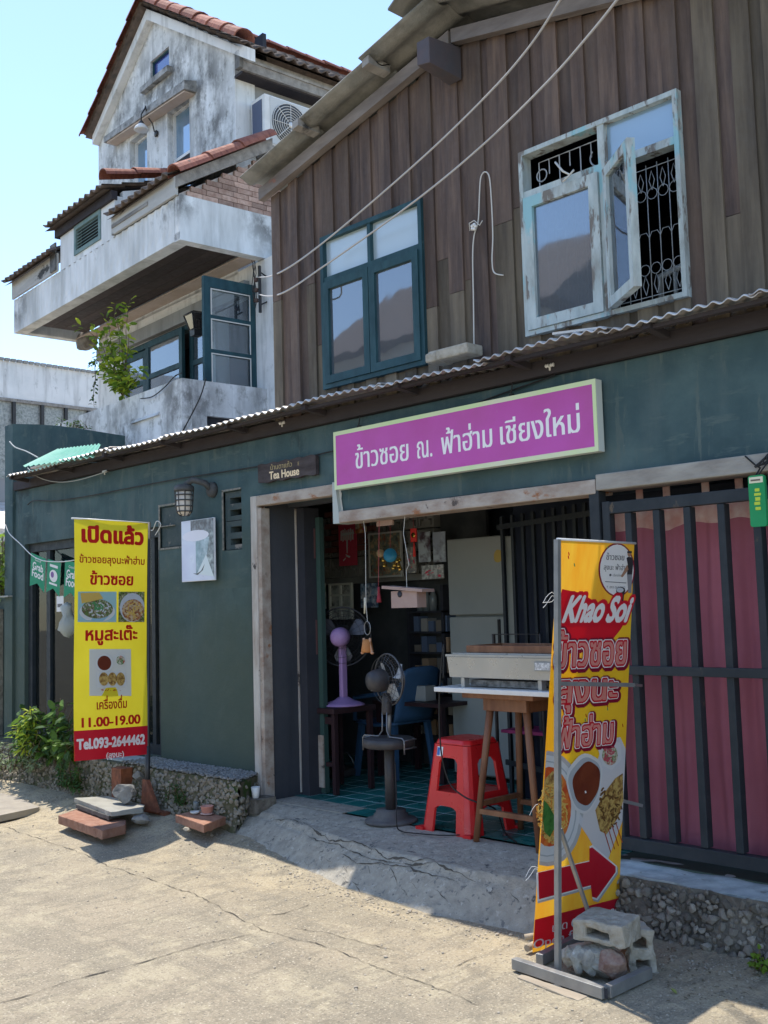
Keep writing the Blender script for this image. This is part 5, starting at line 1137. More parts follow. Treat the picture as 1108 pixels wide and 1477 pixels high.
b = P(172, 1108, Y=ft_.y+.02)
MB().box((b.x-.08, ft_.y, -.10), (b.x+.06, ft_.y+.10, b.z)).build('foot_upright', RSTL, bn); MB().box((b.x-.02, ft_.y+.02, -.125), (ft_.x+.2, ft_.y+.07, -.10)).build('foot_base', RSTL, bn)
# stones holding it
def slab(name, label, pxs, zt_, th_, mt, group='slabs and stones weighing down the left banner', jag=.006, seed=0, wobz=.004):
    q = [P(x, y, Z=zt_) for x, y in pxs]; pts = []
    for i in range(len(q)):
        a_, b_ = q[i], q[(i+1) % len(q)]; n = max(2, int((b_-a_).length/.03))
        for k in range(n): p = a_.lerp(b_, k/n); pts.append(p+Vector((noise.noise(Vector((i*5+k, seed, 0)))*jag, noise.noise(Vector((i*5+k, seed, 4)))*jag, wobz*noise.noise(Vector((k*.6, i, seed))))))
    lo = [p+Vector((noise.noise(p*30)*jag, noise.noise(p*31)*jag, -th_)) for p in pts]; m = MB().hexa(lo, pts)
    c = sum(pts, Vector())/len(pts); o = m.build(name, mt, None, label, 'slab', group, bevel=.003, origin=c); return o
slab('clay_slab', 'long red clay slab at the bottom of the banner weights', [(84, 1176), (114, 1166), (182, 1183), (181, 1190), (148, 1198)], -.115, .06, REDB, seed=1)
slab('slate_slab', 'dark thin slab between the clay slab and the grey slab', [(109, 1160), (150, 1150), (178, 1164), (180, 1170), (157, 1177)], -.075, .03, mat('dark_slate', (.08, .075, .07), .85, [(.12, .11, .10)], 8, bump=.4), seed=2)
slab('concrete_slab', 'grey concrete slab with rough broken edge on top of the banner weights', [(107, 1151), (155, 1148), (209, 1161), (206, 1166), (160, 1171)], -.045, .032, mat('grey_slab', (.34, .33, .29), .9, [(.27, .26, .23)], 8, bump=.5, bscale=60), seed=3, jag=.009)
def boulder(name, label, c, r, sq, seed, mt, group=None, cat='stone', rough=.25, flat_=.25, sub=3):
    m = MB().add(*rock(c, r, seed, 4 if r > .04 else 3, sq, rough, 0, 14), False); return m.build(name, mt, None, label, cat, group, origin=c)
boulder('stone', 'flat brown stone lying beside the clay slab', P(203, 1181, Z=-.11), .085, (1.0, .7, .42), 5, STONE, 'slabs and stones weighing down the left banner')
boulder('stone', 'dark rounded boulder on the grey slab against the banner foot', P(181, 1141, Y=-.55)+Vector((0, 0, -.005)), .105, (1.15, .7, .78), 9, mat('dark_boulder', (.14, .14, .14), .85, [(.09, .09, .09), (.22, .22, .21)], 8, bump=.6, bscale=50), 'slabs and stones weighing down the left banner')
boulder('stone', 'small grey stone wedged behind the boulder', P(199, 1120, Y=-.36), .05, (1.2, .8, .7), 12, STONE, 'slabs and stones weighing down the left banner')

# offering brick with dishes
ob = slab('clay_brick', 'red clay slab carrying small dishes in front of the gravel ledge', [(253, 1175), (284, 1168), (326, 1178), (294, 1190)], -.055, .052, REDB, None, seed=6, jag=.003); ob['category'] = 'slab'
boulder('stone', 'pale pebble tucked under the clay slab with dishes', P(270, 1196, Z=-.12), .03, (1.4, .8, .5), 3, mat('pale_stone', (.4, .36, .28), .9, [(.3, .27, .22)], 8, bump=.4))
c1 = P(299, 1175, Z=-.053); PNK = mat('pink_ceramic', (.55, .25, .19), .4, [(.6, .3, .24)], 5, bump=.05)
bw_ = thing('bowl', 'pink pot on a saucer standing on the clay slab', 'bowl', c1)
MB().lathe(c1, [(.03, 0), (.045, .006), (.048, .012), (.03, .012)], 18).build('saucer', mat('pale_pink_ceramic', (.6, .42, .38), .4, bump=0), bw_)
MB().lathe(c1, [(.030, .012), (.038, .02), (.044, .055), (.047, .058), (.043, .06), (.038, .05), (.0, .045)], 20).build('pot', PNK, bw_)
c2 = P(281, 1174, Z=-.053); d1 = thing('bowl', 'shallow white dish beside the pink pot', 'bowl', c2)
MB().lathe(c2, [(.015, 0), (.03, .008), (.034, .018), (.03, .016), (0, .006)], 16).build('dish', WPLA, d1)
c3 = P(283, 1168, Z=-.053); lab(MB().lathe(c3, [(.018, 0), (.021, .05), (.022, .055), (.019, .05), (.016, .006), (0, .006)], 16).build('glass_cup', mat('milky_glass', (.4, .43, .43), .2, bump=0, trans=.4, spec=.6), None, origin=c3), 'small clear glass behind the pink pot', 'glass')
c4 = Vector((-5.985, -.16, 0)); c4 = P(369, 1151, Y=-.14); lab(MB().lathe(c4, [(.020, 0), (.022, .004), (.033, .075), (.030, .076), (.018, .008), (0, .008)], 18).build('cup', WPLA, None, origin=c4), 'small white cup at the foot of the door frame', 'cup')
m = MB(); m.box((c4.x-.06, c4.y-.05, c4.z-.1), (c4.x+.07, c4.y+.12, c4.z)); m.build('cup_step', MORT, lw)

# right banner on its frame
p0 = P(805, 1400, Z=-.20)
TLr = P(806, 779, Y=p0.y+.01); dirb = Vector((-.03, 1, 0)).normalized()
def solve_w(TLp, target):
    lo_, hi_ = .1, 1.5
    for _ in range(40):
        md = (lo_+hi_)/2; q = Vector(CAM); p = TLp+dirb*md-q; x = 554+F*p.dot(Vector(RT))/p.dot(Vector(FW))
        if x < target: lo_ = md
        else: hi_ = md
    return md
wr = solve_w(TLr, 915); TRr = TLr+dirb*wr; BLr = P(768, 1374, Z=-.19); BRr = BLr+dirb*(wr*1.02)
BRr = BLr+dirb*solve_w(BLr, 891)
BRr = P(891, 1340, Y=BRr.y)
TRr.z -= .004
RB = Banner(TLr, TRr, BLr, BRr, ((806, 779), (915, 783.5), (768, 1374), (891, 1340)), .0)
rn = thing('food_banner', 'yellow Khao Soi food banner with red arrow leaning on a steel frame by the street', 'banner', p0)
YOR = mat('orange_yellow_vinyl', (.88, .46, .04), .4, [(.9, .56, .05), (.86, .38, .025)], 5, (1, 1, .12), bump=.5, bscale=4, trans=.5, spec=.4)
YLM = mat('lemon_vinyl', (.9, .76, .05), .4, [(.9, .66, .04)], 3, (1, 1, .3), bump=.5, bscale=4, trans=.5, spec=.4)
vs, fs = grid(lambda a, b: RB.pt(a, b), 14, 50); MB().add(vs, fs, True).build('cloth', YOR, rn)
q = lambda u, v: (u, v)
RB.poly([(1, .17), (1, .57), (0, .62), (0, .30), (.5, .30)], YLM, 'yellow_print', rn, .0008, False)
MRN = flat('maroon_print', (.22, .006, .03), .5, .2); RDP = flat('bright_red_print', (.62, .012, .03), .5, .25); PNP = flat('pink_print', (.72, .28, .24), .5, .25)
# oval badge and cook
RB.poly(ell(888, 820, 27.5, 38), MRN, 'badge_rim', rn, .0014); RB.poly(ell(888, 820, 25.5, 36), WHV, 'badge', rn, .0020)
GRYT = flat('grey_print', (.12, .12, .13), .5, .1)
RB.text('ข้าวซอย', 885, 806, 12.5, GRYT, rn, .0026, .02, 27); RB.text('ลุงนะ ฟ้าฮ่าม', 886, 820, 11, GRYT, rn, .0026, .012, 36); RB.text('● เชียงใหม่', 886, 829, 5, GRYT, rn, .0026, 0, 20); RB.text('T. 093-264-4462', 886, 846, 5, GRYT, rn, .0026, 0, 28)
RB.poly([(870, 836), (902, 837.5), (902, 838.5), (870, 837)], GRYT, 'badge_line', rn, .0026)
SK = flat('print_skin', (.36, .2, .13), .5, .1); BKP = flat('print_black', (.03, .03, .035), .5, .1)
RB.poly(ell(906.5, 797, 3, 4), SK, 'cook_print', rn, .0030); RB.poly([(903, 793.5), (910, 793), (910.5, 796), (903, 796)], BKP, 'cook_print', rn, .0034); RB.poly([(902, 803), (905, 801), (911, 802), (912.5, 812), (911, 826), (903, 826), (904, 812)], BKP, 'cook_print', rn, .0030); RB.poly([(903, 826), (911, 826), (910, 852), (905, 852)], flat('print_apron', (.25, .25, .27), .5, .1), 'cook_print', rn, .0028)
RB.poly([(903, 812), (896, 824), (893, 829), (896, 830), (905, 819)], SK, 'cook_print', rn, .0036)
RB.poly(ell(893, 849, 7, 5.5), BKP, 'cook_print', rn, .0036); RB.poly([(887, 850), (899, 850), (897, 865), (891, 865)], BKP, 'cook_print', rn, .0036); RB.poly(ell(892, 848, 5.5, 3.5), PLW, 'cook_print', rn, .0040)
# red flash behind the English words
RB.poly([(810, 848), (835, 853), (868, 872), (890, 858), (908, 868), (906, 885), (893, 905), (876, 925), (804, 922), (802, 880)], RDP, 'flash', rn, .0014)
RB.text('Khao', 836, 893, 52, RDP, rn, .0042, .16, 62, .28); RB.text('Soi', 886, 892, 52, RDP, rn, .0042, .15, 38, .28)
RB.text('Khao', 836, 893, 52, WHV, rn, .0050, .045, 54, .28); RB.text('Soi', 886, 892, 52, WHV, rn, .0050, .045, 33, .28)
for t, x, y, sz, wdt in (('ข้าวซอย', 849, 956, 62, 103), ('ลุงนะ', 843, 1007, 56, 88), ('ฟ้าฮ่าม', 840, 1071, 54, 80)):
    k0 = {104: 0}.get(wdt, 0)
    for off, bd, mt, ex in ((.0056, .14, MRN, 9), (.0062, .085, WHV, 4.6), (.0068, .055, RDP, 2.4), (.0074, .018, PNP, -.6), (.0080, .0, WHV, -2)):
        if mt is WHV and bd == 0: continue
        RB.text(t, x+(1.5 if mt is MRN else 0), y+(1.5 if mt is MRN else 0), sz, mt, rn, off, bd, wdt-4+ex)
# food
cl = lambda pts: [(max(RB.px[0][0]+(RB.px[2][0]-RB.px[0][0])*(p[1]-779)/592+.5, min(p[0], RB.px[1][0]+(RB.px[3][0]-RB.px[1][0])*(p[1]-783)/539-.5)), p[1]) for p in pts]
RB.poly(cl(ell(788, 1163, 50, 84)), PGR, 'plate_print', rn, .0042); RB.poly(cl(ell(787, 1163, 46, 78)), PLT, 'plate_print', rn, .0046); RB.poly(cl(ell(787, 1163, 41, 70)), PGR, 'plate_print', rn, .0050); RB.poly(cl(ell(787, 1163, 39, 68)), PLT, 'plate_print', rn, .0054)
RB.poly(cl(ell(790, 1160, 30, 58)), fmat('curry_red', (.55, .08, .02), [(.68, .2, .04)], 14), 'curry_print', rn, .0058); RB.poly(cl([(778, 1120), (795, 1108), (808, 1120), (806, 1190), (794, 1215), (778, 1200)]), FD3, 'noodle_print', rn, .0062)
scat(RB, rn, 795, 1168, 21, 45, NOOD, 150, 14, .9, .0066, 'noodle_print'); scat(RB, rn, 792, 1170, 20, 42, flat('print_orange', (.62, .25, .04), .5, .2), 60, 10, .8, .0074, 'noodle_print')
RB.poly(cl([(780, 1150), (788, 1156), (796, 1172), (797, 1190), (790, 1204), (783, 1196), (779, 1175)]), fmat('herb', (.03, .12, .02), [(.06, .2, .04)], 14), 'herb_print', rn, .0084)
RB.poly(cl([(868, 1062), (893, 1058), (903, 1075), (903, 1180), (870, 1248), (845, 1205), (826, 1175), (850, 1120)]), PLW, 'tray_print', rn, .0042)
RB.poly(cl([(858, 1072), (876, 1062), (893, 1066), (895, 1090), (880, 1106), (866, 1100)]), PLT, 'dish_print', rn, .0048); RB.poly(cl(ell(877, 1084, 12, 15)), SAL, 'salad_print', rn, .0052)
scat(RB, rn, 877, 1084, 11, 14, flat('print_onion', (.5, .08, .12), .5, .2), 26, 6, 1.0, .0056, 'salad_print')
RB.poly(cl([(855, 1165), (868, 1140), (885, 1118), (897, 1110), (898, 1150), (890, 1175), (872, 1200), (862, 1195)]), FD3, 'skewer_print', rn, .0048); scat(RB, rn, 878, 1158, 18, 34, flat('print_char', (.14, .07, .02), .5, .1), 46, 8, 1.2, .0052, 'skewer_print')
for k in range(4): RB.poly([(868+6*k, 1196-4*k), (869+6*k, 1195-4*k), (879+6*k, 1226-5*k), (878+6*k, 1227-5*k)], BRT, 'skewer_stick_print', rn, .0054)
def rounded(pts, k=5):
    out = []; n = len(pts)
    for i in range(n):
        a_, b_, c_ = Vector(pts[i-1]), Vector(pts[i]), Vector(pts[(i+1) % n]); s0, s1 = b_.lerp(a_, .38), b_.lerp(c_, .38)
        for j in range(k+1): t = j/k; out.append(tuple(s0.lerp(b_, t).lerp(b_.lerp(s1, t), t)))
    return out
RB.poly(rounded([(809, 1112), (836, 1078), (866, 1094), (862, 1140), (842, 1172), (822, 1165)]), PLT, 'bowl_print', rn, .0088); RB.poly(rounded([(812, 1116), (838, 1084), (863, 1098), (859, 1140), (842, 1168), (824, 1160)]), PGR, 'bowl_print', rn, .0091); RB.poly(rounded([(819, 1118), (842, 1090), (862, 1104), (859, 1136), (843, 1160), (826, 1152)]), SAU, 'sauce_print', rn, .0094)
RB.poly([(838, 1137), (840, 1136), (841, 1139), (839, 1140)], WHV, 'glint_print', rn, .0097)
# arrow
ar = [(775, 1256), (846, 1240), (846, 1221), (850, 1219), (886, 1247), (886, 1255), (857, 1294), (850, 1292), (848, 1275), (776, 1295)]
cxa, cya = 832, 1257
RB.poly([(cxa+(x-cxa)*1.05+1.2, cya+(y-cya)*1.10+2.5) for x, y in ar], PGR, 'arrow_print', rn, .0048); RB.poly([(cxa+(x-cxa)*1.04, cya+(y-cya)*1.09) for x, y in ar], WHV, 'arrow_print', rn, .0052); RB.poly(ar, RDP, 'arrow_print', rn, .0056)
RB.poly([(0, .918), (1, .916), (1, .99), (0, .988)], REDV, 'red_band', rn, .0030, False)
RB.text('เปิด 09.00-20.00', 843, 1331, 18, WHV, rn, .0040, .012, 88); RB.text('Open from 9.00', 829, 1352, 19, WHV, rn, .0040, .012, 108)
for k in range(12):
    x, y = R.uniform(815, 900), R.choice([R.uniform(785, 830), R.uniform(1000, 1050)]); RB.poly(rounded([(x, y), (x+1.5, y+1), (x+2.2, y+6), (x+.5, y+5)], 2), R.choice([RDP, BRT, _M['print_green']]), 'chilli_print', rn, .0014)
# top bar and frame
MB().tube([TLr+Vector((0, -.01, .004)), TRr+Vector((0, .01, .004))], .006, 6).build('top_rod', WPLA, rn)
fr_ = thing('banner_frame', 'galvanised steel stand with rectangular foot carrying the Khao Soi banner', 'stand', p0)
ptop = P(804, 778, Y=p0.y); e1, e2 = P(742, 1389, Z=-.20), P(872, 1432, Z=-.20); e3 = P(936, 1402, Z=-.20); 
dY = Vector((0.02, .40, 0)); e1b = P(838, 1352, Z=-.20); e4 = P(905, 1345, Z=-.20)
pf = e1.lerp(e2, .49); pf = Vector((P(805, 1402, Z=-.205)))
MB().bar(pf+Vector((0, 0, .005)), ptop+Vector((0, 0, .0)), .022, .022, (1, 0, 0)).build('pole', STEELG, fr_)
MB().bar(e1, e2, .035, .045).build('foot_tube', STEELG, fr_, bevel=.002)
MB().bar(e2+Vector((.0, .018, 0)), e3, .035, .045).build('foot_tube', STEELG, fr_, bevel=.002)
MB().bar(P(778, 1384, Z=-.2), e1b, .035, .045).build('foot_tube', STEELG, fr_, bevel=.002)
m = MB(); m.bar(e2+Vector((.0, -.002, 0)), e2+Vector((0.0, -.001, 0)), .03, .038); m.build('tube_end', DARK, fr_)
st0 = P(808, 1195, Y=p0.y+.02); st1 = P(852, 1325, Y=p0.y+.22)
MB().bar(st0, st1, .016, .012).build('brace', STEELG, fr_)
MB().bar(P(805, 986, Y=p0.y-.0), P(914, 988, X=TRr.x+.005), .012, .018).build('cross_bar', STEELG, fr_)
MB().bar(P(914, 988, X=TRr.x), P(925, 989, Y=-.06), .012, .012).build('cross_bar', STEELG, fr_); MB().bar(P(890, 1153, X=BRr.x+.03), P(926, 1162, Y=-.05), .014, .016).build('cross_bar', STEELG, fr_)
m = MB(); rq = random.Random(2)
for v_, n_ in ((.13, 3), (.64, 1), (.79, 2)):
    for j in range(n_):
        c = RB.pt(.0, v_+.004*j); a_ = rq.uniform(-.6, .3); m.tube([c+Vector((0, .0, 0))]+[c+Vector((-.006*k, -.014*k, .018*math.sin(k*.8+j*2)*rq.uniform(.6, 1.1)-.004*k*k*.5)) for k in range(1, 5)], .0011, 4)
m.build('tie_string', WPLA, fr_)
a, b = P(744, 1378, Z=-.235), P(0, 0, Z=-.2)
sl1 = slab('plank_offcut', 'thin weathered board lying on the ground under the steel stand', [(746, 1409), (752, 1405), (850, 1436), (834, 1443)], -.226, .012, mat('dry_board', (.42, .35, .26), .85, [(.3, .25, .19)], 8, (.2, 1, 1), bump=.5), None, seed=9, jag=.002); sl1['category'] = 'board'
sl2 = slab('plank_offcut', 'second board end sticking out beneath the steel tube', [(744, 1385+16), (752, 1400), (800, 1412), (790, 1416)], -.236, .010, _M['dry_board'], None, seed=10, jag=.002); sl2['category'] = 'board'
lab(MB().tube([P(757, 1352, Z=-.19), P(775, 1349, Z=-.18)], .014, 8).tube([P(760, 1368, Z=-.205), P(775, 1360, Z=-.2)], .016, 8).build('bamboo_stick', _M['dry_board']), 'two cut sticks poking out at the bottom corner of the food banner', 'stick')

# blocks on the stand
def hollow(name, label, c, sx, sy, sz, rotz, mt, slot, tilt=0, rough=.006):
    t = thing(name, label, 'block', c, 'broken blocks weighing down the right banner stand'); rm = Matrix.Translation(c) @ Matrix.Rotation(rotz, 4, 'Z') @ Matrix.Rotation(tilt, 4, 'X')
    m = MB(); wall_holes(m, -sx/2, sx/2, -sz/2, sz/2, slot, -sy/2, sy/2)
    import bmesh
    bm = bmesh.new(); me = m.mesh(None); bm.from_mesh(me); bmesh.ops.remove_doubles(bm, verts=bm.verts, dist=.0005); bmesh.ops.bevel(bm, geom=[e for e in bm.edges if len(e.link_faces) == 2 and e.calc_face_angle(0) > .5], offset=.010, segments=2, affect='EDGES', profile=.6)
    bmesh.ops.subdivide_edges(bm, edges=[e for e in bm.edges if e.calc_length() > .035], cuts=5, use_grid_fill=True)
    for v in bm.verts: v.co += Vector((noise.noise(v.co*35), noise.noise(v.co*35+Vector((9, 0, 0))), noise.noise(v.co*33+Vector((0, 9, 0)))))*rough+Vector((noise.noise(v.co*9), noise.noise(v.co*9+Vector((9, 0, 0))), noise.noise(v.co*9+Vector((0, 9, 0)))))*rough*1.6
    bm.transform(rm); bm.to_mesh(me); bm.free(); me.transform(Matrix.Translation(-Vector(c))); me.materials.append(mt); put('block', me, t, c)
    return t
cT = P(876, 1338, Y=-.84); 
hollow('hollow_block', 'grey cement block with a slot, topmost of the pile on the steel stand', cT, .235, .17, .095, math.radians(8), CEM, [(-.06, .045, -.022, .012)], .06)
cR = P(920, 1368, Y=-.66)
hollow('hollow_block', 'pale hollow block standing on end behind the pile on the steel stand', cR, .11, .16, .20, math.radians(48), CEM, [(-.028, .028, .025, .068), (-.028, .028, -.068, -.025)], .05, .009)
cB = P(862, 1383, Y=-.86)
rkm = mat('mortared_rubble', (.34, .31, .25), .92, [(.22, .2, .17), (.45, .42, .36)], 9, bump=.9, bscale=40, patch=[((.55, .54, .5), 14, .63, (1, 1, .5))])
rb = thing('masonry_lump', 'mortared masonry lump with red brick end at the bottom of the stand pile', 'block', cB, 'broken blocks weighing down the right banner stand')
MB().add(*rock(cB+Vector((-.03, .0, -.0)), .125, 21, 5, (1.15, .75, .58), .15, 0, 12)).build('mortar', rkm, rb)
for k, (dx, dy, s_) in enumerate(((-.10, -.055, .045), (-.045, -.07, .05), (.012, -.072, .045))): MB().add(*rock(cB+Vector((dx, dy, -.0)), s_*1.2, 31+k, 4, (.62, .6, 1.0), .15, 0, 12)).build('stone', rkm, rb)
MB().add(*rock(cB+Vector((.085, -.03, .0)), .08, 41, 4, (.8, .8, .85), .15, 0, 12)).build('brick_end', mat('dusty_brick', (.33, .2, .15), .9, [(.4, .33, .27), (.24, .13, .1)], 14, bump=.9, bscale=60), rb)

# ================================================================== FOOD COUNTER: stool table, grill, red stool, pedestal fan
tb = thing('high_stool', 'tall wooden bar stool used as a stand for the grill', 'stool', (-4.0, .1, 0))
L0 = [Vector((-4.115, -.045, -.004)), P(772, 1192, Z=.0), P(770, 1175, Z=.0)]
top = .815
legs_t = [(-3.985, .0), (-3.74, .0), (-3.985, .24), (-3.74, .24)]; legs_b = [(-4.085, -.06), (-3.64, -.06), (-4.085, .34), (-3.64, .34)]
for (tx0, ty0), (bx0, by0) in zip(legs_t, legs_b): MB().tube([(bx0, by0, 0), ((tx0+bx0)/2, (ty0+by0)/2, top*.5), (tx0, ty0, top-.02)], .018, 10, taper=1.25).build('leg', TABW, tb)
MB().box((-4.02, -.035, top-.085), (-3.71, -.008, top-.015)).build('apron', TABW, tb, bevel=.004); MB().box((-4.02, .24, top-.085), (-3.71, .265, top-.015)).build('apron', TABW, tb, bevel=.004)
MB().box((-4.02, -.006, top-.085), (-3.995, .238, top-.015)).build('apron', TABW, tb); MB().box((-3.735, -.006, top-.085), (-3.71, .238, top-.015)).build('apron', TABW, tb)
def lt(i, z): a_, b_ = legs_t[i], legs_b[i]; t = z/top; return Vector((b_[0]+(a_[0]-b_[0])*t, b_[1]+(a_[1]-b_[1])*t, z))
for i, j, z in ((0, 1, .17), (2, 3, .17), (0, 2, .21), (1, 3, .21)): MB().bar(lt(i, z), lt(j, z), .028, .028).build('stretcher', TABW, tb)
MB().box((-4.13, -.09, top-.013), (-3.62, .32, top+.018)).build('seat', TABW, tb, bevel=.005)
brd = lab(MB().box((-4.30, -.14, top+.0185), (-3.42, .36, top+.045)).build('board', WPLA, None, bevel=.003), 'white board laid on the wooden bar stool under the grill', 'board')
gl_ = thing('grill', 'stainless tabletop grill on the white board', 'grill', (-3.9, .1, .87)); STN = mat('stainless', (.45, .46, .45), .35, [(.4, .41, .4)], 4, bump=.03, metal=.6)
gx0, gx1, gy0, gy1, gz0 = -4.22, -3.44, -.10, .26, top+.046
m = MB(); gz1 = gz0+.175
m.hexa([(gx0+.01, gy0, gz0+.055), (gx1, gy0, gz0+.055), (gx1, gy1, gz0+.055), (gx0+.01, gy1, gz0+.055)], [(gx0, gy0-.01, gz1), (gx1, gy0-.01, gz1), (gx1, gy1+.01, gz1), (gx0, gy1+.01, gz1)]); m.build('body', STN, gl_, bevel=.004)
m = MB()
for x in (gx0+.09, gx1-.14):
    MB().box((x, gy0+.01, gz0), (x+.025, gy0+.05, gz0+.054)).build('foot', STN, gl_); MB().box((x, gy1-.05, gz0), (x+.025, gy1-.01, gz0+.054)).build('foot', STN, gl_)
MB().box((gx0+.12, gy0+.06, gz0+.004), (gx1-.15, gy1-.04, gz0+.04)).build('drip_tray', mat('burnt_tray', (.06, .06, .06), .5, [(.3, .3, .3)], 30, bump=.5), gl_)
MB().box((gx0-.004, gy0-.014, gz1), (gx1+.002, gy0+.01, gz1+.012)).build('rim', STN, gl_); MB().box((gx0+.03, gy0+.011, gz1), (gx1, gy1, gz1+.02)).build('grate', STN, gl_)
MB().box((gx1-.14, gy0-.015, gz0+.105), (gx1-.03, gy0-.0115, gz0+.155)).build('label_plate', flat('label_grey', (.3, .31, .3), .5), gl_); MB().box((gx1-.134, gy0-.018, gz0+.111), (gx1-.036, gy0-.0155, gz0+.149)).build('label_plate', mat('label_white', (.72, .73, .72), .5, [(.3, .3, .3)], 60, bump=0), gl_)
tr_ = thing('wooden_tray', 'shallow reddish wooden tray resting on top of the grill', 'tray', (-3.8, .1, gz1+.03)); tz = gz1+.021; m = MB()
m.box((-4.09, -.04, tz), (-3.38, .24, tz+.012)); m.build('tray_base', TABW, tr_)
for q in (((-4.11, -.06, tz), (-3.36, -.0405, tz+.04)), ((-4.11, .2405, tz), (-3.36, .26, tz+.04)), ((-4.11, -.04, tz), (-4.0905, .24, tz+.04)), ((-3.3795, -.04, tz), (-3.36, .24, tz+.04))): MB().box(*q).build('tray_side', TABW, tr_, bevel=.003)
# red stool
rs = thing('plastic_stool', 'red plastic stool beside the wooden bar stool at the threshold', 'stool', (-4.3, .15, 0))
sc_ = Vector((-4.355, .19, 0)); sa = math.radians(-3); HT = .535; ts, bs = .145, .215
def sp(x, y, z, out=0):
    k = ts+(bs-ts)*(1-z/HT)**1.1+out; v = Vector((x*k, y*k, z)); v.rotate(Matrix.Rotation(sa, 3, 'Z')); return v+sc_
m = MB(); o8 = lambda c: [(-1, -1+c), (-1+c, -1), (1-c, -1), (1, -1+c), (1, 1-c), (1-c, 1), (-1+c, 1), (-1, 1-c)]
m.hexa([sp(x, y, HT-.03) for x, y in o8(.25)], [sp(x, y, HT, -.012) for x, y in o8(.25)]); m.build('seat', RED, rs, bevel=.008)
def side(rot):
    m = MB(); legw = .36; hole_t = .74
    def q(x, z, d=0): 
        v = Vector((x, -1, 0)); v.rotate(Matrix.Rotation(rot, 3, 'Z')); return sp(v.x, v.y, z, d)
    def plate(p):
        f = [q(x, z, .0) for x, z in p]; b = [q(x, z, -.012) for x, z in p]; m.hexa(b, f)
    N_ = 10
    # skirt with arched lower edge, lower band with arched gap, two side strips
    c_ = .78
    ar_ = [(-c_+.0, HT-.031)]; 
    out = []
    xin = c_-.30
    hole = []
    z_top, z_bot = HT-.105, .235
    def xi(z): return xin-.02*(1-z/HT)
    # strips
    for s_ in (-1, 1):
        for za, zb in ((0, .155), (.155, z_bot), (z_bot, z_top), (z_top, HT-.031)):
            plate([(s_*xi(za), za), (s_*c_, za), (s_*c_, zb), (s_*xi(zb), zb)][::(1 if s_ > 0 else -1)])
    n = 8
    for i in range(n):
        a0, a1 = -1+2*i/n, -1+2*(i+1)/n; x0_, x1_ = a0*xi(z_top), a1*xi(z_top); ar1 = lambda a: z_top+.0-.02*(abs(a)**6)*1.5
        plate([(x0_, ar1(a0)), (x1_, ar1(a1)), (x1_, HT-.031), (x0_, HT-.031)])
        al = lambda a: .155-.022*abs(a)**4; x0_, x1_ = a0*xi(.2), a1*xi(.2)
        plate([(x0_, al(a0)), (x1_, al(a1)), (x1_, z_bot), (x0_, z_bot)])
    return m
for k in range(4): side(k*math.pi/2).build('side_panel', RED, rs)
def corner(k):
    m = MB(); c = [(-1, -.76), (-.76, -1)] 
    pr = []
    for z in (0, .12, .25, .38, HT-.031):
        row = []
        for (x, y), d in (((-1, -.775), 0), ((-.93, -.9), .0), ((-.9, -.93), 0), ((-.775, -1), 0)):
            v = Vector((x, y, 0)); v.rotate(Matrix.Rotation(k*math.pi/2, 3, 'Z')); row.append(sp(v.x, v.y, z, 0))
        for (x, y) in ((-.775, -1), (-.9, -.93), (-.93, -.9), (-1, -.775)):
            v = Vector((x, y, 0)); v.rotate(Matrix.Rotation(k*math.pi/2, 3, 'Z')); row.append(sp(v.x, v.y, z, -.014))
        pr.append(row)
    for a_, b_ in zip(pr, pr[1:]): m.hexa(a_, b_)
    v = Vector((-.9, -.9, 0)); v.rotate(Matrix.Rotation(k*math.pi/2, 3, 'Z')); p = sp(v.x, v.y, .0, .005); m.box(p-Vector((.03, .03, 0)), p+Vector((.03, .03, .018))); return m
for k in range(4): corner(k).build('leg', RED, rs)
m = MB(); m.hexa([sp(x, y, .225, -.014) for x, y in ((-.95, -.95), (.95, -.95), (.95, .95), (-.95, .95))], [sp(x, y, .232, -.014) for x, y in ((-.95, -.95), (.95, -.95), (.95, .95), (-.95, .95))]); m.build('shelf', RED, rs)
lq = lambda x, z, d: sp(x, -1, z, d)
MB().add([lq(-.62, HT-.10, .002), (lq(-.30, HT-.10, .002)), lq(-.30, HT-.045, .002), lq(-.62, HT-.045, .002)], [(0, 1, 2, 3)]).build('sticker', flat('sticker_white', (.8, .8, .8), .5), rs)
MB().add([lq(-.60, HT-.095, .003), (lq(-.46, HT-.095, .003)), lq(-.46, HT-.05, .003), lq(-.60, HT-.05, .003)], [(0, 1, 2, 3)]).build('sticker', flat('sticker_blue', (.04, .16, .5), .5), rs)

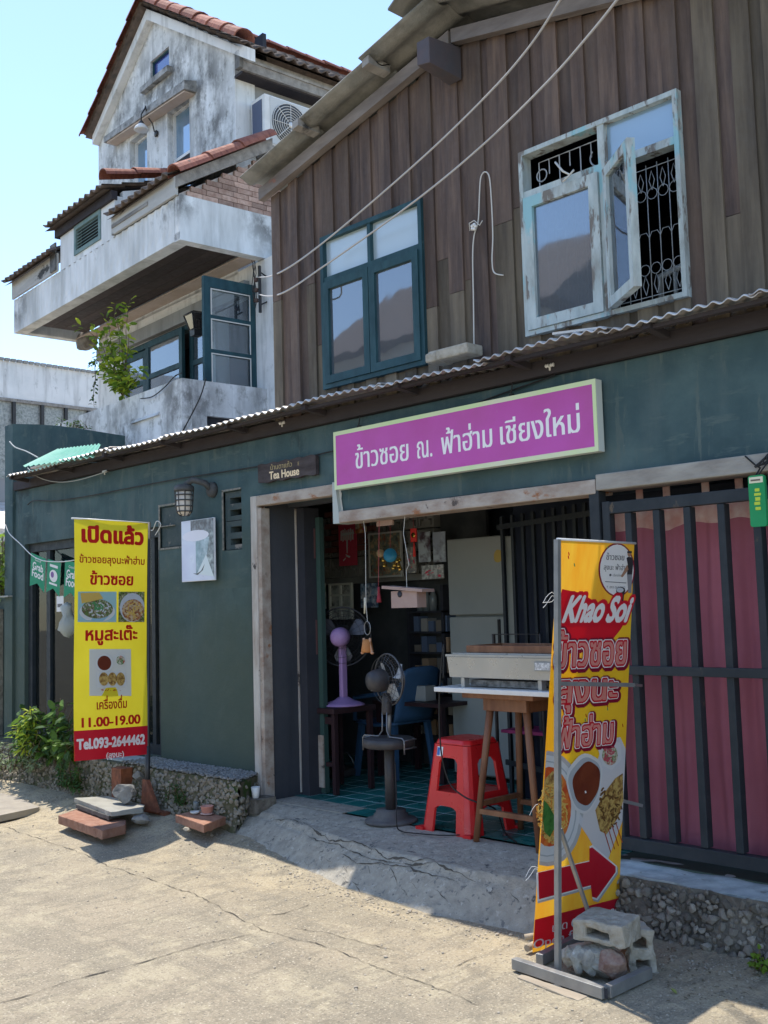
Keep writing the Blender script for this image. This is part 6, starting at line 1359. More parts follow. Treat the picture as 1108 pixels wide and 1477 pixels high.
# fan builder
def fan(name, label, base, hubh, r, face, body_m, bl_m, ped, guard_m, hub_off=.0, rings=9, group=None):
    t = thing(name, label, 'fan', base, group); b = Vector(base); f = Vector(face).normalized(); hub = b+Vector((0, 0, hubh))
    ped(t, b, hub)
    side_ = f.cross(Vector((0, 0, 1))).normalized(); upv = side_.cross(f)
    MB().lathe(hub-f*.14, [(.02, 0), (.055, .012), (.07, .05), (.072, .10), (.05, .13), (.03, .135)], 18, f).build('motor', body_m, t)
    m = MB()
    for k in range(rings): m.ring(hub+f*(.10-.085*((k+1)/rings)**2), r*(k+1)/rings, .0016, f, 32, 3)
    for k in range(24): 
        a = k*math.tau/24; d = side_*math.cos(a)+upv*math.sin(a); m.tube([hub+f*.10+d*.03, hub+f*(.10-.085*.3)+d*r*.55, hub+f*.015+d*r], .0014, 3)
    m.ring(hub+f*.01, r, .006, f, 36, 6); m.build('front_guard', guard_m, t)
    m = MB()
    for k in range(24): a = k*math.tau/24; d = side_*math.cos(a)+upv*math.sin(a); m.tube([hub-f*.04+d*.06, hub-f*.03+d*r*.6, hub+f*.005+d*r], .0014, 3)
    for q_ in (.4, .7, .9): m.ring(hub-f*.03, r*q_, .0016, f, 32, 3)
    m.build('rear_guard', guard_m, t)
    MB().lathe(hub+f*.10, [(.03, 0), (.028, .006), (0, .008)], 14, f).build('badge', bl_m, t)
    for k in range(3):
        a0 = k*math.tau/3+.5; m = MB(); vs = []
        for i in range(7):
            rr = .03+(r*.86-.03)*i/6; wd_ = .75*math.sin(min(1, .25+i/5)*1.6)*(.9 if i < 6 else .55)
            for j in range(5): a = a0+wd_*(j/4-.5)*1.25; vs.append(hub+(side_*math.cos(a)+upv*math.sin(a))*rr+f*(.035+.035*(j/4-.5)))
        m.add(vs, [(i*5+j, i*5+j+1, (i+1)*5+j+1, (i+1)*5+j) for i in range(6) for j in range(4)], True); m.build('blade', bl_m, t)
    return t
IRON = mat('dark_iron', (.04, .038, .042), .5, [(.065, .06, .06)], 10, bump=.15, spec=.4)
def ped1(t, b, hub):
    MB().lathe(b, [(.165, 0), (.167, .012), (.155, .022), (.11, .03), (.108, .05), (.095, .055), (.093, .075), (.0, .078)], 28).build('base', mat('fan_base', (.085, .08, .082), .7, [(.13, .125, .12)], 8, bump=.2), t)
    MB().lathe(b+Vector((0, 0, .076)), [(.033, 0), (.033, .40)], 16).build('column', IRON, t)
    MB().tube([b+Vector((0, 0, .5)), hub+Vector((0, .02, -.13))], .012, 8).build('chrome_tube', STEELG, t); 
    z0 = b.z+.455
    m = MB()
    for s_ in (-1, 1): m.tube([b+Vector((.02*s_, -.03, .70)), b+Vector((.02*s_, -.035, .56)), b+Vector((.05*s_, -.04, .525)), b+Vector((.17*s_, -.05, .525)), b+Vector((.185*s_, -.05, .51)), b+Vector((.185*s_, -.05, .43))], .005, 6)
    for dz in (.46, .51): m.tube([b+Vector((-.18, -.05, dz)), b+Vector((-.17, .07, dz)), b+Vector((.17, .07, dz)), b+Vector((.18, -.05, dz))], .004, 5)
    m.build('wire_basket', mat('chrome_wire', (.22, .22, .23), .4, metal=.6, bump=0), t)
    MB().lathe(b+Vector((0, .0, .455)), [(.14, 0), (.165, .01), (.165, .05), (.15, .06), (0, .062)], 20).build('basket_tray', IRON, t)
    MB().lathe(b+Vector((0, -.01, .66)), [(.03, 0), (.035, .02), (.03, .10), (.02, .13)], 12).build('neck', IRON, t)
fan('pedestal_fan', 'grey metal pedestal fan standing on the threshold in front of the tiles', (-4.865, .035, .0), .875, .16, (.2, 1, .03), IRON, mat('fan_blade_white', (.5, .5, .5), .4, bump=0), ped1, mat('guard_wire', (.12, .12, .125), .4, metal=.5, bump=0), rings=12)
MB()
mb_ = MB().box((-4.985, .0, .80), (-4.90, .08, .91)); cb = thing('fan_control_box', 'small grey box wired to the back of the metal pedestal fan', 'box', (-4.94, .03, .8)); mb_.build('box', mat('grey_box', (.2, .2, .19), .6, [(.1, .1, .1)], 20, bump=.2), cb, bevel=.006)
# purple fan on a dark stool
PUR = mat('lilac_plastic', (.33, .2, .40), .45, [(.37, .23, .44)], 4, bump=.03)
def ped2(t, b, hub):
    MB().lathe(b, [(.155, 0), (.155, .008), (.12, .022), (.07, .04), (.04, .06), (0, .062)], 24).build('base', PUR, t)
    MB().bar(b+Vector((0, 0, .05)), hub+Vector((0, 0, -.06)), .055, .04, (1, 0, 0)).build('column', PUR, t, bevel=.01)
pf_b = P(496, 1015, Z=.60); 
pf_b = Vector((P(496, 1013, Y=.6).x, .60, .62))
def fan2():
    t = fan('desk_fan', 'lilac plastic fan with large black guard on the dark stool inside', pf_b, .50, .215, (-.55, .8, 0), PUR, flat('clear_blade', (.10, .10, .12), .3), ped2, mat('black_guard', (.03, .03, .035), .4, bump=0), rings=8); return t
fan2()
MB().lathe
t = thing('dark_stool', 'dark wooden stool carrying the lilac fan', 'stool', (-6.08, .62, 0)); DW = mat('dark_stool_wood', (.045, .022, .024), .5, [(.03, .015, .018)], 5, bump=.1)
MB().box((-6.2, .40, .575), (-5.80, .82, .615)).build('seat', DW, t, bevel=.006)
for x in (-6.185, -5.85):
    for y in (.42, .765): MB().box((x, y, .006), (x+.035, y+.035, .575)).build('leg', DW, t)
MB().box((-6.149, .43, .50), (-5.851, .45, .55)).build('rail', DW, t); MB().box((-6.149, .43, .20), (-5.851, .45, .23)).build('rail', DW, t)
# thing under the stool: round hot plate with curved cord
hp = thing('round_stove', 'round black hot plate with a curved wire lying under the dark stool', 'stove', (-5.9, .75, 0)); c = P(492, 1118, Z=.01)
MB().lathe(c, [(.11, 0), (.12, .01), (.12, .05), (.10, .06), (.05, .062), (.045, .075), (0, .076)], 20).build('plate', IRON, hp); MB().tube([c+Vector((0, 0, .07)), c+Vector((.0, 0, .13)), c+Vector((.03, 0, .17)), c+Vector((.08, 0, .18)), c+Vector((.13, 0, .14)), c+Vector((.14, .02, .08))], .005, 6).build('wire', STEELG, hp)
# blue plastic chair behind
pc = thing('plastic_chair', 'dark blue plastic chair behind the fans', 'chair', (-5.9, 1.4, 0)); BLU = mat('dark_blue_plastic', (.04, .10, .19), .5, [(.05, .12, .23)], 3, bump=.03)
cx_, cy_ = -6.15, 1.35
m = MB(); vs, fs = grid(lambda a, b: (cx_-.22+.44*a, cy_-.22+.44*b, .44-.02*math.sin(a*3.14)), 8, 8); m.add(vs, fs, True); o = m.build('seat', BLU, pc); o.modifiers.new('t', 'SOLIDIFY').thickness = .02
m = MB(); vs, fs = grid(lambda a, b: (cx_+.22+.03*math.sin(a*3.14)+.10*b, cy_-.22+.44*a, .44+.42*b-.05*(2*a-1)**4*b), 8, 8); m.add(vs, fs, True); o = m.build('backrest', BLU, pc); o.modifiers.new('t', 'SOLIDIFY').thickness = .02
for x, y in ((-.2, -.2), (.2, -.2), (-.2, .2), (.2, .2)): MB().bar((cx_+x*1.1, cy_+y*1.1, .006), (cx_+x*.9, cy_+y*.9, .44), .04, .04).build('leg', BLU, pc)
for y in (-.24, .24): MB().tube([(cx_-.2, cy_+y, .44), (cx_-.2, cy_+y, .62), (cx_+.1, cy_+y, .66), (cx_+.3, cy_+y, .7)], .018, 8).build('arm', BLU, pc)
# fridge, radio, folding gate
fg = thing('fridge', 'grey green two door refrigerator inside the shop', 'fridge', (-5.3, 1.5, 0)); FRM = mat('fridge_grey', (.31, .335, .32), .4, [(.35, .37, .355)], 2, bump=.03, spec=.5)
fx0 = P(648, 886, Y=1.5).x; fx1 = P(722, 772, Y=1.5).x; fzt = 1.84; fzm = P(690, 888, Y=1.5).z
MB().box((fx0+.01, 1.56, .03), (fx1+.1, 2.1, fzt-.005)).build('body', FRM, fg, bevel=.01); MB().box((fx0, 1.5, .05), (fx1, 1.555, fzm-.008)).build('door', FRM, fg, bevel=.008); MB().box((fx0, 1.5, fzm+.008), (fx1, 1.555, fzt)).build('door', FRM, fg, bevel=.008)
MB().box((fx1-.05, 1.485, fzm-.3), (fx1-.03, 1.499, fzm-.03)).build('handle', BLACK, fg)
st = P(723, 800, Y=1.49); MB().add([(P(x, y, Y=1.497)) for x, y in rounded([(712, 800), (716, 792), (724, 794), (727, 804), (720, 812), (713, 810)], 3)], [tuple(range(24))]).build('sticker', flat('yellow_sticker', (.5, .36, .1), .6), fg)
fgx = P(731, 800, Y=1.3).x
gt = thing('folding_gate', 'black folding steel gate pushed back inside the opening', 'gate', (-4.4, .9, 0))
for k in range(9): 
    a = P(722+15*k, 700, Y=1.05-.04*k); MB().box((a.x-.01, a.y-.012, .01), (a.x+.012, a.y+.012, 1.93)).build('bar', STEELB, gt)
a, b = P(715, 700, Y=1.06), P(850, 700, Y=.7)
for z in (.25, 1.0, 1.86): MB().bar((a.x, a.y, z), (b.x, b.y, z), .012, .035).build('rail', STEELB, gt)
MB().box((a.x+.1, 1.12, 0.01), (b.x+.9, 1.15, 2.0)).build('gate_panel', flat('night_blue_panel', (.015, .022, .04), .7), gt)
ch = thing('metal_chair', 'black tube chair back behind the grill', 'chair', (-4.2, .9, 0)); a = P(712, 915, Y=.8)
MB().tube([(a.x, .8, .01), (a.x, .8, a.z), (a.x+.35, .85, a.z), (a.x+.35, .85, .01)], .012, 8).build('frame', IRON, ch); MB().box((a.x, .84, .48), (a.x+.35, 1.15, .50)).build('seat', mat('magenta_seat', (.3, .03, .12), .6), ch)
MB().tube([(a.x, 1.15, .01), (a.x, 1.15, .48)], .012, 8).tube([(a.x+.35, 1.15, .01), (a.x+.35, 1.15, .48)], .012, 8).build('rear_legs', IRON, ch)
# extension box
eb = P(790, 1215, Z=0.01); t = thing('extension_box', 'black extension socket box on the floor by the stool legs', 'socket box', eb); MB().box(eb-Vector((.05, .04, .0)), eb+Vector((.06, .04, .045))).build('box', BLACK, t, bevel=.005)
cable([(-4.24, -.12, gz0+.05), P(640, 930, Y=-.1), P(634, 1000, Y=-.1), P(636, 1080, Y=-.1), P(648, 1128, Y=-.08), P(668, 1148, Y=-.06), P(690, 1158, Y=-.03), P(715, 1168, Y=.1), P(728, 1200, Z=.015), P(745, 1215, Z=.012)], .005, WIREB, 'black power lead hanging from the grill past the red stool')
cable([P(570, 1100, Y=-.05), P(572, 1150, Y=-.1), P(572, 1185, Y=-.17), P(577, 1198, Z=.008), P(600, 1202, Z=.008), P(650, 1205, Z=.01), P(700, 1200, Z=.014)], .004, WIREB, 'black lead trailing from the pedestal fan over the threshold')
# hanging ornaments
def hang(pts): return MB().tube(pts, .0022, 4)
t = thing('birdhouse_ornament', 'small pink grey wooden box ornament hanging from a string under the lintel', 'ornament', P(587, 850, Y=.0)); OY = .0
hang([P(584, 745, Y=OY), P(582, 770, Y=OY), P(590, 815, Y=OY), P(586, 822, Y=OY), P(587, 850, Y=OY)]).build('string', WIREW, t); WDP = mat('pinkish_wood', (.33, .22, .19), .8, [(.38, .27, .23)], 8, bump=.2)
a, b = P(569, 853, Y=OY), P(607, 876, Y=OY); MB().box((a.x, -.03, b.z), (b.x, .05, a.z)).build('box', WDP, t); a2, b2 = P(558, 847, Y=OY), P(616, 854, Y=OY); MB().bar((a2.x, .01, a2.z), (b2.x, .01, b2.z+.01), .11, .018).build('roof', WDP, t)
c = P(577, 857, Y=-.03); MB().lathe((c.x, -.031, c.z), [(.02, 0), (.02, .002), (0, .003)], 14, (0, -1, 0)).build('entrance_hole', DARK, t)
t = thing('clay_ornament', 'orange clay bell ornament hanging on a ring in front of the lilac fan', 'ornament', P(530, 930, Y=OY))
hang([P(524, 748, Y=OY), P(527, 770, Y=OY), P(528, 870, Y=OY), P(530, 896, Y=OY)]).build('string', WIREW, t); c = P(530, 906, Y=OY); MB().ring(c, .043, .003, (.3, 1, 0), 22, 5).build('ring', STEELG, t)
OR = mat('orange_clay', (.5, .2, .06), .6, [(.42, .16, .05)], 8, bump=.2); c = P(530, 941, Y=OY); MB().lathe(c, [(.036, 0), (.04, .01), (.028, .08), (.0, .085)], 14).build('body', OR, t)
for s_ in (-1, 1): MB().tube([c+Vector((.03*s_, 0, .09)), c+Vector((.022*s_, 0, .06)), c+Vector((.04*s_, 0, .005)), c+Vector((.045*s_, 0, -.005))], .009, 7).lathe(c+Vector((.045*s_, 0, -.012)), [(.004, 0), (.012, .006), (.012, .012), (.004, .018)], 8).build('arm', mat('pale_orange_clay', (.55, .3, .18), .6), t)
MB().tube([P(527, 862, Y=OY), P(526, 885, Y=OY)], .010, 6, taper=.5).build('tag', flat('cream_tag', (.6, .55, .42)), t)
t = thing('tassel', 'dark red tassel hanging on a cord between the ornaments', 'tassel', P(547, 860, Y=.02)); hang([P(547, 750, Y=.02), P(546, 845, Y=.02)]).build('cord', flat('red_cord', (.3, .04, .05)), t)
c = P(547, 869, Y=.02); MB().lathe(c, [(.018, 0), (.014, .03), (.007, .07), (.010, .08), (.006, .10), (0, .10)], 10).build('tassel', mat('red_tassel', (.32, .04, .06), .9, [(.22, .03, .04)], 30, (1, 1, .1)), t)
t = thing('bell_cluster', 'cluster of small brass bells under a blue oval tag hanging inside', 'ornament', P(563, 815, Y=.6)); c = P(563, 800, Y=.6); BRS = mat('brass', (.62, .38, .08), .25, metal=.9, bump=0)
rr_ = random.Random(4)
for k in range(12): q = P(rr_.uniform(548, 580), rr_.uniform(808, 826), Y=.6+rr_.uniform(-.03, .03)); MB().lathe(q, [(.017, 0), (.016, .008), (.010, .02), (.004, .026)], 10).build('bell', BRS, t)
MB().lathe(P(563, 801, Y=.58), [(.05, 0), (.05, .004), (0, .005)], 18, (.5, -1, 0)).build('oval_tag', flat('tag_blue', (.03, .2, .32), .4), t); MB().lathe(P(549, 798, Y=.59), [(.03, 0), (.03, .004), (0, .005)], 14, (.5, -1, 0)).build('round_tag', flat('tag_tan', (.3, .2, .1), .5), t)
hang([P(563, 745, Y=.6), P(563, 800, Y=.6)]).build('cord', _M['red_cord'], t)
t = thing('wooden_plaque', 'small wooden plaque hanging at the lintel', 'plaque', P(556, 752, Y=.1)); a, b = P(543, 748, Y=.1), P(566, 757, Y=.1); MB().box((a.x, .1, b.z), (b.x, .115, a.z+.02)).build('plaque', WDP, t); 
# walls inside: ventilation blocks, brick patch, posters, shelf, cabinet
by = 1.85
bwl = thing('screen_wall', 'pierced concrete block screen and brick patch on the inner wall', 'wall', P(475, 800, Y=by)); SB = mat('screen_block', (.34, .34, .31), .9, [(.26, .26, .24)], 6, bump=.3)
p1, p2 = P(440, 838, Y=by), P(548, 760, Y=by); x0 = p1.x; bsz = .19; zb_ = P(490, 838, Y=by).z
bm_ = MB(); wall_holes(bm_, 0, bsz-.012, 0, bsz-.012, [(.02, .06, .06, .075), (.02, .035, .02, .06), (.115, .155, .06, .075), (.14, .155, .02, .06), (.02, .06, .105, .12), (.02, .035, .12, .155), (.115, .155, .105, .12), (.14, .155, .12, .155), (.075, .10, .075, .10)], 0, .08); bm_ = bm_.mesh(SB)
for i in range(9):
    for j in range(3): put('screen_block', bm_, bwl, (x0+i*bsz, by, zb_+.03+j*bsz))
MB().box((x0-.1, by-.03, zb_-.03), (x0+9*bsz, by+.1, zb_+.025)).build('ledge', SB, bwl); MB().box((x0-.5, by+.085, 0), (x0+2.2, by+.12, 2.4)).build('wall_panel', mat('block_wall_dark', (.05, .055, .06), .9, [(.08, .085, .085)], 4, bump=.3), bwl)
bk_ = MB().box((0, 0, 0), (.17, .06, .045)).mesh(mat('dim_brick', (.34, .14, .11), .9, [(.24, .10, .08)], 8, vary=.2, bump=.4))
a = P(462, 745, Y=by-.02)
for j in range(7):
    for i in range(3): put('brick', bk_, bwl, (a.x+.1+i*.185+(.09 if j % 2 else 0), by-.055, a.z-.02-j*.055))
def poster(label, q, Y_, mt, marks, mk_mt, frame=None):
    t = thing('poster', label, 'poster', P(*q[0], Y=Y_)); a, b = P(q[0][0], q[0][1], Y=Y_), P(q[1][0], q[1][1], Y=Y_)
    MB().box((a.x, Y_, b.z), (b.x, Y_+.008, a.z)).build('sheet', mt, t); W_, H_ = b.x-a.x, a.z-b.z
    m = MB()
    for k, mk in enumerate(marks): m.add([(a.x+u*W_, Y_-.002-.0003*k, b.z+v*H_) for u, v in mk], [tuple(range(len(mk)))])
    if m.v: m.build('print', mk_mt, t)
    if frame: m = prect(MB(), a.x-.015, b.x+.015, b.z-.015, a.z+.015, .016, Y_-.006, Y_+.012); m.build('frame', frame, t)
    return t
PKP = flat('poster_red', (.82, .09, .15), .6); PK2 = flat('poster_pink', (.9, .25, .35), .6); WP = flat('poster_white', (.85, .83, .8), .6)
rr_ = random.Random(11)
def scr(x0, x1, y0, y1, n, w_=.03): return [[(x, y), (x+w_, y+.01), (x+w_+dx, y+dy), (x+dx, y+dy-.01)] for _ in range(n) for x, y, dx, dy in ((rr_.uniform(x0, x1), rr_.uniform(y0, y1), rr_.uniform(-.06, .06), rr_.uniform(-.16, .16)),)]
mk = [[(.12+.11*k, .62-.05*(k % 2)), (.20+.11*k, .60), (.21+.11*k, .86), (.13+.11*k, .84+.03*(k % 3))] for k in range(7)]+[[(.14, .78), (.9, .80), (.9, .74), (.14, .72)], [(.45, .62), (.55, .62), (.52, .30), (.46, .3)], [(.40, .28), (.66, .22), (.62, .18), (.44, .22)], [(.25, .14), (.42, .2), (.40, .17), (.26, .11)]]
poster('dark red poster with ragged white lettering on the inner wall', ((488, 757), (515, 815)), by-.09, PKP, mk, WP)
poster('bright pink poster with dense white script beside the door edge', ((447, 764), (461, 821)), by-.3, PK2, scr(.1, .85, .12, .85, 70, .05), WP)
poster('framed picture of fruit behind the brass bells', ((533, 772), (579, 829)), 1.7, fmat('still_life', (.10, .10, .10), [(.4, .14, .08), (.6, .45, .25), (.2, .25, .2)], 9, 0), scr(.1, .9, .1, .4, 5, .1), flat('still_tan', (.4, .26, .12)), flat('frame_grey', (.6, .6, .55)))
for q, lb in ((((603, 768), (621, 810)), 'left of two bluish portrait prints beside the fridge'), (((624, 768), (643, 810)), 'right of two bluish portrait prints beside the fridge')):
    poster(lb, q, 1.7, fmat('portrait_'+lb[:4], (.45, .5, .58), [(.12, .08, .1), (.6, .66, .7)], 4, 0), [], WP)
poster('panelled mirror frame with six pale squares on the inner wall', ((476, 842), (510, 893)), by-.1, fmat('mirror_six', (.5, .52, .45), [(.2, .2, .18), (.65, .66, .6)], 7, 0), [], WP)
t = [o for o in bpy.data.objects if o.get('label', '').startswith('panelled')][0]; a, b = P(476, 842, Y=by-.1), P(510, 893, Y=by-.1); m = prect(MB(), a.x, b.x, b.z, a.z, .018, by-.12, by-.101); xm = (a.x+b.x)/2
m.box((xm-.012, by-.12, b.z+.02), (xm+.012, by-.101, a.z-.02)); h3 = (a.z-b.z)/3
for k in (1, 2): m.box((a.x+.018, by-.118, b.z+h3*k-.01), (xm-.0121, by-.102, b.z+h3*k+.01)).box((xm+.0121, by-.118, b.z+h3*k-.01), (b.x-.018, by-.102, b.z+h3*k+.01))
m.build('frame', flat('frame_cream', (.85, .85, .75)), t)
for q, lb, mt_, sc2 in ((((512, 740), (528, 768)), 'narrow orange print high on the inner wall beside the dark red poster', fmat('print_orange_wall', (.75, .3, .1), [(.3, .1, .05), (.8, .7, .5)], 10, 0), 6),
                 (((584, 790), (600, 826)), 'tall cream calendar sheet right of the brass bells', fmat('print_calendar', (.8, .76, .65), [(.55, .5, .42), (.3, .3, .3)], 18, 0), 10),
                 (((520, 842), (545, 876)), 'small blue and white print below the fruit picture', fmat('print_bluewhite', (.35, .5, .65), [(.8, .82, .85), (.1, .15, .25)], 12, 0), 0),
                 (((608, 816), (640, 834)), 'wide pale notice above the cluttered shelf', fmat('print_notice', (.7, .7, .66), [(.35, .35, .33)], 30, 0), 8),
                 (((452, 842), (470, 878)), 'green and white print left of the six square frame', fmat('print_green_wall', (.3, .5, .38), [(.75, .76, .7)], 12, 0), 0)):
    poster(lb, q, 1.66, mt_, scr(.1, .8, .2, .8, sc2, .12) if sc2 else [], PKP)
lt_ = thing('paper_lantern', 'red and gold good luck charm hanging from the ceiling left of the fridge', 'charm', P(592, 770, Y=1.0)); q = P(597, 772, Y=1.0)
MB().box(q-Vector((.03, .005, .05)), q+Vector((.03, .005, .05))).build('plate', flat('charm_red', (.7, .05, .04), .5), lt_); MB().lathe(q-Vector((0, 0, .16)), [(.012, 0), (.01, .06), (.004, .11)], 8).build('tassel', _M['charm_red'], lt_); MB().lathe(q+Vector((0, -.006, 0)), [(.02, 0), (.02, .002), (0, .003)], 12, (0, -1, 0)).build('coin', BRS, lt_); MB().tube([q+Vector((0, 0, .05)), Vector((q.x, q.y, 2.3))], .002, 4).build('string', _M['red_cord'], lt_)
sh_ = thing('shelf', 'dark cluttered shelf between the fans and the fridge', 'shelf', (-6.8, 2.4, 0)); a, b = P(600, 840, Y=1.8), P(645, 1040, Y=1.8)
for k in range(7): MB().box((a.x-.1, 1.8, .25+k*.17), (b.x, 2.05, .265+k*.17)).build('board', DARK, sh_)
MB().box((b.x-.03, 1.8, 0), (b.x, 2.05, 1.5)).build('side', DARK, sh_); MB().box((a.x-.12, 1.8, 0), (a.x-.101, 2.05, 1.5)).build('side', DARK, sh_)
rr_ = random.Random(3)
for k in range(6):
    for j in range(7):
        x = a.x-.06+j*.085; h = rr_.uniform(.05, .13); c = rr_.choice([(.2, .17, .14), (.35, .33, .3), (.12, .16, .24), (.4, .26, .16)]); 
        lab(MB().box((x, 1.82, .266+k*.17), (x+rr_.uniform(.04, .075), 1.98, .266+k*.17+h)).build('packet', flat('packet_%d' % (int(c[0]*100)), c, .7)), 'dim packet lying on the dark cluttered shelf', 'packet', 'packets on the dark shelf')
for k, x in enumerate((606, 614, 624)):
    q = P(x, 838, Y=1.88); q.z = 1.286+.0; lab(MB().lathe(q, [(.035, 0), (.035, .12), (.02, .15), (.02, .17), (0, .17)], 12).build('jar', mat('jar_glass', (.2, .22, .22), .2, bump=0, spec=.6), None, origin=q), ['leftmost glass jar on top of the dark shelf', 'middle glass jar on top of the dark shelf', 'rightmost glass jar on top of the dark shelf'][k], 'jar', 'jars on top of the dark shelf')
rd = thing('radio', 'silver radio cassette player behind the pedestal fan', 'radio', P(590, 1000, Y=1.3)); a, b = P(575, 988, Y=1.3), P(614, 1012, Y=1.3)
MB().box((a.x, 1.3, b.z), (b.x, 1.42, a.z)).build('case', flat('radio_silver', (.3, .31, .3), .5), rd, bevel=.005); MB().lathe((a.x+.07, 1.299, (a.z+b.z)/2), [(.03, 0), (.03, .003), (0, .004)], 14, (0, -1, 0)).build('speaker', BLACK, rd)
tb2 = thing('side_table', 'dark table carrying the silver radio', 'table', (a.x, 1.3, 0)); MB().box((a.x-.2, 1.2, b.z-.03), (b.x+.25, 1.7, b.z-.001)).build('tabletop', DW, tb2)
for x in (a.x-.18, b.x+.2):
    for y in (1.22, 1.64): MB().box((x, y, .006), (x+.04, y+.04, b.z-.03)).build('leg', DW, tb2)

# ================================================================== GREEN SIGN, PENNANTS
gs = thing('phone_sign', 'small rounded green sign with yellow marks hanging at the right edge', 'sign', (-2.25, -.16, 1.75))
TLg, BRg = P(1087, 688, Y=-.16), P(1103, 760, Y=-.16); gx0, gx1, gz0, gz1 = -2.285, -2.208, 1.640, 1.872
q = []
for (cx, cz, a0) in ((gx1-.012, gz1-.012, 0), (gx0+.012, gz1-.012, 1.57), (gx0+.012, gz0+.012, 3.14), (gx1-.012, gz0+.012, 4.71)): q += [(cx+.012*math.cos(a0+k*.39), cz+.012*math.sin(a0+k*.39)) for k in range(5)]
MB().hexa([(x, -.145, z) for x, z in q], [(x, -.165, z) for x, z in q]).build('sign_body', mat('sign_green', (.03, .36, .13), .5, [(.04, .42, .16)], 4, bump=0, trans=.3), gs)
MB().box((gx0+.006, -.1665, gz1-.035), (gx1-.006, -.1655, gz1-.008)).build('cream_header', flat('cream_print', (.7, .68, .5), .5), gs)
MB().box((gx0+.014, -.168, gz1-.026), (gx1-.018, -.1668, gz1-.019)).build('header_mark', flat('header_dark', (.15, .12, .1)), gs)
m = MB()
for k, (u, v, w2, h2) in enumerate(((.4, .68, .28, .06), (.35, .6, .4, .05), (.4, .5, .3, .07), (.33, .42, .35, .06), (.38, .32, .32, .06))): m.box((gx0+(gx1-gx0)*u, -.167, gz0+(gz1-gz0)*v), (gx0+(gx1-gx0)*(u+w2), -.1655, gz0+(gz1-gz0)*(v+h2)))
m.build('yellow_marks', flat('yellow_marks', (.5, .62, .06), .5), gs)
MB().tube([(-2.25, -.155, 1.872), (-2.255, -.1, 1.91), (-2.3, -.05, 1.93), (-2.35, -.05, 1.98)], .004, 5).tube([(-2.24, -.155, 1.872), (-2.22, -.1, 1.93), (-2.21, -.05, 2.0)], .004, 5).build('hanging_wire', WIREB, gs)
for k in range(4): lab(cable([(-2.2+.02*k, -.05, 2.02), (-2.23-.02*k, -.08, 1.95-.01*k), (-2.19+.01*k, -.06, 1.91+.02*k)], .005, WIREB, 'loose black wire in the tangle above the green sign at the right edge', 'wire'), group='wires tangled above the green sign')
GRN = mat('pennant_green', (.02, .30, .16), .6, [(.025, .34, .18)], 4, bump=.08, trans=.25)
cable([P(*a, Y=-.08) for a in ((8, 757), (14, 770), (30, 785), (45, 800), (60, 808), (75, 810), (92, 810), (107, 808))], .005, WPLA, 'white string carrying the green pennants', 'string')
for k, (x0, y0, x1, y1, ln, tx_) in enumerate(((45, 797, 66, 806, 48, 'Food'), (69, 806, 88, 812, 48, 'badge'), (94, 808, 114, 812, 54, 'Food'))):
    t = thing('pennant', ['green pennant with white words at the left end of the string', 'green pennant with a round badge in the middle of the string', 'green pennant half hidden behind the yellow banner'][k], 'pennant', P(x0, y0, Y=-.08), 'green pennants on the string')
    TL2, TR2 = P(x0, y0, Y=-.08), P(x1, y1, Y=-.08); H2 = (TL2.z-P(x0, y0+ln, Y=-.08).z); dn = Vector((-.03, 0, -H2))
    fp = lambda a, b, o=0: tuple(TL2+(TR2-TL2)*a+dn*b+Vector((0, -o, 0)))
    MB().add([fp(0, 0), fp(1, 0), fp(1, 1.0), fp(.5, .82), fp(0, 1)], [(0, 4, 3, 2, 1)]).build('cloth', GRN, t)
    ff2 = lambda a, b: fp(a, -b, .002)
    if tx_ == 'Food':
        text_mb('Grab', ff2, .52, -.44, .3, bold=.03, width=.72).build('lettering', WHV, t); text_mb('Food', ff2, .52, -.66, .3, bold=.03, width=.78).build('lettering', WHV, t); text_mb('Good', ff2, .5, -.18, .1, width=.4).build('lettering', WHV, t)
    else:
        MB().add([fp(a_, b_, .002) for a_, b_ in ell(.5, .45, .3, .18)], [tuple(range(28))]).build('badge', WHV, t); MB().add([fp(a_, b_, .003) for a_, b_ in ell(.42, .42, .12, .09)], [tuple(range(28))]).build('badge', flat('badge_violet', (.2, .1, .3)), t); MB().add([fp(.2, .12, .002), fp(.8, .12, .002), fp(.8, .2, .002), fp(.2, .2, .002)], [(0, 1, 2, 3)]).build('badge_band', WHV, t); MB().add([fp(.2, .66, .002), fp(.8, .66, .002), fp(.8, .72, .002), fp(.2, .72, .002)], [(0, 1, 2, 3)]).build('badge_band', WHV, t)
t = thing('price_tag', 'small white tag hanging under the middle green pennant', 'tag', P(87, 870, Y=-.07)); a, b = P(82, 860, Y=-.07), P(92, 882, Y=-.07); MB().box((a.x, -.072, b.z), (b.x, -.07, a.z)).build('card', WHV, t); MB().box((a.x+.02, -.0735, b.z+.04), (b.x-.02, -.0722, b.z+.07)).build('print', GRYT, t)
a = P(98, 895, Y=-.03); m = MB(); prof = [(.03, .16), (.05, .12), (.04, .05), (.075, -.02), (.07, -.10), (.03, -.13), (0, -.14)]
m.lathe(a, prof[::-1], 14).tmap(lambda v: v+Vector((.035*noise.noise(v*19), .03*noise.noise(v*17+Vector((4, 0, 0))), .03*noise.noise(v*21)))); m.build('plastic_bag', mat('thin_white_plastic', (.6, .63, .6), .5, bump=.6, bscale=20, trans=.4), None, 'crumpled white plastic bag hanging below the pennants', 'bag')
cable([P(*q_, Y=-.05) for q_ in ((213, 760), (220, 765), (226, 752), (232, 757), (224, 772))], .004, WPLA, 'white string tied at the top of the yellow banner pole', 'string')

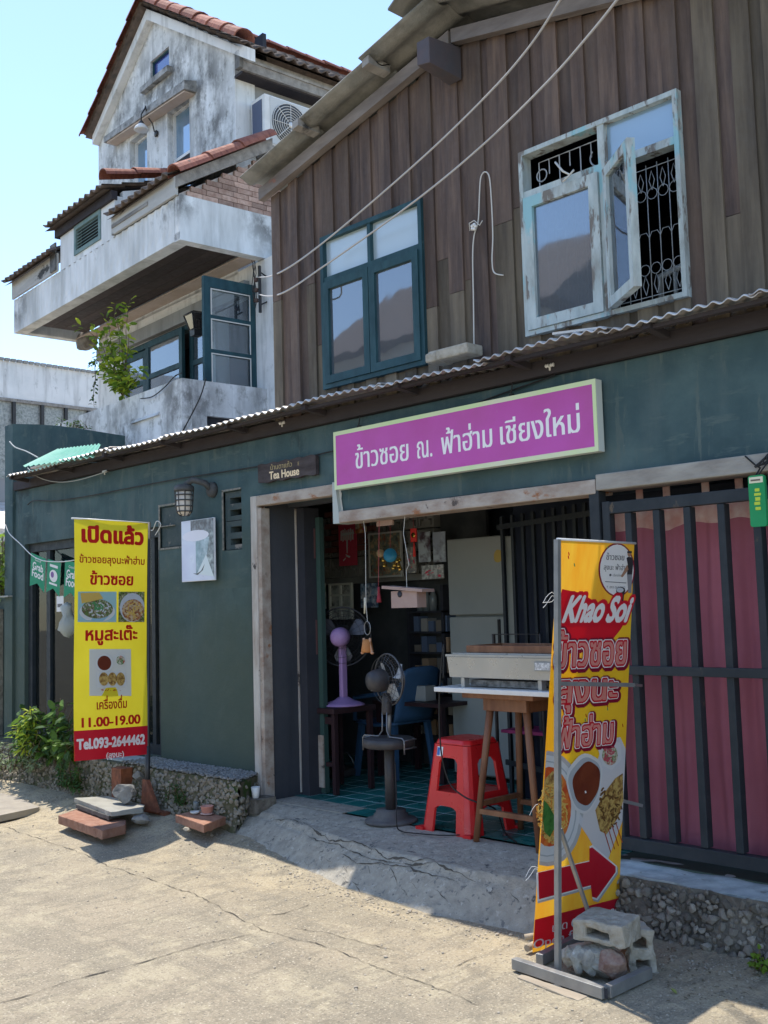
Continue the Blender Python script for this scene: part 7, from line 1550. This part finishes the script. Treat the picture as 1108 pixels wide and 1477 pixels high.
# ================================================================== PLANTS
def leaf(m, p, d, n, L, Wd):
    d = d.normalized(); s_ = d.cross(n)
    if s_.length < .1: s_ = d.cross(Vector((1, 0, 0)))
    s_.normalize(); n = s_.cross(d); m.add([p, p+d*L*.35+s_*Wd*.5+n*Wd*.12, p+d*L*.75+s_*Wd*.38+n*Wd*.1, p+d*L-n*L*.08, p+d*L*.75-s_*Wd*.38+n*Wd*.1, p+d*L*.35-s_*Wd*.5+n*Wd*.12, p+d*L*.5], [(0, 1, 6), (1, 2, 6), (2, 3, 6), (3, 4, 6), (4, 5, 6), (5, 0, 6)])
def rv(r_): return Vector((r_.gauss(0, 1), r_.gauss(0, 1), r_.gauss(0, 1)))
def plant(name, label, base, stems, mt_leaf, mt_stem, Lf, Wd, per, seed, cat='plant', group=None, droop=.3, mt2=None):
    r_ = random.Random(seed); t = thing(name, label, cat, base, group); ms, ml, m2 = MB(), MB(), MB()
    for st_ in stems:
        ms.tube(st_, .006, 5, taper=.4); 
        for k in range(per):
            f_ = (k+r_.random())/per; f_ = .15+.85*f_; i = min(len(st_)-2, int(f_*(len(st_)-1))); p = Vector(st_[i]).lerp(Vector(st_[i+1]), f_*(len(st_)-1)-i)
            d = rv(r_)+Vector((0, -.3, .2)); d.z = d.z*.6+.1-droop*.3; d.normalize(); tgt = m2 if (mt2 and r_.random() < .45) else ml
            q = p+d*Lf*.25; leaf(tgt, q, d+Vector((0, 0, -droop)), Vector((0, -.2, 1))+rv(r_)*.35, Lf*r_.uniform(.6, 1.15), Wd*r_.uniform(.7, 1.1))
    ms.build('stems', mt_stem, t, kind='stuff'); ml.build('leaves', mt_leaf, t, kind='stuff')
    if m2.v: m2.build('leaves', mt2, t, kind='stuff')
    return t
def stem(b, e, wob, n, r_): return [b.lerp(e, k/n)+rv(r_)*wob*(k/n) for k in range(n+1)]
r_ = random.Random(21)
bs_ = W(*Hv(178, 572, .05)); tips = [(118, 468), (134, 470), (150, 455), (165, 432), (186, 430), (178, 450), (150, 480), (155, 500), (165, 520), (140, 520), (190, 540), (185, 480), (170, 545), (205, 530)]
plant('balcony_sapling', 'bright green leafy sapling growing out of the white balcony parapet', bs_, [stem(bs_, W(*Hv(x, y, -.05+r_.uniform(-.15, .1))), .02, 6, r_) for x, y in tips], LEAF, STEM, .10, .055, 34, 5, 'sapling', droop=.1, mt2=mat('yellow_leaf', (.42, .5, .05), .55, bump=0, trans=.5))
bs_ = W(*Hv(137, 560, .1)); plant('dry_creeper', 'dark withered creeper hanging beside the balcony column', bs_, [stem(W(*Hv(137, 520, .1)), W(*Hv(136, 585, .05)), .015, 5, r_), stem(W(*Hv(130, 525, .1)), W(*Hv(140, 520, .05)), .01, 3, r_)], LEAFD, STEM, .05, .03, 24, 6, 'creeper', droop=.6)
st_ = []
for k in range(34):
    x = r_.uniform(30, 108); b = P(x, 1090+r_.uniform(0, 18), Y=-.28+r_.uniform(-.05, .08)); e = P(x+r_.uniform(-14, 16), r_.uniform(1010, 1075), Y=-.42+r_.uniform(-.12, .1)); st_.append(stem(b, e, .02, 4, r_))
plant('green_bush', 'leafy green bush growing from the ledge left of the yellow banner', P(60, 1100, Y=-.3), st_, LEAFD, STEM, .11, .055, 15, 7, 'bush', mt2=mat('fresh_leaf', (.14, .25, .045), .55, bump=0, trans=.4))
st_ = []
for k in range(12):
    x = r_.uniform(28, 56); st_.append(stem(P(x, 1050, Y=-.40), P(x+r_.uniform(-12, 10), r_.uniform(1012, 1090), Y=-.5+r_.uniform(-.06, .06)), .015, 4, r_))
plant('bright_weed', 'yellow green narrow leaved weed in front of the leafy bush', P(45, 1060, Y=-.42), st_, LEAF, STEM, .09, .022, 20, 8, 'weed', mt2=_M['yellow_leaf'])
st_ = []
for k in range(16):
    x = r_.uniform(-15, 48); st_.append(stem(P(x, 1110, Y=-.36), P(x+r_.uniform(-10, 10), r_.uniform(1065, 1105), Y=-.5), .015, 4, r_))
plant('pale_weed', 'pale grey green weed sprawling at the lower left corner of the wall', P(20, 1100, Y=-.38), st_, LEAFP, STEM, .06, .02, 18, 9, 'weed')
st_ = []
for k in range(16):
    x = r_.uniform(84, 116); st_.append(stem(P(x, 1135, Y=-.34), P(x+r_.uniform(-6, 6), r_.uniform(1100, 1140), Y=-.44), .01, 4, r_))
plant('ferny_weed', 'small ferny weed hanging on the stone ledge below the bush', P(100, 1130, Y=-.35), st_, LEAFD, STEM, .035, .02, 26, 10, 'weed')
st_ = []
for k in range(8):
    x = r_.uniform(238, 268); st_.append(stem(P(x, 1160, Y=-.32), P(x+r_.uniform(-6, 6), r_.uniform(1130, 1160), Y=-.36), .01, 4, r_))
plant('moss_fern', 'dark moss and fern patch on the ledge beside the banner foot', P(250, 1150, Y=-.33), st_, LEAFD, STEM, .025, .014, 26, 11, 'weed')
st_ = []
for k in range(22):
    x = r_.uniform(-20, 30); b = P(x, 1128+r_.uniform(-6, 4), Z=-.16); st_.append([b, b+Vector((r_.uniform(-.05, .05), r_.uniform(-.05, .02), r_.uniform(.03, .1)))])
plant('dry_grass', 'dry yellowish grass tuft at the left foot of the ledge', P(10, 1130, Z=-.16), st_, mat('dry_blade', (.36, .34, .16), .8, bump=0, trans=.3), STEM, .05, .008, 10, 12, 'grass')
st_ = []
for k in range(10):
    x = r_.uniform(1088, 1112); st_.append(stem(P(x, 1395, Z=-.24), P(x+r_.uniform(-6, 8), r_.uniform(1368, 1400), Y=-.46), .006, 3, r_))
plant('round_weed', 'small bright round leaved weed at the lower right edge of the street', P(1098, 1392, Z=-.24), st_, LEAF, STEM, .032, .026, 6, 13, 'weed')
st_ = []
for k in range(26):
    x = r_.uniform(-30, 12); st_.append(stem(P(x, 860, Y=.1), P(x+r_.uniform(-8, 6), r_.uniform(765, 850), Y=.0+r_.uniform(-.1, .1)), .03, 4, r_))
plant('hedge_plant', 'yellow green shrub above the boundary wall at the left edge', P(0, 860, Y=.1), st_, LEAF, STEM, .12, .05, 16, 14, 'shrub', mt2=LEAFP)
# vines on the far wall top
st_ = []
for k in range(8): x = r_.uniform(80, 128); st_.append(stem(P(x, 618, Y=1.0), P(x+r_.uniform(-8, 8), r_.uniform(604, 618), Y=.9), .02, 3, r_))
plant('wall_top_weed', 'small weed on top of the teal side wall', P(105, 615, Y=1.0), st_, LEAFD, STEM, .06, .02, 12, 15, 'weed')
# fallen leaf and litter
lp_ = P(973, 1438, Z=-.238); m = MB(); leaf(m, lp_, Vector((1, .5, .1)), Vector((0, 0, 1)), .05, .035); leaf(m, lp_+Vector((.005, .01, .01)), Vector((-1, .2, .5)), Vector((0, 0, 1)), .035, .02); m.build('fallen_leaf', mat('curled_leaf', (.2, .22, .06), .8, bump=0), None, 'curled yellow green leaf on the street near the steel stand', 'leaf')
m = MB()
for k in range(260):
    x, y = r_.choice([(r_.uniform(60, 260), r_.uniform(1150, 1180)), (r_.uniform(960, 1100), r_.uniform(1350, 1440)), (r_.uniform(0, 120), r_.uniform(1135, 1165))]); p = P(x, y, Z=-.2); p.z = ground_z(p.x, p.y)+.004; leaf(m, p, Vector((r_.gauss(0, 1), r_.gauss(0, 1), .1)), Vector((0, 0, 1)), r_.uniform(.008, .03), r_.uniform(.003, .012))
m.build('leaf_litter', mat('litter', (.16, .13, .08), .9, [(.1, .08, .05)], 20, bump=0), None, 'dry leaf litter and twigs along the foot of the walls', None, None, 'stuff', origin=(-6, -.5, -.2))
